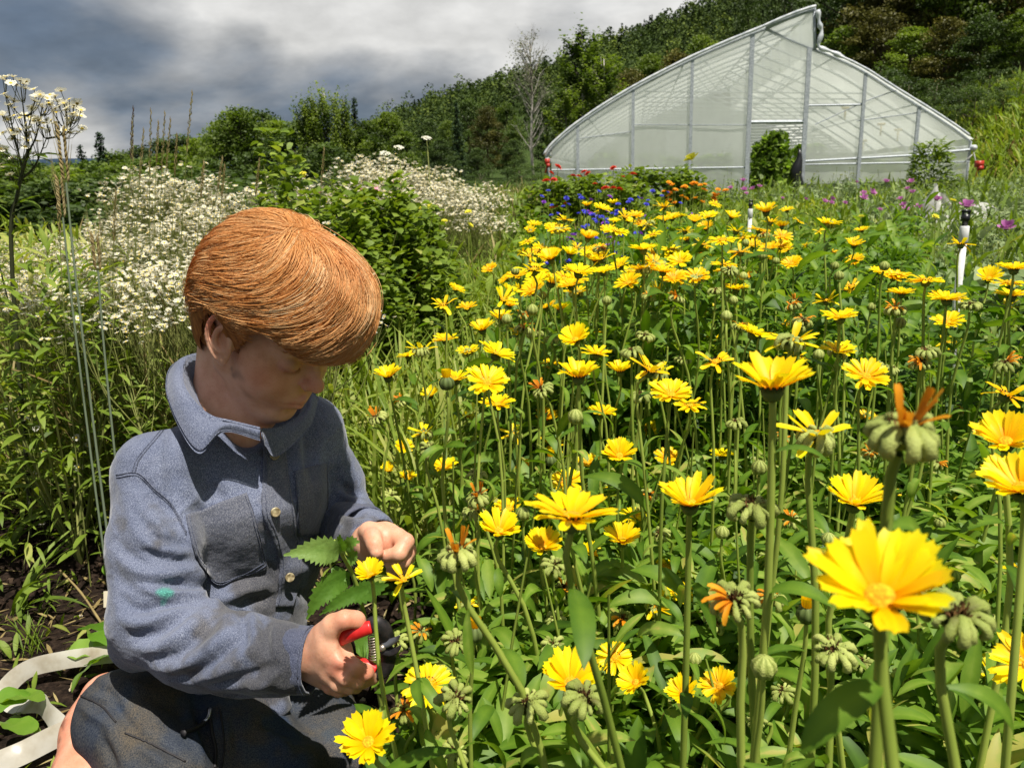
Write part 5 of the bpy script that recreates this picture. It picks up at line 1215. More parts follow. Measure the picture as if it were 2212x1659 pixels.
def calendula(P, size=.055, var=None, kind='bloom', face=None, lean=None, pieces=False, label=None, group=None, nl=3, old=False, stem_r=.0021):
    """P head centre (world); face = direction the head looks"""
    name = {'bloom': 'marigold', 'seed': 'marigold_seed_head', 'bud': 'marigold_bud'}[kind]
    bx, by = (P[0]+lean[0], P[1]+lean[1]) if lean is not None else (P[0]+frng.gauss(0, .035), P[1]+frng.gauss(.01, .03))
    g0 = gz(bx, by); e = empty(name, (bx, by, g0), label, 'flower', group)
    o = np.array([bx, by, g0]); h = np.array(P)-o; s = size/{'bloom': .062, 'seed': .031, 'bud': .0175}[kind]
    if face is None: face = np.array([frng.gauss(0, .16), frng.gauss(-.05, .16), 1.])
    face = np.array(face, float)/np.linalg.norm(face)
    q1 = h-face*.010*s; ctl = [np.zeros(3), np.array([h[0]*.12+frng.gauss(0, .008), h[1]*.12, h[2]*.35]), np.array([h[0]*.55+frng.gauss(0, .008), h[1]*.55+frng.gauss(0, .008), h[2]*.72]), q1-face*.03*s, q1]
    sp_ = spline(np.array(ctl), 12); mb = MB(); mb.tube(sp_, np.linspace(stem_r*1.5, stem_r*.9, 12), 6, 0, frng.uniform(.2, .9), cap=False); mb.build('stem', M_stem, e)
    R_ = Vector(face).to_track_quat('Z', 'Y').to_matrix().to_4x4() @ Matrix.Rotation(frng.random()*6.28, 4, 'Z')
    M4 = Matrix.Translation(Vector(h)) @ R_ @ Matrix.Diagonal((s, s, s, 1))
    def put(nm, me, par=e, mm=M4): c = bpy.data.objects.new(nm, me); link(c, par); c.matrix_local = mm; return c
    if kind == 'bloom':
        b = BL[var if var is not None else frng.choice([0, 1, 2, 3, 4, 5, 7])]
        if pieces:
            for pm in b['pieces']:
                mm = M4 @ Matrix.Rotation(frng.gauss(0, .03), 4, 'Z') @ Matrix.Rotation(frng.gauss(0, .05), 4, 'X'); put('petal', pm, mm=mm)
        else: put('petals', b['petals'])
        put('disc', b['disc']); put('calyx', b['calyx'])
        if old: put('seed_ring', BL['s1']['claws'], mm=M4 @ Matrix.Translation((0, 0, -.003)) @ Matrix.Scale(.92, 4))
    elif kind == 'seed':
        b = BL['s%d' % (var if var is not None else frng.randrange(5))]; M4 = M4 @ Matrix.Diagonal((.86, .86, .66, 1)); put('seed_ring', b['claws'], mm=M4); put('dry_core', b['core'], mm=M4)
        if old: put('withered_petals', b['old'], mm=M4 @ Matrix.Diagonal((1.1, 1.1, 1.5, 1)))
    else:
        b = BL['b%d' % (var or 0)]; put('bud', b['bud']); 
        if old: put('petal_tips', b['tip'])
    for i in range(nl):
        u = frng.uniform(.15, .78); p = sp_[int(u*11)]; c = bpy.data.objects.new('leaf', BL['l%d' % frng.randrange(6)]); link(c, e); c.location = p; c.rotation_euler = (frng.gauss(0, .25), frng.gauss(0, .3), frng.random()*6.28); k = frng.uniform(.55, 1.05)*(1-.35*u); c.scale = (k,)*3
    FH.append(proj(P)); return e
# ------------------------------------------------------------------ the marigold bed
LK = [1.]
def head_at(px, py, w, size): 
    d = size*FPX/w; q = W(px, py, 1.)-CAMP; f = -(q@RMn[:, 2]); k = d/f; LK[0] = 1.
    zmin = .25                      # a head never sinks below the leaf canopy: it stands nearer and is smaller instead
    if CAMP[2]+q[2]*k < zmin: k2 = (zmin-CAMP[2])/q[2]; LK[0] = k2/k; k = k2
    return CAMP+q*k
TOV = lambda P, k, sx=0.: np.array([(CAMP-P)[0]*k+sx, (CAMP-P)[1]*k, 1.])     # tilt towards the viewer by k
# (px, py, width px, kind, variant, towards-viewer tilt, sideways tilt, lean x, lean y, old, label)
BIGF = [
 (1235, 1118, 212, 'bloom', 0, -.10, .05, .075, .05, 0, 'broad pale yellow marigold bloom on a tall stem, largest in the middle of the frame'),
 (1900, 1290, 345, 'bloom', 3, .50, -.10, .0, -.01, 0, 'very large cupped marigold bloom close to the camera, lower right'),
 (1668, 838, 195, 'bloom', 3, .05, -.05, -.01, .02, 0, 'cupped marigold with long petals on the tall thick stem right of the middle'),
 (1712, 738, 125, 'bloom', 5, .1, .1, .0, .01, 1, 'half bare marigold with swept back petals above a green ring, tallest on the right'),
 (1765, 940, 170, 'bloom', 6, .35, .15, .02, .0, 1, 'blurred ragged marigold with swollen green base, right of the tall cupped bloom'),
 (1950, 935, 165, 'seed', 1, .35, .1, .0, .0, 1, 'large green seed head with a few orange petals standing up, near the right edge'),
 (2172, 955, 155, 'bloom', 4, .5, -.1, .02, .0, 0, 'marigold with upright petals at the right edge of the frame'),
 (2205, 1055, 190, 'bloom', 3, .3, -.2, .02, .0, 0, 'bright marigold cut by the right edge, below another bloom'),
 (2225, 1440, 170, 'bloom', 0, .4, -.3, .02, .0, 0, 'marigold at the right edge with only its left petals in frame, low down'),
 (1490, 1088, 158, 'bloom', 3, .15, 0, .01, .02, 0, 'wide cupped marigold on a straight stem, right of the large pale one'),
 (1845, 1085, 148, 'bloom', 4, .25, .1, .02, .02, 0, 'marigold with a long petal to its left, above the very large one'),
 (1250, 815, 108, 'bloom', 3, .0, 0, .02, .04, 0, 'tidy yellow cup shaped marigold in the middle of the bed'),
 (1340, 803, 72, 'bloom', 4, .0, 0, -.03, .03, 0, 'small orange yellow marigold just right of the tidy cup shaped one'),
 (1425, 805, 78, 'bloom', 6, .2, 0, .03, .02, 1, 'withered orange marigold with twisted petals over a green ring'),
 (1075, 875, 84, 'bloom', 0, .05, 0, -.01, .03, 0, 'flat bright yellow marigold on a tall thin stem, left half of the bed'),
 (985, 820, 76, 'bloom', 0, .05, 0, -.01, .03, 0, 'yellow marigold right of the face, second along the path side'),
 (838, 815, 74, 'bloom', 4, .05, -.1, .03, .03, 0, 'yellow marigold nearest to the red hair, on the path side'),
 (1110, 938, 68, 'bloom', 6, .3, 0, .0, .02, 1, 'yellow marigold with few petals above a green seed ring'),
 (1300, 893, 72, 'bloom', 0, .1, .1, .03, .02, 0, 'small yellow marigold low between taller stems, under the tidy cup'),
 (1490, 877, 78, 'bloom', 2, .1, 0, -.02, .02, 0, 'flat lemon yellow marigold left of the tall thick stem'),
 (1338, 985, 88, 'bloom', 3, .7, 0, .01, .02, 0, 'orange marigold with broad upright petals facing the camera'),
 (1225, 1040, 80, 'bloom', 2, .6, 0, .01, .02, 0, 'flat yellow marigold directly above the largest pale bloom'),
 (1268, 1000, 62, 'bloom', 0, .4, 0, .01, .02, 0, 'small yellow marigold partly behind the broad petalled orange one'),
 (1172, 1182, 98, 'bloom', 4, .5, .1, .02, .02, 0, 'yellow marigold peeping out below left of the largest pale bloom'),
 (1078, 1148, 112, 'bloom', 4, .35, .1, .05, .02, 0, 'yellow marigold with upright petals left of the largest pale bloom'),
 (1345, 1168, 95, 'bloom', 4, .35, 0, .02, .02, 0, 'yellow marigold half hidden right of the largest pale bloom'),
 (1366, 1113, 72, 'bloom', 2, .1, 0, .02, .02, 0, 'deep orange yellow marigold seen from the side beside the largest bloom'),
 (800, 1242, 82, 'bloom', 4, .35, -.1, .02, -.02, 0, 'yellow marigold standing right above the hand with the shears'),
 (872, 1252, 90, 'bloom', 6, .5, .1, .02, -.02, 0, 'yellow marigold with drooping petal, between both hands and the bed'),
 (925, 1480, 122, 'bloom', 2, .85, -.05, .01, .02, 0, 'round yellow marigold facing the camera below the shears'),
 (796, 1603, 145, 'bloom', 4, 1.05, -.25, .10, .02, 0, 'yellow marigold with orange centre in the bottom middle, nearest the knee'),
 (1232, 1475, 155, 'bloom', 4, .35, .1, .05, .02, 0, 'orange yellow marigold behind seed heads, bottom middle'),
 (1328, 1420, 86, 'bloom', 2, 1.0, 0, .01, .02, 0, 'small flat marigold facing the camera deep in the foliage'),
 (1010, 1306, 55, 'bloom', 5, .6, 0, .01, .02, 1, 'small marigold with curled petals low behind the shears'),
 (1440, 1225, 62, 'bloom', 2, .5, 0, .01, .02, 0, 'marigold hidden among leaves below the wide cupped one'),
 (915, 935, 72, 'bloom', 6, .2, .1, .03, .03, 1, 'yellow marigold with spread thin petals beside the shoulder'),
 (958, 660, 72, 'bloom', 5, .05, -.1, .01, .03, 0, 'spiky yellow marigold right of the red hair, at its height'),
 (962, 735, 62, 'bloom', 0, .1, 0, .01, .03, 0, 'yellow marigold right of the hair, upper of a close pair'),
 (910, 757, 72, 'bloom', 6, .0, 0, .01, .03, 1, 'orange yellow marigold over a pale green base, beside the hair'),
 (882, 770, 56, 'bloom', 0, -.1, -.2, .02, .03, 0, 'orange marigold seen from below, nearest the hair'),
 (1042, 713, 66, 'bloom', 4, .1, -.1, .01, .03, 0, 'orange yellow marigold, lower of two standing left of the bed middle'),
 (1082, 690, 62, 'bloom', 4, .05, .05, .01, .03, 0, 'yellow marigold, upper of two standing left of the bed middle'),
 (1815, 687, 86, 'bloom', 0, .05, 0, .02, .03, 0, 'bright open marigold above the large right hand blooms'),
 (2045, 648, 86, 'bloom', 0, .05, 0, .03, .03, 0, 'open marigold left of the white pipe foot'),
 (2000, 607, 84, 'bloom', 2, .0, 0, .01, .02, 0, 'flat wide marigold left of the white pipe'), (1948, 635, 64, 'bloom', 0, .0, 0, .01, .02, 0, 'open marigold just left below the flat wide one by the pipe'),
 (1940, 594, 62, 'bloom', 2, .0, 0, .01, .02, 0, None), (2076, 528, 62, 'bloom', 5, .0, .1, .01, .02, 0, 'two petalled ragged marigold in front of the white pipe'),
 (2190, 582, 80, 'bloom', 0, .0, 0, .01, .02, 0, None), (2180, 612, 74, 'bloom', 2, .0, 0, .01, .02, 0, None), (2185, 640, 78, 'bloom', 0, .0, 0, .01, .02, 0, None), (2170, 665, 60, 'bloom', 6, .0, 0, .01, .02, 1, None),
 (2040, 742, 48, 'bloom', 5, .3, 0, .01, .02, 0, None), (2060, 742, 44, 'bloom', 5, .3, 0, .01, .02, 0, None), (1545, 738, 46, 'bloom', 4, .0, 0, .0, .02, 0, 'small marigold alone above dark foliage, centre right'),
 (1385, 694, 42, 'bloom', 2, .1, 0, .0, .02, 0, None), (1545, 672, 48, 'bloom', 6, .1, 0, .0, .02, 1, None), (1590, 625, 62, 'bloom', 0, .0, 0, .0, .02, 0, None), (1835, 628, 48, 'bloom', 0, .0, 0, .0, .02, 0, None),
 (880, 1035, 48, 'bloom', 4, .1, .2, .0, .02, 0, 'low yellow marigold beside the far sleeve'), (872, 965, 46, 'bloom', 0, .8, .2, .0, .02, 0, None), (840, 1015, 42, 'bloom', 4, .5, -.2, .0, .02, 0, None),
 (1640, 775, 40, 'bloom', 6, .0, 0, .0, .02, 1, None), (1725, 770, 62, 'bloom', 5, .0, .1, .0, .02, 0, None), (1872, 715, 40, 'bloom', 6, .1, 0, 0, .02, 1, None), (2205, 1230, 70, 'bloom', 5, .4, -.2, .02, .0, 0, None),
 (1785, 650, 66, 'bloom', 6, .1, -.1, .01, .02, 0, None), (1300, 1045, 50, 'bloom', 5, .5, 0, .0, .02, 1, None), (1360, 738, 40, 'bloom', 5, .1, 0, .0, .02, 1, None), (1100, 1100, 75, 'bloom', 0, .2, 0, .04, .02, 0, None),
 # seed heads
 (988, 1198, 95, 'seed', 1, .2, -.1, .085, .02, 1, 'green seed head with withered orange petals hanging down, in front of the far hand'),
 (1625, 1098, 98, 'seed', 0, .4, 0, .03, .01, 0, 'knobbly pale green seed head beside the wide cupped bloom'),
 (1588, 1300, 112, 'seed', 3, .5, -.2, .06, .01, 1, 'blurred seed head with brown orange remains, left of the very large bloom'),
 (2070, 1335, 140, 'seed', 2, .5, .2, .03, .0, 0, 'blurred big green seed head right behind the very large bloom'),
 (1800, 1408, 92, 'seed', 4, .6, 0, .0, .01, 0, 'brown dried seed head below the very large bloom'),
 (1650, 1440, 56, 'bud', 1, .1, 0, .0, .01, 0, 'round striped closed bud left of the brown dried seed head'),
 (1140, 1520, 88, 'seed', 0, .7, 0, .06, .01, 0, 'curled green seed head at the bottom, left of the orange yellow bloom'),
 (1262, 1510, 92, 'seed', 2, .5, .2, .07, .01, 0, 'pale curled seed head in front of the orange yellow bloom'),
 (985, 1512, 80, 'seed', 0, .9, .3, .03, .01, 0, 'grey green seed head touching the round yellow bloom'),
 (876, 1535, 62, 'seed', 4, .7, -.4, .02, .01, 1, 'brownish seed head below the round yellow bloom'),
 (985, 1388, 62, 'seed', 2, .8, .2, .02, .01, 0, 'green seed head between the shears and the foliage'),
 (857, 1387, 50, 'seed', 4, 1.2, 0, .0, .01, 0, 'seed head with dark centre held in the jaws of the shears'),
 (908, 1366, 46, 'seed', 0, .8, .3, .0, .01, 1, 'small seed head right of the shears'),
 (1032, 1075, 56, 'seed', 1, .4, -.2, .03, .02, 1, 'upper orange tufted seed head left of the bed middle'), (1022, 1105, 54, 'seed', 3, .4, -.2, .03, .02, 1, 'lower orange tufted seed head left of the bed middle'),
 (927, 972, 46, 'seed', 4, .8, .2, .02, .02, 0, None), (1030, 1028, 42, 'seed', 4, .8, .2, .02, .02, 0, None), (845, 1075, 40, 'seed', 4, .8, .2, .02, .02, 0, None), (1125, 1285, 50, 'seed', 0, 1., 0, .02, .02, 0, 'ring shaped green seed head in the middle foliage'),
 (1198, 1225, 56, 'seed', 4, .9, .1, .0, .02, 0, None), (1218, 1272, 50, 'seed', 1, .9, .1, .0, .02, 1, None), (1200, 1340, 46, 'seed', 4, .9, .1, .0, .02, 0, None), (1195, 1395, 54, 'seed', 4, .9, .1, .0, .02, 0, None), (1345, 1338, 54, 'seed', 3, .7, 0, .0, .02, 1, None),
 (1365, 762, 46, 'seed', 0, .2, 0, .0, .02, 0, None), (1385, 856, 44, 'seed', 0, .3, 0, .0, .02, 0, None), (1590, 915, 42, 'seed', 0, .2, 0, .0, .02, 0, 'small green seed head left of the tall thick stem'), (815, 905, 42, 'seed', 1, .3, -.5, .02, .02, 1, 'drooping orange seed head beside the collar'),
 (718, 975, 34, 'seed', 1, .3, -1.2, .12, .02, 1, 'nodding seed head with hanging orange petals at the shirt shoulder'), (870, 868, 38, 'seed', 3, .3, -.8, .02, .02, 1, None), (1172, 845, 50, 'seed', 3, .4, -.4, .03, .02, 1, 'orange brown drooping seed head left of the tidy cup'),
 (2000, 762, 50, 'seed', 0, .2, 0, .0, .02, 0, None), (1988, 787, 50, 'seed', 3, .3, 0, .0, .02, 1, None), (1892, 790, 34, 'seed', 4, .3, 0, .0, .02, 0, None), (1925, 800, 38, 'seed', 0, .2, 0, .0, .02, 0, None), (2172, 790, 52, 'seed', 3, .3, -.2, .0, .02, 1, None),
 (1935, 672, 44, 'seed', 4, .1, 0, .0, .02, 1, None), (2095, 662, 42, 'seed', 0, .1, 0, .0, .02, 0, None), (1475, 778, 34, 'seed', 4, .3, 0, .0, .02, 0, None), (1545, 630, 34, 'seed', 4, .1, 0, .0, .02, 0, None), (1415, 683, 30, 'seed', 0, .6, 0, .0, .02, 0, None), (1640, 1010, 34, 'bud', 0, .1, 0, 0, .02, 0, None),
 (982, 1625, 62, 'seed', 0, .8, 0, .03, .0, 0, 'seed head cut by the bottom edge, left of the middle'), (1968, 1228, 52, 'seed', 4, .5, 0, .0, .01, 0, None), (1665, 1295, 60, 'seed', 0, .3, .1, .02, .01, 1, 'pale green head with upright orange petals beside the blurred seed head'),
 (1243, 900, 34, 'bud', 0, .1, 0, .0, .02, 0, None), (1790, 1165, 32, 'bud', 0, .1, 0, .0, .01, 0, 'small round bud under the marigold with the long petal'), (1743, 1325, 46, 'bud', 2, .1, 0, .0, .01, 1, 'opening bud with orange tips left of the very large bloom'), (1560, 1150, 30, 'bud', 0, 0, 0, 0, .01, 0, None),
 (1025, 1367, 42, 'bud', 2, .1, .1, .0, .01, 1, 'half open orange bud right of the shears'), (1190, 995, 26, 'bud', 2, 0, 0, 0, .02, 1, None), (1500, 1423, 30, 'bud', 0, 0, 0, 0, .01, 0, None), (1095, 690, 24, 'bud', 0, 0, 0, 0, .02, 0, None), (1150, 670, 26, 'bud', 0, 0, 0, 0, .02, 0, None), (965, 828, 34, 'bud', 2, 0, 0, 0, .02, 1, None), (1130, 1110, 30, 'bud', 0, 0, 0, 0, .02, 0, None), (2030, 1130, 26, 'bud', 0, 0, 0, 0, .02, 0, None),
]
for (px, py, w_, kind, var, tv, ts, lx, ly, old, lab) in BIGF:
    size = {'bloom': .058, 'seed': .031, 'bud': .018}[kind]
    if (px, py) in ((800, 1242), (872, 1252)): size = .037
    P = head_at(px, py, w_, size); size *= LK[0]
    v = (CAMP-P)/np.linalg.norm(CAMP-P); face = np.array([0, 0, 1.])+v*tv+np.array([ts, 0, 0])
    grp = {'bloom': 'marigold blooms in the near part of the bed', 'seed': 'green marigold seed heads in the bed', 'bud': 'marigold buds in the bed'}[kind]
    base = {'bloom': 'yellow marigold bloom in the near bed', 'seed': 'curled green seed head in the bed', 'bud': 'small closed bud in the bed'}[kind]
    calendula(P, size, var, kind, face, (lx, ly), pieces=(kind == 'bloom' and w_ >= 44), label=lab or base, group=grp, nl=5 if w_ > 60 else 4, old=bool(old), stem_r=.0024 if w_ > 90 else .002)
# the dense far part of the bed: rows of blooms getting smaller towards the greenhouse
mid = [(1220, 475, 46), (1268, 445, 32), (1300, 452, 44), (1325, 440, 30), (1435, 448, 48), (1435, 475, 44), (1530, 468, 44), (1545, 442, 30), (1655, 458, 56), (1725, 478, 32), (1788, 484, 58), (1862, 498, 34), (1358, 478, 34), (1400, 485, 46), (1410, 508, 50), (1270, 515, 60), (1330, 500, 60), (1195, 497, 46),
       (1152, 583, 80), (1250, 590, 74), (1358, 612, 62), (1450, 540, 52), (1560, 520, 66), (1640, 497, 52), (1690, 512, 48), (1390, 540, 60), (1190, 560, 64), (1245, 632, 56), (1128, 628, 50), (1100, 660, 46), (1505, 600, 70), (1570, 585, 60), (1600, 545, 60), (1700, 540, 40), (1740, 530, 34), (1845, 530, 50), (1845, 565, 48), (1800, 545, 30),
       (1140, 522, 44), (1130, 545, 40), (1230, 550, 54), (1300, 560, 60), (1340, 575, 56), (1520, 548, 50), (1480, 500, 44), (1465, 610, 46), (1210, 670, 50), (1180, 665, 50), (1100, 630, 44), (1058, 582, 40), (1095, 603, 40), (1145, 500, 34), (1165, 545, 40), (1480, 575, 40), (1620, 600, 40), (1655, 560, 44), (1590, 500, 50), (1930, 600, 60), (1700, 570, 36), (1625, 530, 46), (1900, 588, 44), (1770, 500, 30), (1700, 455, 36), (1580, 470, 40), (1500, 478, 34)]
mrng = random.Random(9)
mid += [(905, 600, 34), (985, 625, 40), (1010, 665, 44), (1120, 720, 48), (1160, 745, 46), (1010, 760, 50), (1190, 790, 52), (1060, 800, 44), (930, 855, 52), (1130, 862, 46), (1180, 905, 58), (1010, 900, 54), (960, 1010, 56), (1190, 960, 52), (1400, 930, 56), (1440, 990, 52), (1560, 830, 50), (1560, 985, 56), (1130, 1010, 58), (1290, 720, 46), (1700, 700, 46), (1250, 760, 44)]
while len(mid) < 166:
    k_ = len(mid) > 146; py = mrng.uniform(600, 860) if k_ else mrng.uniform(452, 620); t = (py-450)/190; px = mrng.uniform(1010, 2190) if k_ else mrng.triangular(1125-60*t, 1760+120*t, 1400); mid.append((px, py, (36+34*t)*mrng.uniform(.75, 1.1)))
for px, py, w_ in mid:
    P = head_at(px, py, w_, .056); r = mrng.random(); face = np.array([mrng.gauss(0, .26), -.22+mrng.gauss(0, .22), 1.])
    zone = 'left' if px < 1290 else ('right' if px > 1600 else 'middle')
    vv = mrng.choice([0, 0, 1, 2, 3, 4, 5, 6, 7]); look = {'open': 'open', 'flat': 'flat', 'cup': 'cupped', 'ragged': 'ragged'}[BL[vv]['kind']]; row = 'scattered' if py > 640 else 'back' if py < 490 else ('second' if py < 530 else ('third' if py < 585 else 'front'))
    calendula(P, .057*mrng.uniform(.9, 1.1), vv, 'bloom', face, (mrng.gauss(0, .03), mrng.gauss(.02, .03)), False, '%s marigold in the %s rows, %s of the bed' % (look, row, zone), 'marigold blooms in the far part of the bed', 3, r < .08, .0018)
for i in range(34):
    py = mrng.uniform(500, 780); px = mrng.uniform(1100, 1950); w_ = (26+.05*(py-450))*mrng.uniform(.8, 1.15); P = head_at(px, py, w_, .031); k = mrng.random()
    if k < .6: calendula(P, .030, None, 'seed', None, None, False, 'small curled seed head in the far bed', 'marigold seed heads in the far part of the bed', 2, k < .3)
    else: P = head_at(px, py, w_*.6, .018); calendula(P, .018, 0, 'bud', None, None, False, 'small green bud in the far bed', 'marigold buds in the far part of the bed', 2, False)
for i in range(80):
    py = mrng.uniform(860, 1560); px = mrng.uniform(1010 if py > 1200 else 960, 2190)
    if any(abs(px-q[0])+abs(py-q[1]) < 68 for q in FH): continue
    t = (py-860)/700; k = mrng.random(); w_ = (46+44*t)*mrng.uniform(.85, 1.1)
    if k < .45: P = head_at(px, py, w_, .052); calendula(P, .052*LK[0], mrng.choice([0, 2, 3, 4, 5, 6]), 'bloom', np.array([mrng.gauss(0, .3), -.35, 1.]), None, False, 'smaller marigold bloom low among the near leaves', 'small blooms low among the near leaves', 4, k < .08)
    elif k < .8: P = head_at(px, py, w_*.62, .028); calendula(P, .027*LK[0], None, 'seed', np.array([mrng.gauss(0, .5), -.5, 1.]), None, False, 'small seed head low among the near leaves', 'small seed heads low among the near leaves', 4, k < .62)
    else: P = head_at(px, py, w_*.38, .018); calendula(P, .018*LK[0], mrng.choice([0, 1, 2]), 'bud', None, None, False, 'green bud low among the near leaves', 'buds low among the near leaves', 4, k > .93)
print('flowers', time.time()-T0)
def in_bed(x, y):
    return (x > -.20+.075*y) & (x < .52+.36*y+.12*np.sin(y*5)) & (y < 4.4)
# foliage of the bed
def bed_foliage():
    rng = np.random.default_rng(31)
    def scatter(n, y0, y1, hmax, Lr, wr, nseg, name, fold):
        y = rng.uniform(y0, y1, n*3); x = rng.uniform(-.3, 2.3, n*3); k = in_bed(x, y)&(np.hypot(x, y) > .16); x, y = x[k][:n], y[k][:n]; m = len(x)
        # clumped
        dens = vnoise(x, y, .14, 4)*.7+vnoise(x, y, .5, 5)*.5; kk = dens > rng.uniform(.15, .75, m); x, y = x[kk], y[kk]; m = len(x)
        h = rng.beta(1.1, 1.5, m)*hmax*(.7+.5*vnoise(x, y, .35, 6)); P = np.stack([x, y, ground(x, y)+h], 1)
        L_ = rng.uniform(*Lr, m); Wd = L_*rng.uniform(*wr, m); el = rng.uniform(.1, 1.35, m); curl = rng.uniform(.3, 1.9, m)
        V, F, q = leaves(P, rng.uniform(0, 6.283, m), L_, Wd, el, curl, nseg, fold, rng.choice([1.0]), rng)
        c = np.clip(rng.normal(.42, .20, m)+(h/hmax)*.12, 0, 1); c[rng.random(m) < .03] = 1.
        tag(mobj(name, mesh_np(name, V, F, [M_cal], True, None, leafcol(c, q))), kind='stuff')
    scatter(26000, .25, 1.55, .25, (.035, .095), (.08, .145), 6, 'marigold_foliage', .22)
    scatter(44000, 1.55, 4.4, .56, (.04, .11), (.09, .16), 4, 'marigold_foliage', .2)
    # thin upright flower stems without heads, side shoots
    n = 600; y = rng.uniform(.5, 4.2, n); x = rng.uniform(-.2, 2.1, n); k = in_bed(x, y); x, y = x[k], y[k]; m = len(x); mb = MB()
    for i in range(m):
        h = rng.uniform(.2, .5); d = rng.normal(0, .05, 2); g0 = gz(x[i], y[i]); mb.tube(spline(np.array([[x[i], y[i], g0], [x[i]+d[0]*.3, y[i]+d[1]*.3, g0+h*.5], [x[i]+d[0], y[i]+d[1], g0+h]]), 5), [.0024, .0022, .0019, .0016, .0012], 4, 0, rng.random(), cap=False)
    tag(mb.build('marigold_stems', M_stem), kind='stuff')
bed_foliage()
# near rosettes with leaves one can pick apart
for i, (px, py, Y) in enumerate([(1480, 1560, .62), (1720, 1560, .60), (1380, 1640, .60), (1560, 1650, .58), (1850, 1600, .58), (2000, 1500, .62), (1150, 1600, .66), (2120, 1600, .60), (1300, 1350, .80), (1620, 1400, .74), (1450, 1300, .84), (1980, 1330, .76), (1060, 1450, .74), (900, 1620, .68), (1000, 1240, .9), (1780, 1230, .84), (2150, 1250, .8), (1250, 1150, .98), (1560, 1180, .95), (1900, 1100, 1.0)]):
    P = W(px, py, Y); g0 = gz(P[0], P[1]); e = empty('marigold_plant', (P[0], P[1], g0), 'leafy marigold plant without a bloom in the foreground', 'plant', 'leafy marigold plants in the near foliage')
    mb = MB(); top = max(.08, min(.19, P[2]-g0)); mb.tube(spline(np.array([[0, 0, 0], [.006, .004, top*.5], [0, .01, top]]), 6), np.linspace(.0045, .0025, 6), 6, 0, .6, cap=False); mb.build('stem', M_stem, e)
    for k in range(15):
        c = bpy.data.objects.new('leaf', BL['l%d' % frng.randrange(6)]); link(c, e); u = (k+.5)/15; c.location = (0, 0, top*u); c.rotation_euler = (frng.gauss(0, .2), frng.gauss(-.1, .25), k*2.4+frng.gauss(0, .2)); c.scale = (frng.uniform(.65, 1.)*(1.1-.45*u),)*3
print('bed', time.time()-T0)
# ------------------------------------------------------------------ the weedy side, cornflowers, zinnias, poppies
M_white = mat('fleabane_ray', c_attr_rnd([(0, (.42, .38, .25)), (.5, (.72, .69, .54)), (1, (.84, .82, .70))], .2), .7, .15, trans=.3)
M_ydisc = mat('fleabane_disc', (.62, .46, .06), .8, .1)
def ray_head(rng, r=.0085, n=12, cup=.25):
    """small daisy: a ring of white rays"""
    V = []; F = []
    for i in range(n):
        a = 2*math.pi*i/n; d = math.pi/n*.92; rr = r*rng.uniform(.85, 1.1); z = r*cup*rng.uniform(.5, 1.2); k = len(V)
        V += [[r*.3*math.cos(a-d), r*.3*math.sin(a-d), 0], [rr*math.cos(a-d*.8), rr*math.sin(a-d*.8), z], [rr*math.cos(a+d*.8), rr*math.sin(a+d*.8), z], [r*.3*math.cos(a+d), r*.3*math.sin(a+d), 0]]; F.append([k, k+1, k+2, k+3])
    return np.array(V), np.array(F)
def fleabane_mesh(seed, H=.9, nb=9, nh=5, r=.0100, spread=.20, fluffy=False):
    rng = random.Random(seed); st = MB(); fl = MB(); lf = MB()
    top = np.array([rng.gauss(0, .04), rng.gauss(0, .04), H*.72]); ax = spline(np.array([[0, 0, 0], [rng.gauss(0, .02), rng.gauss(0, .02), H*.35], top]), 9); st.tube(ax, np.linspace(.0035, .0022, 9), 5, 0, .5, cap=False)
    for b in range(nb):
        u = rng.uniform(.55, 1); p0 = ax[int(u*8)]; a = rng.random()*6.28; R_ = spread*rng.uniform(.2, 1); p1 = np.array([top[0]+math.cos(a)*R_, top[1]+math.sin(a)*R_, H*rng.uniform(.86, 1.0)-R_*.25])
        br = spline(np.array([p0, (p0+p1)/2+[math.cos(a)*R_*.18, math.sin(a)*R_*.18, -.01], p1]), 6); st.tube(br, np.linspace(.0018, .001, 6), 4, 0, .5, cap=False)
        for h in range(nh):
            q = p1+np.array([rng.gauss(0, .028), rng.gauss(0, .028), rng.gauss(.01, .012)]); s0 = br[rng.choice([3, 4])]; st.tube(np.array([s0, (s0+q)/2+[0, 0, -.004], q]), [.0008, .0007, .0006], 3, 0, .5, cap=False)
            V, F = ray_head(rng, r*rng.uniform(.75, 1.15), 11, rng.uniform(0, .6)); tl = Rm('X', rng.gauss(0, .35)) @ Rm('Y', rng.gauss(0, .35)); fl.add(V @ tl.T+q, F, 0, rng.uniform(.3, 1))
            V, F = dome(r*.36, r*.2, 6, 2, 0); fl.add(V @ tl.T+q, F, 1, .5)
    n = 34; Pz = np.array([ax[int(rng.uniform(.05, .99)*8)] for _ in range(n)]); rg = np.random.default_rng(seed)
    V, F, q = leaves(Pz, rg.uniform(0, 6.28, n), rg.uniform(.04, .10, n), rg.uniform(.004, .010, n), rg.uniform(.2, 1, n), rg.uniform(.4, 1.6, n), 4, .1, 1., rg); lf.add(V, F, 0, np.repeat(rg.uniform(.1, .8, n), q))
    return st.build('stem', M_wstem, link_=False), fl.build('flower_heads', [M_white, M_ydisc], link_=False), lf.build('leaves', M_weed, link_=False)
M_wstem = mat('weed_stem', c_attr_rnd([(0, (.10, .13, .03)), (1, (.26, .27, .08))], .5), .7, .2)
FB = [fleabane_mesh(s, .9, nb, nh) for s, nb, nh in ((1, 9, 6), (2, 10, 6), (3, 7, 6), (4, 11, 5), (5, 6, 6))]
FBF = [fleabane_mesh(s, .9, 16, 6, .0125, .26) for s in (11, 12)]
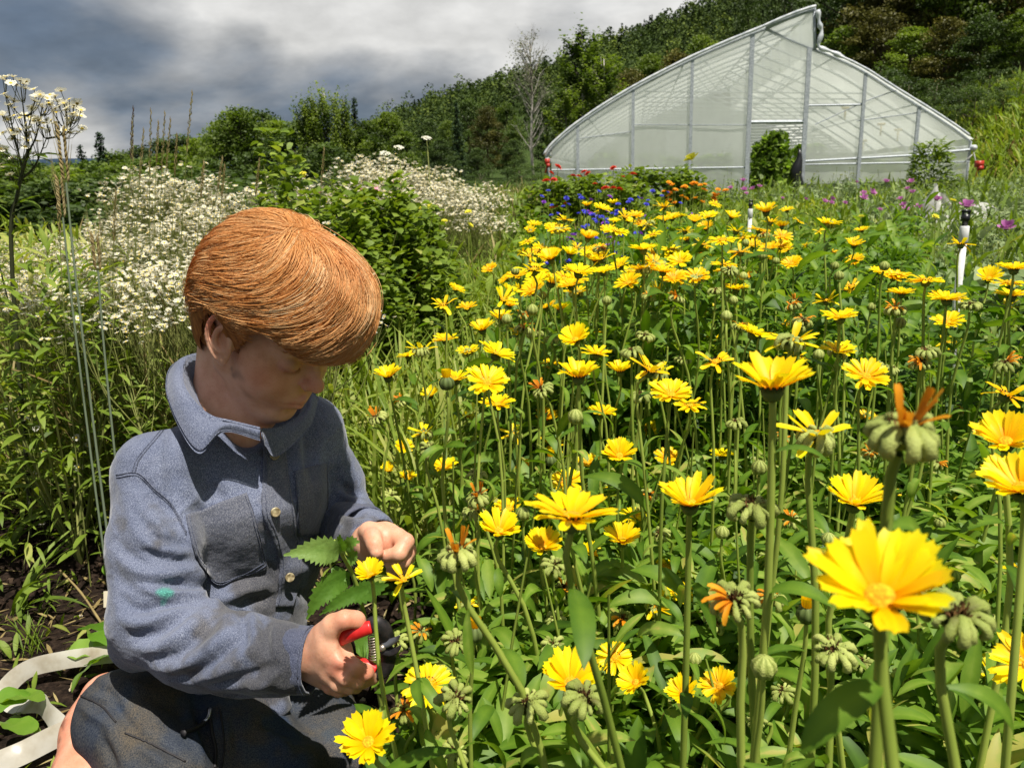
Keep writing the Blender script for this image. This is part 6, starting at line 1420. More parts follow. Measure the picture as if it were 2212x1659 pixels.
def put3(name, meshes, P, h, label, cat, group, rz=None, names=('stem', 'flower_heads', 'leaves'), wide=1., base=.9, kinds=(None, 'stuff', 'stuff')):
    e = empty(name, (P[0], P[1], gz(P[0], P[1])), label, cat, group, frng.random()*6.28 if rz is None else rz); s = h/base; e.scale = (s*wide, s*wide, s)
    for nm, me, kd in zip(names, meshes, kinds):
        if me is None: continue
        o = mobj(nm, me, e)
        if kd: o['kind'] = kd
    return e
def at_top(px, py, Y): P = W(px, py, Y); return P, P[2]-gz(P[0], P[1])
# tall plant against the sky on the left edge
def tall_fleabane():
    P, h = at_top(60, 185, 1.75); rng = random.Random(40)
    e = empty('tall_fleabane', (P[0]-.0, P[1], gz(P[0], P[1])), 'tallest white fleabane, branching against the sky at the left edge', 'wildflower'); o = np.array(e.location)
    st = MB(); n0 = W(25, 560, 1.75)-o; base = W(20, 900, 1.75)-o; base[2] = 0; trunk = spline(np.array([base, n0, W(38, 420, 1.75)-o, W(60, 330, 1.75)-o]), 14); st.tube(trunk, np.linspace(.005, .003, 14), 6, 0, .1, cap=False)
    def br(a, b, c=None, r0=.0022): q = spline(np.array([a, (a+b)/2+np.array([0, 0, -.015]), b]), 7); st.tube(q, np.linspace(r0, .0009, 7), 4, 0, .3, cap=False); return q
    k1 = br(trunk[-3], W(10, 200, 1.74)-o, r0=.003); k2 = br(trunk[-1], W(45, 190, 1.73)-o, r0=.003); k3 = br(trunk[-4], W(100, 300, 1.76)-o, r0=.003); k4 = br(k3[-1], W(160, 250, 1.78)-o); k5 = br(trunk[-1], W(92, 225, 1.77)-o); k6 = br(trunk[3], W(-60, 330, 1.8)-o)
    heads = [(30, 168), (48, 178), (38, 185), (12, 175), (5, 172), (52, 190), (8, 205), (30, 235), (22, 225), (85, 205), (110, 208), (92, 212), (100, 215), (120, 210), (75, 222), (108, 222), (66, 232), (88, 232), (98, 240), (120, 236), (125, 220), (138, 222), (130, 228), (140, 238), (146, 230), (152, 245), (160, 248), (168, 240), (165, 222), (158, 232), (150, 255), (172, 250), (75, 250), (62, 252), (50, 248), (40, 255), (70, 262), (55, 268), (85, 262), (100, 255), (112, 262), (60, 280), (45, 282), (72, 290), (35, 290), (25, 300), (55, 300), (5, 250), (15, 262), (2, 290), (12, 320), (70, 330), (60, 322), (140, 282), (152, 286), (165, 284), (30, 340), (5, 360), (20, 380), (110, 285), (95, 278), (80, 305), (-15, 215), (-30, 240), (-20, 300)]
    allb = np.concatenate([k1, k2, k3, k4, k5, k6, trunk[-4:]])
    st2 = []
    heads += [(a+rng.gauss(0, 9), b+rng.gauss(0, 8)) for a, b in heads[:58]]
    for hx, hy in heads:
        q = W(hx+rng.gauss(0, 2), hy+rng.gauss(0, 2), 1.75+rng.gauss(0, .035))-o; d = np.linalg.norm(allb-q+np.array([0, 0, .04]), axis=1); s0 = allb[d.argmin()]
        st.tube(spline(np.array([s0, (s0+q)/2+[0, 0, -.012], q]), 4), [.0011, .0009, .0008, .0008], 3, 0, .3, cap=False)
        fl = MB(); V, F = ray_head(rng, rng.uniform(.0085, .0115), 16, rng.uniform(-.1, .5)); tl = Rm('X', rng.gauss(.1, .35)) @ Rm('Y', rng.gauss(0, .35)); fl.add(V @ tl.T, F, 0, rng.uniform(.3, 1)); V, F = dome(.0034, .002, 8, 2, 0); fl.add(V @ tl.T, F, 1, .5)
        oo = fl.build('flower_head', [M_white, M_ydisc], e); oo.location = q
    st.build('stem', mat('dark_stem', (.045, .05, .022), .7, .2), e)
    rg = np.random.default_rng(4); n = 26; Pz = trunk[rg.integers(0, 13, n)]; V, F, q = leaves(Pz, rg.uniform(0, 6.28, n), rg.uniform(.05, .11, n), rg.uniform(.004, .009, n), rg.uniform(.2, 1, n), rg.uniform(.4, 1.6, n), 5, .1, 1., rg)
    for i in range(n): oo = mobj('leaf', mesh_np('leaf', V[i*q:(i+1)*q], F[:len(F)//n], [M_weed], True, None, np.full(q, .3)), e)
tall_fleabane()
# drift of fleabane: tops follow the outline of the drift in the picture
wrng = random.Random(15)
out_x = [-80, 0, 60, 130, 200, 240, 290, 340, 400, 450, 520, 580, 620, 650, 700, 760, 820, 880, 950, 1010, 1060]
out_y = [520, 515, 515, 510, 480, 425, 350, 352, 350, 372, 368, 352, 348, 385, 372, 322, 330, 352, 352, 372, 392]
cnt = 0
for i in range(215):
    px = wrng.uniform(-60, 680); t = wrng.random()**1.05; top = np.interp(px, out_x, out_y)+t*(235 if px > 190 else 90)+wrng.uniform(0, 14); Y = 3.6-2.0*t+wrng.uniform(-.15, .25)
    P, h = at_top(px, top-abs(wrng.gauss(0, 9)), Y)
    if h < .25 or h > 1.15: continue
    cnt += 1
    place = 'by the left edge' if px < 200 else ('above the child' if px > 420 else 'left behind the child'); row = 'front' if t > .55 else 'back'
    put3('fleabane', FB[wrng.randrange(5)], P, h, 'white fleabane %s, in the %s of the drift' % (place, row), 'wildflower', 'white fleabane in the drift behind the child')
for i in range(60):
    px = wrng.uniform(690, 1060); t = wrng.random(); top = np.interp(px, out_x, out_y)+t*80; Y = 6.2-1.4*t; P, h = at_top(px, top, Y)
    if not .3 < h < 1.3: continue
    put3('fleabane', FBF[wrng.randrange(2)], P, h, 'cream flowering weed in the far drift', 'wildflower', 'cream flowering weeds in the far drift')
# a few low daisies left
for px, py in [(55, 905), (78, 925), (95, 975), (92, 990), (45, 862), (30, 890), (20, 880), (60, 852), (165, 945), (180, 935), (190, 962), (150, 1012), (170, 1010), (95, 1072), (130, 1040), (150, 1052), (230, 835), (255, 832), (250, 738), (305, 742), (320, 752), (90, 1130), (75, 1022)]:
    P = W(px, py, 1.75+wrng.uniform(-.12, .25)); g0 = gz(P[0], P[1]); e = empty('daisy', (P[0], P[1], g0), 'single white daisy low in the weeds left of the child', 'wildflower', 'low white daisies left of the child')
    mb = MB(); mb.tube(spline(np.array([[wrng.gauss(0, .03), wrng.gauss(0, .03), 0], [0, 0, (P[2]-g0)*.6], [0, 0, P[2]-g0]]), 6), .0010, 4, 0, .5, cap=False); mb.build('stem', M_wstem, e)
    tl = Rm('X', wrng.gauss(.35, .25)) @ Rm('Y', wrng.gauss(0, .3)); fl = MB(); V, F = ray_head(wrng, .0085, 20, .1); fl.add(V @ tl.T, F, 0, .9); o = fl.build('petals', M_white, e); o.location = (0, 0, P[2]-g0)
    fl = MB(); V, F = dome(.0034, .0022, 9, 2, 0); fl.add(V @ tl.T, F); o = fl.build('disc', M_ydisc, e); o.location = (0, 0, P[2]-g0)
# grasses and ears against the sky
def grass_stalk(px, py, pb, Y, ear=.10, label=None, lean=0., thick=.0022, dark=False, group=None):
    P = W(px, py, Y); B = W(pb, 1000, Y); g0 = gz(B[0], Y); e = empty('grass_stalk', (B[0], Y, g0), label, 'grass', group); o = np.array([B[0], Y, g0]); T = P-o
    sp_ = spline(np.array([[0, 0, 0], T*[.35, .35, .5]+[0, 0, 0], T*[.7, .7, .8], T]), 16); mb = MB(); mb.tube(sp_, np.linspace(.0016, .0006, 16), 4, 0, .5, cap=False); mb.build('stalk', M_wstem, e)
    d = (sp_[-1]-sp_[-3]); d /= np.linalg.norm(d); mb = MB(); n = 26; rg = random.Random(int(px))
    for i in range(n):
        u = i/(n-1); c = T-d*ear*(1-u); a = i*2.4; k = thick*(.5+math.sin(math.pi*min(.97, u*.9+.1)))
        w_ = np.array([math.cos(a), math.sin(a), 0])*k; mb.tube(np.array([c+w_*.2, c+w_+d*.004, c+w_*.9+d*.012]), [.0006, .0013, .0003], 4, 0, rg.uniform(.2, .9), cap=False)
    mb.build('ear', mat('dark_ear', (.09, .055, .04), .8) if dark else M_straw, e)
for px, py, pb, Y, ear, dk in [(415, 204, 395, 2.1, .14, 0), (288, 238, 292, 2.1, .12, 1), (326, 243, 350, 2.2, .16, 0), (356, 248, 362, 2.2, .15, 0), (368, 262, 358, 2.2, .12, 0), (342, 268, 350, 2.2, .10, 0), (382, 296, 385, 2.2, .10, 0), (310, 285, 300, 2.1, .12, 0), (285, 268, 330, 2.3, .10, 0), (480, 345, 440, 2.2, .08, 0), (485, 362, 470, 2.2, .08, 0), (700, 325, 690, 2.4, .10, 0), (440, 355, 420, 2.0, .08, 0), (125, 398, 150, 1.5, .09, 0), (560, 350, 540, 2.3, .09, 0), (250, 420, 240, 1.7, .10, 0)]:
    grass_stalk(px, py, pb, Y, ear, 'thin grass stalk rising above the white weeds' if not dk else 'dark narrow seed spike rising above the white weeds', dark=bool(dk), group=None if dk else 'grass stalks above the white weeds')
def barley(px, py, pb, Y, label, L_=.075):
    P = W(px, py, Y); B = W(pb, 1010, Y); g0 = gz(B[0], Y); e = empty('barley_stalk', (B[0], Y, g0), label, 'grass'); T = P-np.array([B[0], Y, g0]); mb = MB(); sp_ = spline(np.array([[0, 0, 0], T*[.3, 1, .4], T*[.7, 1, .8], T]), 16); mb.tube(sp_, np.linspace(.0024, .0016, 16), 5, 0, .6, cap=False); mb.build('stalk', mat('blue_green_straw', (.20, .25, .16), .6, .3), e)
    mb = MB(); aw = MB(); d = np.array([.06, 0, 1.])
    for i in range(22):
        u = i/21; c = T+d*L_*u; s = -1 if i % 2 else 1; w_ = np.array([s*.0045, .001*math.sin(i), 0]); V, F = lathe([(.0003, 0), (.0020, .004), (.0018, .008), (.0003, .012)], 6); Rr = Rm('Y', s*.35); mb.add(V @ Rr.T+c+w_*.5, F, 0, .3+.5*random.Random(i).random())
        aw.tube(np.array([c+w_+d*.008, c+w_*2.0+d*.03, c+w_*(3.2-u)+d*(.055)]), [.0003, .00025, .0001], 3, 0, .8, cap=False)
    mb.build('ear', M_straw, e); aw.build('awns', M_straw, e, kind='stuff')
barley(143, 395, 200, 1.25, 'ripe straw coloured barley ear standing before the dark trees at the left', .075)
barley(136, 470, 190, 1.4, 'greener lower barley ear left of the drift', .06)
barley(212, 585, 235, 1.3, 'pale barley ear low among the weeds left of the child', .05)
# ---- weed carpet as stuff
def carpet(name, n, reg, hmax, Lr, wr, nseg, m, fold=.1, el=(.5, 1.5), curl=(.2, 1.6), seed=1, clump=.2, colmu=.45, zoff=0.):
    rng = np.random.default_rng(seed); x0, x1, y0, y1 = reg['box']; x = rng.uniform(x0, x1, n*2); y = rng.uniform(y0, y1, n*2)
    if reg.get('near'): y = y0+(y1-y0)*rng.random(n*2)**1.6
    k = reg['in'](x, y); x, y = x[k][:n], y[k][:n]; q = len(x); d = vnoise(x, y, clump, seed)*.6+vnoise(x, y, clump*4, seed+3)*.6; k = d > rng.uniform(.2, .8, q); x, y = x[k], y[k]; q = len(x)
    hm = hmax(x, y) if callable(hmax) else hmax; h = rng.beta(1, 1.5, q)*hm; P = np.stack([x, y, ground(x, y)+h+zoff], 1); L_ = rng.uniform(*Lr, q)
    V, F, m_ = leaves(P, rng.uniform(0, 6.28, q), L_, L_*rng.uniform(*wr, q), rng.uniform(*el, q), rng.uniform(*curl, q), nseg, fold, 1., rng); c = np.clip(rng.normal(colmu, .2, q), 0, 1)
    return tag(mobj(name, mesh_np(name, V, F, [m], True, None, leafcol(c, m_, .12))), kind='stuff')
left_of_bed = lambda x, y: (x < -.24+.075*y)&~((y < 1.42)&(x > -.62))&~((x < -.30)&(y < 1.72+.25*(vnoise(x, y, .25, 9)-.5)))&(x > -.64*y-.3)
wh = lambda x, y: np.clip(.10+.30*sstep(-.15, -.7, x/np.maximum(y, .5))+.25*(y > 1.9)*sstep(-.05, -.35, x/y), 0, .7)*sstep(1.15, 1.7, y)+.03
carpet('green_weeds', 26000, dict(box=(-3.2, .2, 1.2, 4.6), **{'in': left_of_bed}), wh, (.04, .11), (.05, .12), 4, M_weed, seed=21, colmu=.78)
carpet('broad_weeds', 15000, dict(box=(-2.6, .25, 1.3, 4.6), **{'in': lambda x, y: left_of_bed(x, y)&(x/y > -.45)}), lambda x, y: .10+.10*(y > 2), (.03, .07), (.28, .42), 4, M_weed, .1, (.1, 1.2), (.2, 1.4), seed=22, colmu=.7)
carpet('dry_weed_stalks', 12000, dict(box=(-2.8, -.3, 1.25, 3.6), **{'in': lambda x, y: left_of_bed(x, y)&(x/y < -.30)}), lambda x, y: .28*sstep(1.2, 1.6, y)+.05, (.10, .30), (.006, .014), 4, M_straw, 0, (.9, 1.6), (-.1, .8), seed=23)
carpet('grass_blades', 14000, dict(box=(-3., .3, 1.35, 4.8), **{'in': left_of_bed}), lambda x, y: .15+0*x, (.14, .38), (.008, .018), 5, M_weed, 0, (1., 1.55), (.1, 1.4), seed=24, colmu=.78)
far_in = lambda x, y: (x > -.75*y-1)&(x < .7*y+1)&~((x > 1.2)&(x < 11)&(y > 16.6+.0*x)&(y < 32))
carpet('far_meadow', 42000, dict(box=(-14, 16, 4.2, 22), near=1, **{'in': lambda x, y: far_in(x, y)}), lambda x, y: .30+0*x, (.12, .34), (.03, .07), 3, M_weed, 0, (.7, 1.55), (.1, 1.3), seed=25, clump=.6, colmu=.45)
carpet('far_meadow_straw', 16000, dict(box=(-14, 12, 4.5, 20), near=1, **{'in': lambda x, y: far_in(x, y)&(x < .1*y)}), lambda x, y: .35+0*x, (.15, .34), (.012, .025), 3, M_straw, 0, (.9, 1.6), (.0, .9), seed=26, clump=.8)
carpet('bank_grass', 32000, dict(box=(9, 24, 12, 30), **{'in': lambda x, y: (x > 9.7+.0*y)&(x < .75*y+2)}), .35, (.22, .6), (.03, .08), 3, M_weed, 0, (.8, 1.55), (.1, 1.3), seed=27, clump=1.3, colmu=.55)
carpet('bank_dry_growth', 12000, dict(box=(9, 22, 12, 24), **{'in': lambda x, y: (x > 9.7)&(x < .75*y+2)}), .5, (.12, .34), (.02, .04), 3, M_brown, 0, (.8, 1.55), (.1, 1.3), seed=28, clump=1.6, colmu=.7)
# bramble-like bush between drift and bed, vine climbing on the drift
def leafy_bush(pxs, Y, R_, n, lab, m=None, Lr=(.020, .048), name='leafy_bush', cat='bush', wr=(.32, .46)):
    P, h = at_top(pxs[0], pxs[1], Y); rg = np.random.default_rng(int(pxs[0])); e = empty(name, (P[0], P[1], gz(P[0], P[1])), lab, cat)
    a = rg.uniform(0, 6.28, n); z = rg.uniform(.05, 1, n)**.75; r_ = R_*np.sqrt(rg.uniform(.25, 1, n))*(1.08-.6*z**2)*(1+.3*np.sin(a*3+z*5)); Q = np.stack([np.cos(a)*r_, np.sin(a)*r_, z*h*(.86+.2*rg.random(n))], 1); L_ = rg.uniform(*Lr, n)
    V, F, q = leaves(Q, a+rg.normal(0, .7, n), L_, L_*rg.uniform(*wr, n), rg.uniform(0, 1., n), rg.uniform(.3, 1.4, n), 4, .12, .9, rg); o = mobj('foliage', mesh_np('foliage', V, F, [m or M_weed], True, None, np.repeat(np.clip(rg.normal(.45, .18, n), 0, 1), q)), e); o['kind'] = 'stuff'
    mb = MB(); rr = random.Random(3)
    for i in range(12): a_ = rr.random()*6.28; k = rr.uniform(.5, .95); mb.tube(spline(np.array([[0, 0, 0], [math.cos(a_)*R_*.4, math.sin(a_)*R_*.4, h*.5*k], [math.cos(a_)*R_*.8, math.sin(a_)*R_*.8, h*k]]), 6), [.004, .0035, .003, .0025, .002, .001], 4, 0, rr.random(), cap=False)
    s = mb.build('stems', M_wstem, e); s['kind'] = 'stuff'; return e
leafy_bush((800, 408), 2.9, .27, 4400, 'bright green leafy bush behind the red hair, right of the fleabane drift')
leafy_bush((700, 440), 2.6, .28, 3600, 'lower green leafy bush touching the left of the bright leafy bush')
leafy_bush((880, 455), 3.1, .22, 2800, 'green leafy bush at the right end of the shrubby row beside the path')
leafy_bush((590, 305), 2.9, .10, 700, 'climbing vine with heart shaped leaves standing up from the white drift', name='climbing_vine', cat='vine')
leafy_bush((620, 345), 2.7, .14, 500, 'lower tangle of vine leaves right of the climbing vine', name='climbing_vine', cat='vine')
leafy_bush((60, 570), 1.6, .20, 900, 'fine leaved green weed clump at the left edge under the tall fleabane', Lr=(.03, .07), wr=(.06, .12), name='weed_clump', cat='weed')
leafy_bush((190, 640), 1.75, .16, 500, 'fine leaved weed clump left of the barley stalks', Lr=(.03, .07), wr=(.06, .12), name='weed_clump', cat='weed')
leafy_bush((1430, 366), 8.2, .62, 2600, 'round dark green shrub before the greenhouse, left of its door', Lr=(.04, .08))
leafy_bush((1290, 384), 7.2, .60, 2300, 'low green zinnia foliage mound at the left front of the greenhouse', Lr=(.04, .075), name='zinnia_foliage', cat='plant')
leafy_bush((1225, 392), 7.0, .45, 1600, 'leafy mound left of the zinnia foliage, beside the greenhouse corner', Lr=(.04, .075), name='zinnia_foliage', cat='plant')
leafy_bush((2015, 310), 12.5, .30, 700, 'tall yellow green feathery weed before the right half of the greenhouse', Lr=(.10, .18), wr=(.10, .16), name='tall_weed', cat='weed')
# ---- small coloured flowers: shared head meshes
def head_mesh(m, r, n, rows, cup, core=None):
    mb = MB(); rg = random.Random(int(r*9999)+n)
    for k in range(rows):
        for i in range(n):
            a = 2*math.pi*(i+.5*k)/n; V, F, c = petal_mesh(r*(1-.25*k), r*.30, rg.uniform(-.1, .3), cup+.35*k, 3, False); mb.add(rotz(V+[r*.12, 0, k*r*.12], a), F, 0, np.clip(c+rg.gauss(0, .1), 0, 1))
    if core: V, F = dome(r*.3, r*.22, 8, 2, 0); mb.add(V, F, 1, .5)
    return mb.build('petals', [m]+([core] if core else []), link_=False)
M_blue = mat('cornflower_blue', c_attr_rnd([(0, (.05, .05, .42)), (1, (.12, .13, .75))], .5), .6, .2, trans=.25)
M_violet = mat('cornflower_violet', c_attr_rnd([(0, (.16, .03, .30)), (1, (.34, .09, .60))], .5), .6, .2, trans=.25)
M_red = mat('zinnia_red', c_attr_rnd([(0, (.48, .02, .015)), (1, (.72, .07, .035))], .4), .6, .2, trans=.25)
M_pink = mat('poppy_pink', c_attr_rnd([(0, (.30, .07, .26)), (1, (.62, .24, .52))], .4), .6, .2, trans=.3)
M_pink2 = mat('mallow_pink', c_attr_rnd([(0, (.65, .16, .30)), (1, (.85, .38, .50))], .3), .6, .2, trans=.3)
M_or = mat('orange_petal', c_attr_rnd([(0, (.75, .22, .01)), (1, (.90, .42, .02))], .4), .6, .2, trans=.3)
M_yel = mat('soft_yellow', c_attr_rnd([(0, (.62, .55, .03)), (1, (.85, .80, .08))], .3), .6, .2, trans=.3)
HD = dict(blue=head_mesh(M_blue, .016, 9, 2, .6), violet=head_mesh(M_violet, .016, 9, 2, .6), red=head_mesh(M_red, .033, 14, 3, .25, M_ydisc), pink=head_mesh(M_pink, .040, 5, 2, .75, M_seed), mallow=head_mesh(M_pink2, .028, 6, 1, .5, M_ydisc), orange=head_mesh(M_or, .020, 9, 2, .4), yellow=head_mesh(M_yel, .018, 8, 2, .5))
for m_ in HD.values(): pass
stem_cache = {}
def simple_flower(name, hd, px, py, Y, s, label, group, cat='flower', tilt=.3):
    P = W(px, py, Y); g0 = gz(P[0], P[1]); h = max(.08, P[2]-g0); e = empty(name, (P[0], P[1], g0), label, cat, group); mb = MB()
    b = np.array([frng.gauss(0, .04), frng.gauss(0, .04), 0]); mb.tube(spline(np.array([b, [b[0]*.3, b[1]*.3, h*.6], [0, 0, h-.004]]), 6), .0022, 4, 0, frng.random(), cap=False); mb.build('stem', M_stem, e)
    o = mobj('petals', HD[hd], e, (0, 0, h), (frng.gauss(tilt, .25), frng.gauss(0, .3), frng.random()*.3), s); return e
sr = random.Random(33)
for i in range(95):
    px = sr.triangular(1130, 1560, 1240); py = sr.uniform(412, 575); t = (py-412)/163; 
    if px > 1420 and py > 520: continue
    hd = 'blue' if sr.random() < .72 else 'violet'; simple_flower('cornflower', hd, px, py, 5.4-2.3*t, sr.uniform(.75, 1.15), '%s cornflower behind the marigold bed' % ('blue' if hd == 'blue' else 'violet'), 'cornflowers behind the marigolds')
for px, py, s in [(1205, 362, 1.), (1190, 375, .8), (1180, 392, 1.), (1196, 390, .9), (1262, 372, .8), (1270, 376, .8), (1325, 364, .8), (1367, 378, 1.), (1345, 384, .7), (1308, 408, 1.), (1325, 408, .9), (1338, 410, .8), (1250, 382, .7), (1238, 381, .7), (1192, 450, .6), (1205, 448, .6), (1285, 398, .6), (1222, 440, .5)]:
    simple_flower('zinnia', 'red', px, py, 6.9+sr.uniform(-.3, .3), s, 'red zinnia bloom before the greenhouse', 'red zinnias before the greenhouse', tilt=.1)
for i in range(30): simple_flower('orange_flower', 'orange', sr.uniform(1420, 1570), sr.uniform(396, 440), 6.2, sr.uniform(.8, 1.3), 'small orange flower left of the greenhouse door', 'orange flowers left of the greenhouse door')
for px, py, s in [(1578, 408, .7), (1605, 392, .8), (1607, 412, .9), (1627, 410, .9), (1640, 405, .8), (1612, 420, .6), (1780, 437, .8), (1797, 432, .8), (1825, 440, .6), (1865, 420, .9), (1866, 430, 1.), (1882, 418, 1.1), (1913, 395, 1.), (1945, 432, .8), (1952, 445, .8), (1960, 410, .8), (1968, 395, 1.), (1970, 418, 1.), (1955, 455, .9), (1985, 450, 1.), (2022, 434, 1.3), (2088, 448, 1.6), (2175, 495, 1.5), (1795, 440, .7), (1740, 432, .6), (1850, 395, .6), (2020, 425, .8), (1900, 455, .6), (1690, 430, .5)]:
    simple_flower('poppy', 'pink', px, py, 6.6-2.2*max(0, (py-400)/100), s*.85, 'mauve pink poppy bloom right of the bed', 'mauve poppies in the field on the right')
for px, py, Y in [(692, 416, 3.2), (762, 433, 3.4), (1230-450, 412, 3.5), (790, 440, 3.4), (808, 410, 3.9), (848, 398, 4.)]: simple_flower('mallow', 'mallow', px, py, Y, .8, 'pink flower in the weeds above the leafy bushes', 'pink flowers above the leafy bushes')
for px, py in [(655, 385), (960, 480), (1015, 488), (905, 452), (930, 448), (655, 378), (1012, 460), (2058, 435), (2020, 470), (1860, 470), (1960, 520)]: simple_flower('small_yellow_flower', 'yellow', px, py, 3.6, .9, 'small yellow flower scattered in the weeds', 'small yellow flowers scattered in the weeds')
simple_flower('yellow_plume', 'yellow', 1495, 345, 8., 4.2, 'fuzzy yellow flower plume standing before the greenhouse front', None, tilt=0.)
for px, py, Y in ((922, 300, 5.2), (862, 320, 5.2), (832, 332, 5.2)):     # wild carrot umbels
    P = W(px, py, Y); g0 = gz(P[0], P[1]); h = P[2]-g0; e = empty('wild_carrot', (P[0], P[1], g0), 'cream umbel of wild carrot on a bare stalk before the dark trees', 'wildflower', 'wild carrot umbels before the dark trees'); mb = MB(); mb.tube([[.03, 0, 0], [.01, 0, h*.5], [0, 0, h]], .0025, 4, 0, .5); mb.build('stem', M_wstem, e)
    mb = MB(); rg = random.Random(int(px))
    for i in range(46): r_ = .032*math.sqrt(rg.random()); a = rg.random()*6.28; V, F = dome(.006, .003, 6, 2, 0); q = np.array([r_*math.cos(a), r_*math.sin(a), .012*(1-(r_/.032)**2)]); mb.add(V+q, F, 0, .8)
    o = mb.build('umbel', M_white, e); o.location = (0, 0, h); o.rotation_euler = (.3, .2, 0)
# poppy field: grey green plants with seed capsules
def poppy_mesh(seed):
    rng = random.Random(seed); rg = np.random.default_rng(seed); st = MB(); cp = MB()
    for k in range(rng.randint(3, 6)):
        h = rng.uniform(.6, 1.); a = rng.random()*6.28; r_ = rng.uniform(.02, .14); tp = np.array([math.cos(a)*r_, math.sin(a)*r_, h]); st.tube(spline(np.array([[0, 0, 0], tp*[.3, .3, .5], tp]), 5), .0022, 4, 0, rng.random(), cap=False)
        V, F = lathe([(.002, -.012), (.009, -.006), (.011, .002), (.007, .009), (.009, .011), (.0005, .012)], 8); cp.add(V*rng.uniform(.8, 1.2)+tp, F, 0, rng.uniform(.3, 1))
    n = 46; P = np.stack([rg.normal(0, .05, n), rg.normal(0, .05, n), rg.uniform(.02, .72, n)], 1); L_ = rg.uniform(.05, .13, n); V, F, q = leaves(P, rg.uniform(0, 6.28, n), L_, L_*rg.uniform(.2, .34, n), rg.uniform(-.2, 1.1, n), rg.uniform(.2, 1.5, n), 4, .15, 1., rg)
    return st.build('stem', M_grey, link_=False), cp.build('seed_capsules', M_seed, link_=False), mesh_np('leaves', V, F, [M_grey], True, None, np.repeat(np.clip(rg.normal(.45, .2, n), 0, 1), q))
PM = [poppy_mesh(s) for s in range(6)]
for i in range(250):
    Y = 3.9+9.5*sr.random()**1.5; px = sr.uniform(1560 if Y > 6 else 1680+(6-Y)*60, 2290); P = W(px, 400, Y); top = 366+150*(1/Y-1/13)*7+sr.uniform(-4, 22)
    P2, h = at_top(px, top, Y)
    if not .2 < h < 1.2: continue
    put3('poppy_plant', PM[sr.randrange(6)], P2, h, 'poppy plant with seed capsules %s' % ('near the white pipe' if px > 1950 and Y < 7 else ('before the greenhouse door' if px < 1780 else 'in the field right of the greenhouse door')), 'plant', 'poppy plants in the field on the right', names=('stem', 'seed_capsules', 'leaves'), wide=1., base=.9)
carpet('poppy_undergrowth', 26000, dict(box=(1.2, 11, 3.6, 15.5), near=1, **{'in': lambda x, y: (x > .36*y-.2)&(x < .72*y)&~((y < 5.1)&(x > 2.2)&(y > 4.2))}), lambda x, y: .30+0*x, (.06, .16), (.16, .30), 4, M_grey, .12, (.2, 1.3), (.2, 1.5), seed=41, clump=.4)
carpet('mid_undergrowth', 26000, dict(box=(-.1, 3.2, 3.6, 8.5), **{'in': lambda x, y: (x > -.05*y)&(x < .42*y)}), lambda x, y: .40+0*x, (.06, .15), (.05, .14), 4, M_weed, .1, (.5, 1.5), (.2, 1.3), seed=42, colmu=.55, clump=.3)
carpet('right_near_weeds', 9000, dict(box=(.8, 3.4, 1.6, 4.4), **{'in': lambda x, y: (x > .50+.34*y)&(x < .75*y+.2)}), lambda x, y: .16+0*x, (.04, .12), (.06, .14), 4, M_weed, .1, (.3, 1.5), (.2, 1.3), seed=43, clump=.3)
print('meadow', time.time()-T0)
# ------------------------------------------------------------------ pipes, fabric, tape, leaves and crumbs on the soil
pvc = mat('white_pvc', c_noise(30, [(.35, (.52, .52, .50)), (.65, (.78, .78, .76))]), .45, .4); blackp = mat('black_nozzle', (.012, .012, .014), .35, .5)
def riser(px, top, bot, Y, r, label):
    P = W(px, top, Y); B = W(px-8, bot, Y); g0 = gz(P[0], Y); e = empty('sprinkler_riser', (B[0], Y, g0), label, 'sprinkler'); o = np.array([B[0], Y, g0]); h = P[2]-g0; T = P-o; s = r/.011
    mb = MB(); b0 = np.array([0, 0, -.02]); mb.tube([b0, T*[1, 1, .5]+[0, 0, 0], T-[0, 0, .075*s]], r, 14, cap=True); mb.build('pipe', pvc, e)
    mb = MB(); mb.tube([T-[0, 0, .10*s], T-[0, 0, .098*s], T-[0, 0, .052*s], T-[0, 0, .050*s]], [r*1.12, r*1.24, r*1.24, r*1.12], 14); mb.build('coupling', pvc, e)
    mb = MB(); mb.tube([T-[0, 0, .052*s], T-[0, 0, .036*s], T-[0, 0, .034*s], T-[0, 0, .016*s]], [r*.75, r*.8, r*1.1, r*1.1], 12); mb.box(T-[0, 0, .006*s], (r*2.0, r*1.1, .008*s)); mb.box(T-[r*.8, 0, .014*s], (r*.4, r*.8, .02*s)); mb.box(T-[-r*.8, 0, .014*s], (r*.4, r*.8, .02*s)); mb.build('nozzle', blackp, e)
riser(2088, 452, 640, 2.35, .0105, 'white plastic sprinkler riser with black nozzle at the right edge of the bed')
riser(1622, 432, 600, 4.0, .0095, 'thin white sprinkler riser behind the marigolds in front of the greenhouse door')
# landscape fabric: woven black sheet, on the soil
def fabric(poly, z=.006, label='black landscape fabric'):
    n = 30; P = np.array(poly, float); V = []; 
    for j in range(n):
        for i in range(n):
            u, v = i/(n-1), j/(n-1); p = (P[0]*(1-u)+P[1]*u)*(1-v)+(P[3]*(1-u)+P[2]*u)*v; V.append([p[0], p[1], gz(p[0], p[1])+z+.010*mnoise.noise(Vector((p[0]*5, p[1]*5, 1)))])
    F = [[j*n+i, j*n+i+1, (j+1)*n+i+1, (j+1)*n+i] for j in range(n-1) for i in range(n-1)]
    o = mobj('landscape_fabric', mesh_np('landscape_fabric', V, np.array(F), [mat('black_woven_fabric', c_noise(700, [(.4, (.006, .006, .008)), (.62, (.035, .034, .040))]), .55, .4, bump=(900, .5, .001))])); return tag(o, kind='structure')
fabric([(1.9, 3.9), (4.2, 3.9), (4.6, 5.2), (2.1, 5.2)], .03)
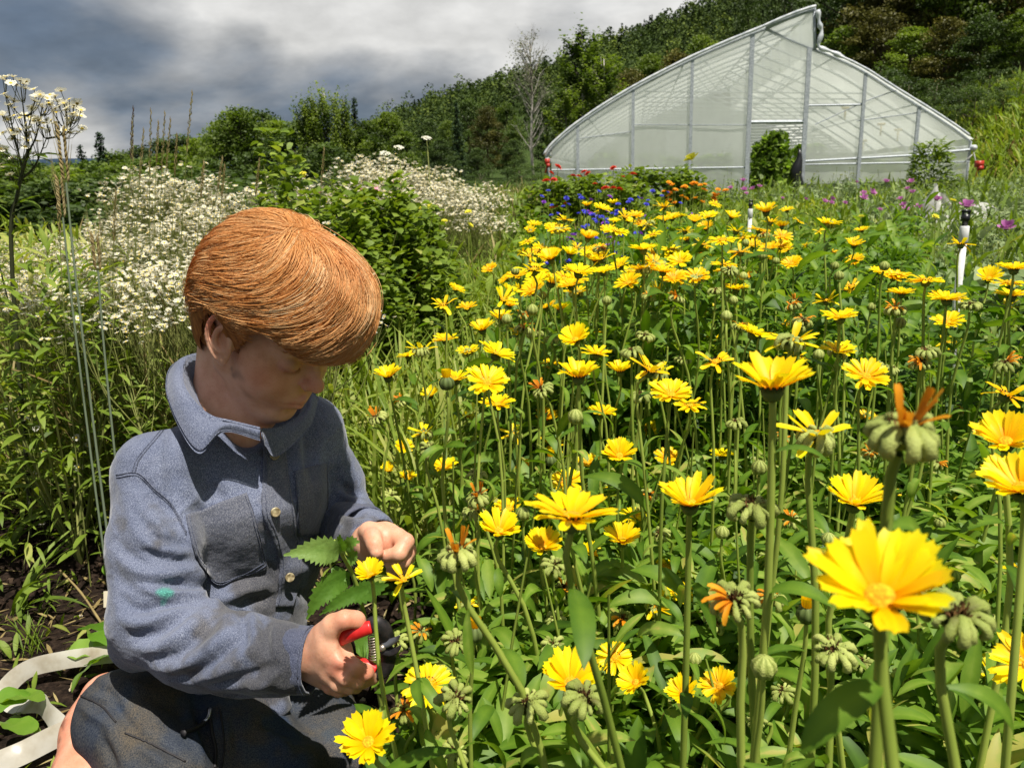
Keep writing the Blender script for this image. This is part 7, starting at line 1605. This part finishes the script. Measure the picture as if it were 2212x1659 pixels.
fabric([(.35, .35), (1.3, .5), (1.8, 2.2), (.70, 1.6)], .008)
# white row cover scraps on the right
rc = mat('row_cover', c_noise(12, [(.3, (.42, .42, .38)), (.7, (.72, .71, .66))]), .8, .1, trans=.3)
def rowcover(px, py, Y, wx, wz, lab):
    P = W(px, py, Y); g0 = gz(P[0], Y); n = 14; V = []
    for j in range(n):
        for i in range(n): u, v = i/(n-1)-.5, j/(n-1); V.append([u*wx*(1-.5*v), .15*math.sin(u*7)+v*.3, v*wz*(1-1.6*u*u)+.05*mnoise.noise(Vector((u*6, v*6, px)))])
    o = mobj('row_cover', mesh_np('row_cover', V, np.array([[j*n+i, j*n+i+1, (j+1)*n+i+1, (j+1)*n+i] for j in range(n-1) for i in range(n-1)]), [rc]), None, (P[0], Y, g0)); tag(o, lab, 'cloth')
rowcover(2050, 440, 8.5, .6, .55, 'crumpled white row cover standing up between the poppies on the right')
rowcover(2150, 455, 8.2, 1.3, .35, 'wide sheet of white row cover draped behind the sprinkler riser')
# translucent plastic tape curling over the soil
tape_m = mat('milky_tape', c_noise(18, [(.3, (.40, .34, .24)), (.5, (.60, .56, .47)), (.8, (.74, .72, .66))]), .35, .45, trans=.35, bump=(25, .3, .004))
def ribbon(pts, wd, name, label, mt, cat, tw=None):
    q = spline(np.array(pts, float), 70); t = np.gradient(q, axis=0); t /= np.linalg.norm(t, axis=1)[:, None]; V = []
    twi = np.interp(np.linspace(0, 1, 70), np.linspace(0, 1, len(tw)), tw)
    for i in range(70):
        s = np.cross(t[i], [0, 0, 1.]); s /= np.linalg.norm(s)+1e-9; u = np.cross(s, t[i]); d = s*math.cos(twi[i])+u*math.sin(twi[i])
        for k in (-1, -.4, .4, 1): V.append(q[i]+d*wd/2*k+u*(.003*(1-k*k)))
    F = [[i*4+j, i*4+j+1, (i+1)*4+j+1, (i+1)*4+j] for i in range(69) for j in range(3)]; o0 = q[0]; V = np.array(V)-o0
    return tag(mobj(name, mesh_np(name, V, np.array(F), [mt]), None, tuple(o0)), label, cat)
def SZ(px, py, z): p = WZ(px, py, z); return p
ribbon([SZ(330, 1390, .035), SZ(285, 1405, .04), SZ(215, 1415, .045), SZ(140, 1425, .04), SZ(60, 1445, .035), SZ(12, 1490, .03), SZ(30, 1520, .02), SZ(85, 1518, .03), SZ(105, 1540, .03), SZ(150, 1590, .015)], .029, 'plastic_tape', 'milky plastic tape curling over the soil left of the knee', tape_m, 'tape', [1.25, 1.1, .9, 1.1, 1.3, .7, -.4, -1.0, -1.2, -.6])
ribbon([SZ(190, 1560, .03), SZ(120, 1590, .03), SZ(50, 1625, .035), SZ(-20, 1655, .03), SZ(-90, 1690, .02)], .032, 'plastic_tape', 'milky plastic tape crossing the lower left corner', tape_m, 'tape', [.9, 1.0, .8, .9, 1.0])
def scrap(px, py, w_, h_, lab, m, name='paper_scrap', z=.03, rz=.2):
    P = WZ(px, py, z); n = 6; V = [[(i/(n-1)-.5)*w_, .004*math.sin(i), (j/(n-1))*h_-.01] for j in range(n) for i in range(n)]
    o = mobj(name, mesh_np(name, V, np.array([[j*n+i, j*n+i+1, (j+1)*n+i+1, (j+1)*n+i] for j in range(n-1) for i in range(n-1)]), [m]), None, tuple(P), (-.5, 0, rz)); tag(o, lab, 'scrap')
scrap(242, 1298, .030, .030, 'cream plastic scrap sticking out of the soil behind the elbow', mat('cream_plastic', (.62, .56, .42), .5, .3, trans=.2))
# broad glossy leaves lying on the tape
M_broad = mat('broad_leaf', c_attr_rnd([(0, (.05, .14, .012)), (.6, (.13, .27, .025)), (1, (.22, .36, .05))], .3), .3, .5, trans=.35, tint=(1.6, 1.5, .4), bump=(60, .3, .003))
def broad(px, py, z, L_, wd, yaw, el, curl, col, par, o0):
    V, F, q = leaves(np.array([[0, 0, 0.]]), yaw, L_, wd, el, curl, 12, .16, 1.25, np.random.default_rng(abs(int(px)))); V[:, 2] += .002*np.sin(V[:, 0]*260)+.002*np.sin(V[:, 1]*220); c = mobj('leaf', mesh_np('leaf', V, F, [M_broad], True, None, np.full(len(V), col)), par); c.location = Vector(WZ(px, py, z))-Vector(o0); return c
o0 = WZ(270, 1400, .0); e = empty('broad_leaved_plant', tuple(o0), 'sprig with five broad glossy leaves lying across the plastic tape', 'plant')
for a_ in [(262, 1372, .05, .085, .022, 2.95, .5, .9, .45), (250, 1400, .045, .085, .022, 3.25, .2, .5, .9), (262, 1412, .06, .075, .019, 3.0, -.1, .6, .35), (225, 1415, .06, .070, .021, 3.9, -.2, .9, .75), (240, 1392, .06, .05, .019, 2.6, .5, .7, .6), (282, 1362, .05, .085, .012, .35, .4, .6, .4)]: broad(*a_, e, o0)
mb = MB(); mb.tube(spline(np.array([WZ(300, 1345, .03), WZ(262, 1385, .05), WZ(240, 1405, .055)])-o0, 8), .0022, 5); mb.build('stem', mat('pale_red_stem', (.30, .16, .10), .6, .3), e)
o0 = WZ(10, 1540, .0); e = empty('broad_leaved_plant', tuple(o0), 'pale yellow green crinkled leaf clump at the left edge beside the tape', 'plant')
for a_ in [(-5, 1520, .05, .07, .026, .1, .5, 1., 1.), (10, 1560, .04, .06, .024, -.4, .4, 1., .9), (-25, 1545, .05, .06, .024, .9, .5, .8, .7)]: broad(*a_, e, o0)
o0 = WZ(235, 1242, .0); e = empty('seedling', tuple(o0), 'small round leaved seedling at the back of the sleeve', 'plant'); broad(248, 1250, .03, .035, .016, 2.6, .9, .3, .7, e, o0)
# soil crumbs, chips and bark
def crumbs():
    rng = np.random.default_rng(3); ico = bmesh.new(); bmesh.ops.create_icosphere(ico, subdivisions=1, radius=1); B = np.array([v.co[:] for v in ico.verts]); Fi = np.array([[v.index for v in f.verts] for f in ico.faces]); ico.free()
    n = 5200; px = rng.uniform(-1.25, .3, n); py = rng.uniform(.55, 1.75, n); s = rng.gamma(1.6, .0020, n)+.0012; V = B[None]*s[:, None, None]*rng.uniform(.5, 1.3, (n, 1, 3))*(1+.35*rng.normal(size=(n, 12, 1)))
    V = V+np.stack([px, py, ground(px, py)+s*.2], 1)[:, None]; F = Fi[None]+np.arange(n)[:, None, None]*12; c = np.clip(rng.beta(1.1, 3.2, n), 0, 1); c[rng.random(n) < .035] = 1
    m = mat('soil_crumb', c_attr([(0, (.010, .006, .004)), (.5, (.035, .022, .015)), (.9, (.11, .075, .05)), (1, (.42, .36, .27))]), .9, .1)
    tag(mobj('soil_crumbs', mesh_np('soil_crumbs', V.reshape(-1, 3), F.reshape(-1, 3), [m], False, None, np.repeat(c, 12))), kind='stuff')
crumbs()
carpet('soil_seedlings', 900, dict(box=(-1.2, -.45, .8, 1.55), **{'in': lambda x, y: y > .8+0*x}), .02, (.02, .05), (.06, .14), 4, M_weed, .1, (.3, 1.4), (.2, 1.4), seed=51, clump=.3)
carpet('soil_straw', 700, dict(box=(-1.2, .1, .7, 1.6), **{'in': lambda x, y: y > .7+0*x}), .004, (.02, .07), (.03, .07), 3, M_straw, 0, (-.05, .12), (-.1, .2), seed=52, clump=.3, zoff=.004)
def blades(px, py, z, n, L0, L1, lab, yaw0, yaw1, seed, curl=(.8, 2.0), wd=(.018, .03), col=.5, m=None):
    rg = np.random.default_rng(seed); o0 = WZ(px, py, 0.); e = empty('grass_tuft', tuple(o0), lab, 'grass')
    for i in range(n):
        L_ = rg.uniform(L0, L1); V, F, q = leaves(np.array([[0, 0, 0.]]), rg.uniform(yaw0, yaw1), L_, L_*rg.uniform(*wd), rg.uniform(.9, 1.45), rg.uniform(*curl), 9, .15, .8, rg); mobj('blade', mesh_np('blade', V, F, [m or M_weed], True, None, np.full(len(V), np.clip(rg.normal(col, .15), 0, 1))), e, tuple(rg.normal(0, .008, 3)*[1, 1, 0]))
blades(40, 1330, 0, 12, .10, .22, 'tuft of arching grass blades on the soil at the left edge', -.6, 1.5, 5)
blades(20, 1200, 0, 14, .14, .26, 'taller arching grass tuft behind the soil at the left edge', -1.2, 1.6, 6)
blades(370, 860, 0, 16, .16, .28, 'bright broad bladed grass tuft directly behind the collar', .4, 3., 7, (.2, 1.2), (.03, .045), .6)
blades(70, 1410, 0, 22, .04, .09, 'small fine grass tuft on the soil above the tape', 0, 6.2, 8, (.1, .8), (.01, .02))
def stick(p, q_, r, lab, m, name='twig', cat='twig'):
    a, b = np.array(p), np.array(q_); mb = MB(); k = spline(np.array([a, (a+b)/2+[0, .004, .006], b])-a, 9); mb.tube(k, [r*(1+.15*math.sin(i*2)) for i in range(9)], 6); o = mb.build(name, m); o.location = a; tag(o, lab, cat)
stick(WZ(258, 1322, .02), WZ(205, 1375, .01), .0035, 'brown bare twig on the soil behind the elbow', M_bark)
stick(WZ(130, 1232, .05), WZ(222, 1350, .006), .0022, 'bent pale root lying on the soil, thick at its lower end', M_straw, 'root', 'root')
stick(WZ(222, 1345, .006), WZ(252, 1398, .006), .0055, 'knobbly fibrous straw root end on the soil', M_straw, 'root', 'root')
print('props', time.time()-T0)
# ------------------------------------------------------------------ shears and the leafy shoot held in the hands
def shears():
    red = mat('red_grip', c_noise(60, [(.4, (.50, .012, .012)), (.7, (.68, .03, .025))]), .35, .5); blk_ = mat('dark_steel', c_noise(90, [(.4, (.012, .012, .013)), (.7, (.05, .04, .04))]), .45, .5, metal=.4); spr = mat('spring_steel', (.35, .30, .24), .35, .5, metal=.8)
    C0 = W(800, 1400, .785); e = empty('pruning_shears', tuple(C0), 'red handled pruning shears with dark head and coil spring in the near hand', 'shears'); P = lambda x, y, Y: W(x, y, Y)-C0
    def flat(pts, rs, name, m, sq=.62, parent=e):
        mb = MB(); q = spline(np.array([P(*p) for p in pts]), 22); r_ = np.interp(np.linspace(0, 1, 22), np.linspace(0, 1, len(rs)), rs); t, U, B = frames(q); n = 10; V = []; vd = (CAMP-C0)/np.linalg.norm(CAMP-C0)
        for i in range(22):
            u = np.cross(vd, t[i]); u /= np.linalg.norm(u); w_ = np.cross(t[i], u)
            for k in range(n): a = 2*math.pi*k/n; V.append(q[i]+r_[i]*(u*math.cos(a)+w_*math.sin(a)*sq))
        mb.add(V, [[i*n+k, i*n+(k+1) % n, (i+1)*n+(k+1) % n, (i+1)*n+k] for i in range(21) for k in range(n)]); mb.f[(n, 0)] = [np.array([list(range(n))[::-1]]), np.array([list(range(21*n, 22*n))])]; return mb.build(name, m, parent)
    flat([(712, 1394, .788), (736, 1378, .782), (768, 1364, .778), (802, 1354, .779)], [.0066, .0082, .0084, .0072], 'handle', red)
    flat([(742, 1424, .800), (772, 1432, .788), (790, 1438, .782), (812, 1448, .780)], [.0066, .0078, .0076, .0066], 'handle', red)
    flat([(796, 1352, .782), (812, 1348, .782), (828, 1362, .783), (833, 1385, .784), (822, 1400, .785)], [.0080, .0096, .0098, .0090, .0070], 'blade_arm', blk_, .42)
    flat([(808, 1450, .784), (822, 1450, .784), (834, 1434, .785), (838, 1412, .785), (826, 1398, .786)], [.0074, .0094, .0096, .0090, .0070], 'blade_arm', blk_, .42)
    flat([(826, 1392, .781), (840, 1388, .780), (856, 1380, .779), (864, 1372, .778)], [.0052, .0044, .0030, .0008], 'blade', mat('blade_steel', (.30, .30, .31), .3, .5, metal=.9), .2)
    flat([(828, 1404, .781), (842, 1408, .780), (856, 1404, .779), (866, 1394, .778)], [.0050, .0048, .0034, .0010], 'blade', blk_, .2)
    mb = MB(); a = np.linspace(0, 2*np.pi*8.5, 150); top, bot = P(805, 1373, .781), P(809, 1421, .783); ax = (bot-top); L_ = np.linalg.norm(ax); ax /= L_; u = np.cross(ax, [0, 1, 0]); u /= np.linalg.norm(u); v = np.cross(ax, u)
    mb.tube(top+ax*(a/a[-1])[:, None]*L_+.0050*(np.cos(a)[:, None]*u+np.sin(a)[:, None]*v), .00085, 5); mb.build('spring', spr, e)
    mb = MB(); V, F = dome(.004, .0025, 12, 3); Rr = np.array(Vector(CAMP-C0).to_track_quat('Z', 'Y').to_matrix()); mb.add(V @ Rr.T+P(826, 1399, .779), F); mb.build('pivot_bolt', spr, e)
shears()
M_nettle = mat('serrate_leaf', c_attr_rnd([(0, (.06, .15, .015)), (.5, (.12, .25, .03)), (1, (.24, .38, .09))], .2), .45, .4, trans=.4, tint=(1.5, 1.5, .5), bump=(120, .5, .003))
def serrate(name, spine, wd, col, par, o0, nt=11, tilt=0., side_up=(0, 0, 1)):
    """leaf with toothed margin; spine = world points base to tip"""
    n = nt*2+1; q = spline(np.array(spine, float), n)-o0; t = np.gradient(q, axis=0); t /= np.linalg.norm(t, axis=1)[:, None]; vd = (CAMP-np.array(spine[1])); vd /= np.linalg.norm(vd); V = []; c = []
    for i in range(n):
        u = i/(n-1); w_ = wd*(math.sin(math.pi*min(1, (u*.86+.14)))**1.1)*(1-.35*u)*(1.16 if i % 2 else .86)*(1 if u < 1 else .02)
        s = np.cross(t[i], vd); s /= np.linalg.norm(s); nn = np.cross(s, t[i]); s = s*math.cos(tilt)+nn*math.sin(tilt)
        for k in (-1, -.5, 0, .5, 1): V.append(q[i]+s*w_*k+nn*(abs(k)*w_*.25+.0007*math.sin(i*3.14159*k)*abs(k))+(t[i]*.003 if abs(k) == 1 and i % 2 else 0)); c.append(col-.12*(k == 0))
    F = [[i*5+j, i*5+j+1, (i+1)*5+j+1, (i+1)*5+j] for i in range(n-1) for j in range(4)]; return mobj(name, mesh_np(name, V, np.array(F), [M_nettle], True, None, np.array(c)), par)
def shoot():
    B = W(760, 1215, .93); g0 = gz(B[0]+.02, B[1]+.05); o0 = np.array([B[0]+.02, B[1]+.05, g0]); e = empty('toothed_leaf_shoot', tuple(o0), 'green shoot with toothed pointed leaves in front of the shirt, below the far hand', 'plant')
    mb = MB(); mb.tube(spline(np.array([[0, 0, 0], W(780, 1300, .93)-o0, W(735, 1190, .90)-o0, W(722, 1165, .90)-o0]), 14), np.linspace(.0035, .0020, 14), 6, 0, .7)
    mb.tube(spline(np.array([W(790, 1225, .93), W(755, 1200, .90), W(730, 1188, .90)])-o0, 8), .0022, 5, 0, .7); mb.build('stem', M_stem, e)
    serrate('leaf', [W(732, 1198, .895), W(705, 1190, .88), W(665, 1190, .87), W(612, 1199, .86)], .0185, .95, e, o0, 11, .1)
    serrate('leaf', [W(755, 1250, .91), W(722, 1262, .89), W(690, 1290, .875), W(662, 1338, .865)], .0190, .45, e, o0, 12, .35)
    serrate('leaf', [W(795, 1272, .90), W(760, 1285, .885), W(725, 1305, .875), W(690, 1328, .87)], .011, .4, e, o0, 12, .3)
    serrate('leaf', [W(740, 1190, .90), W(735, 1170, .89), W(734, 1155, .885)], .008, .6, e, o0, 6, .5); serrate('leaf', [W(745, 1185, .90), W(760, 1172, .89), W(776, 1170, .885)], .010, .6, e, o0, 6, .2); serrate('leaf', [W(750, 1205, .90), W(762, 1200, .895), W(772, 1192, .89)], .012, .5, e, o0, 7, .2)
    serrate('leaf', [W(720, 1225, .91), W(735, 1245, .905), W(742, 1262, .90)], .010, .5, e, o0, 7, .2); serrate('leaf', [W(750, 1285, .93), W(800, 1275, .92), W(840, 1262, .91)], .016, .3, e, o0, 9, .2); serrate('leaf', [W(768, 1395, .83), W(786, 1390, .83), W(802, 1392, .83), W(808, 1400, .83)], .022, .55, e, o0, 8, .1)
shoot()
print('all', time.time()-T0)
# ------------------------------------------------------------------ labels: say which one among look-alikes, by place
def ordinal(n):
    a = ['', 'first', 'second', 'third', 'fourth', 'fifth', 'sixth', 'seventh', 'eighth', 'ninth', 'tenth', 'eleventh', 'twelfth', 'thirteenth', 'fourteenth', 'fifteenth', 'sixteenth', 'seventeenth', 'eighteenth', 'nineteenth']
    if n < 20: return a[n]
    t = {2: ('twentieth', 'twenty'), 3: ('thirtieth', 'thirty'), 4: ('fortieth', 'forty'), 5: ('fiftieth', 'fifty'), 6: ('sixtieth', 'sixty'), 7: ('seventieth', 'seventy'), 8: ('eightieth', 'eighty'), 9: ('ninetieth', 'ninety')}[n//10]
    return t[0] if n % 10 == 0 else t[1]+'-'+a[n % 10]
bpy.context.view_layer.update()
by = {}
for o in COL.objects:
    if o.parent is None and 'category' in o and 'label' in o: by.setdefault(o['label'], []).append(o)
def head_px(o):
    c = [k for k in o.children if k.name.split('.')[0] in ('petals', 'petal', 'seed_ring', 'crown', 'flower_heads', 'foliage', 'bud', 'disc', 'ear', 'leaves')] or [o]
    m = c[0]; return float(proj(np.array(m.matrix_world @ Vector(np.mean(np.array(m.bound_box), 0))))[0])
for lab, os_ in by.items():
    if len(os_) == 1: continue
    os_.sort(key=head_px); n = len(os_)
    for i, o in enumerate(os_):
        if i == 0: w_ = 'leftmost of its kind'
        elif i == n-1: w_ = 'rightmost of its kind'
        elif i < (n+1)//2: w_ = ordinal(i+1)+' from the left'
        else: w_ = ordinal(n-i)+' from the right'
        o['label'] = ' '.join(lab.split()[:12])+', '+w_
print('done', time.time()-T0)
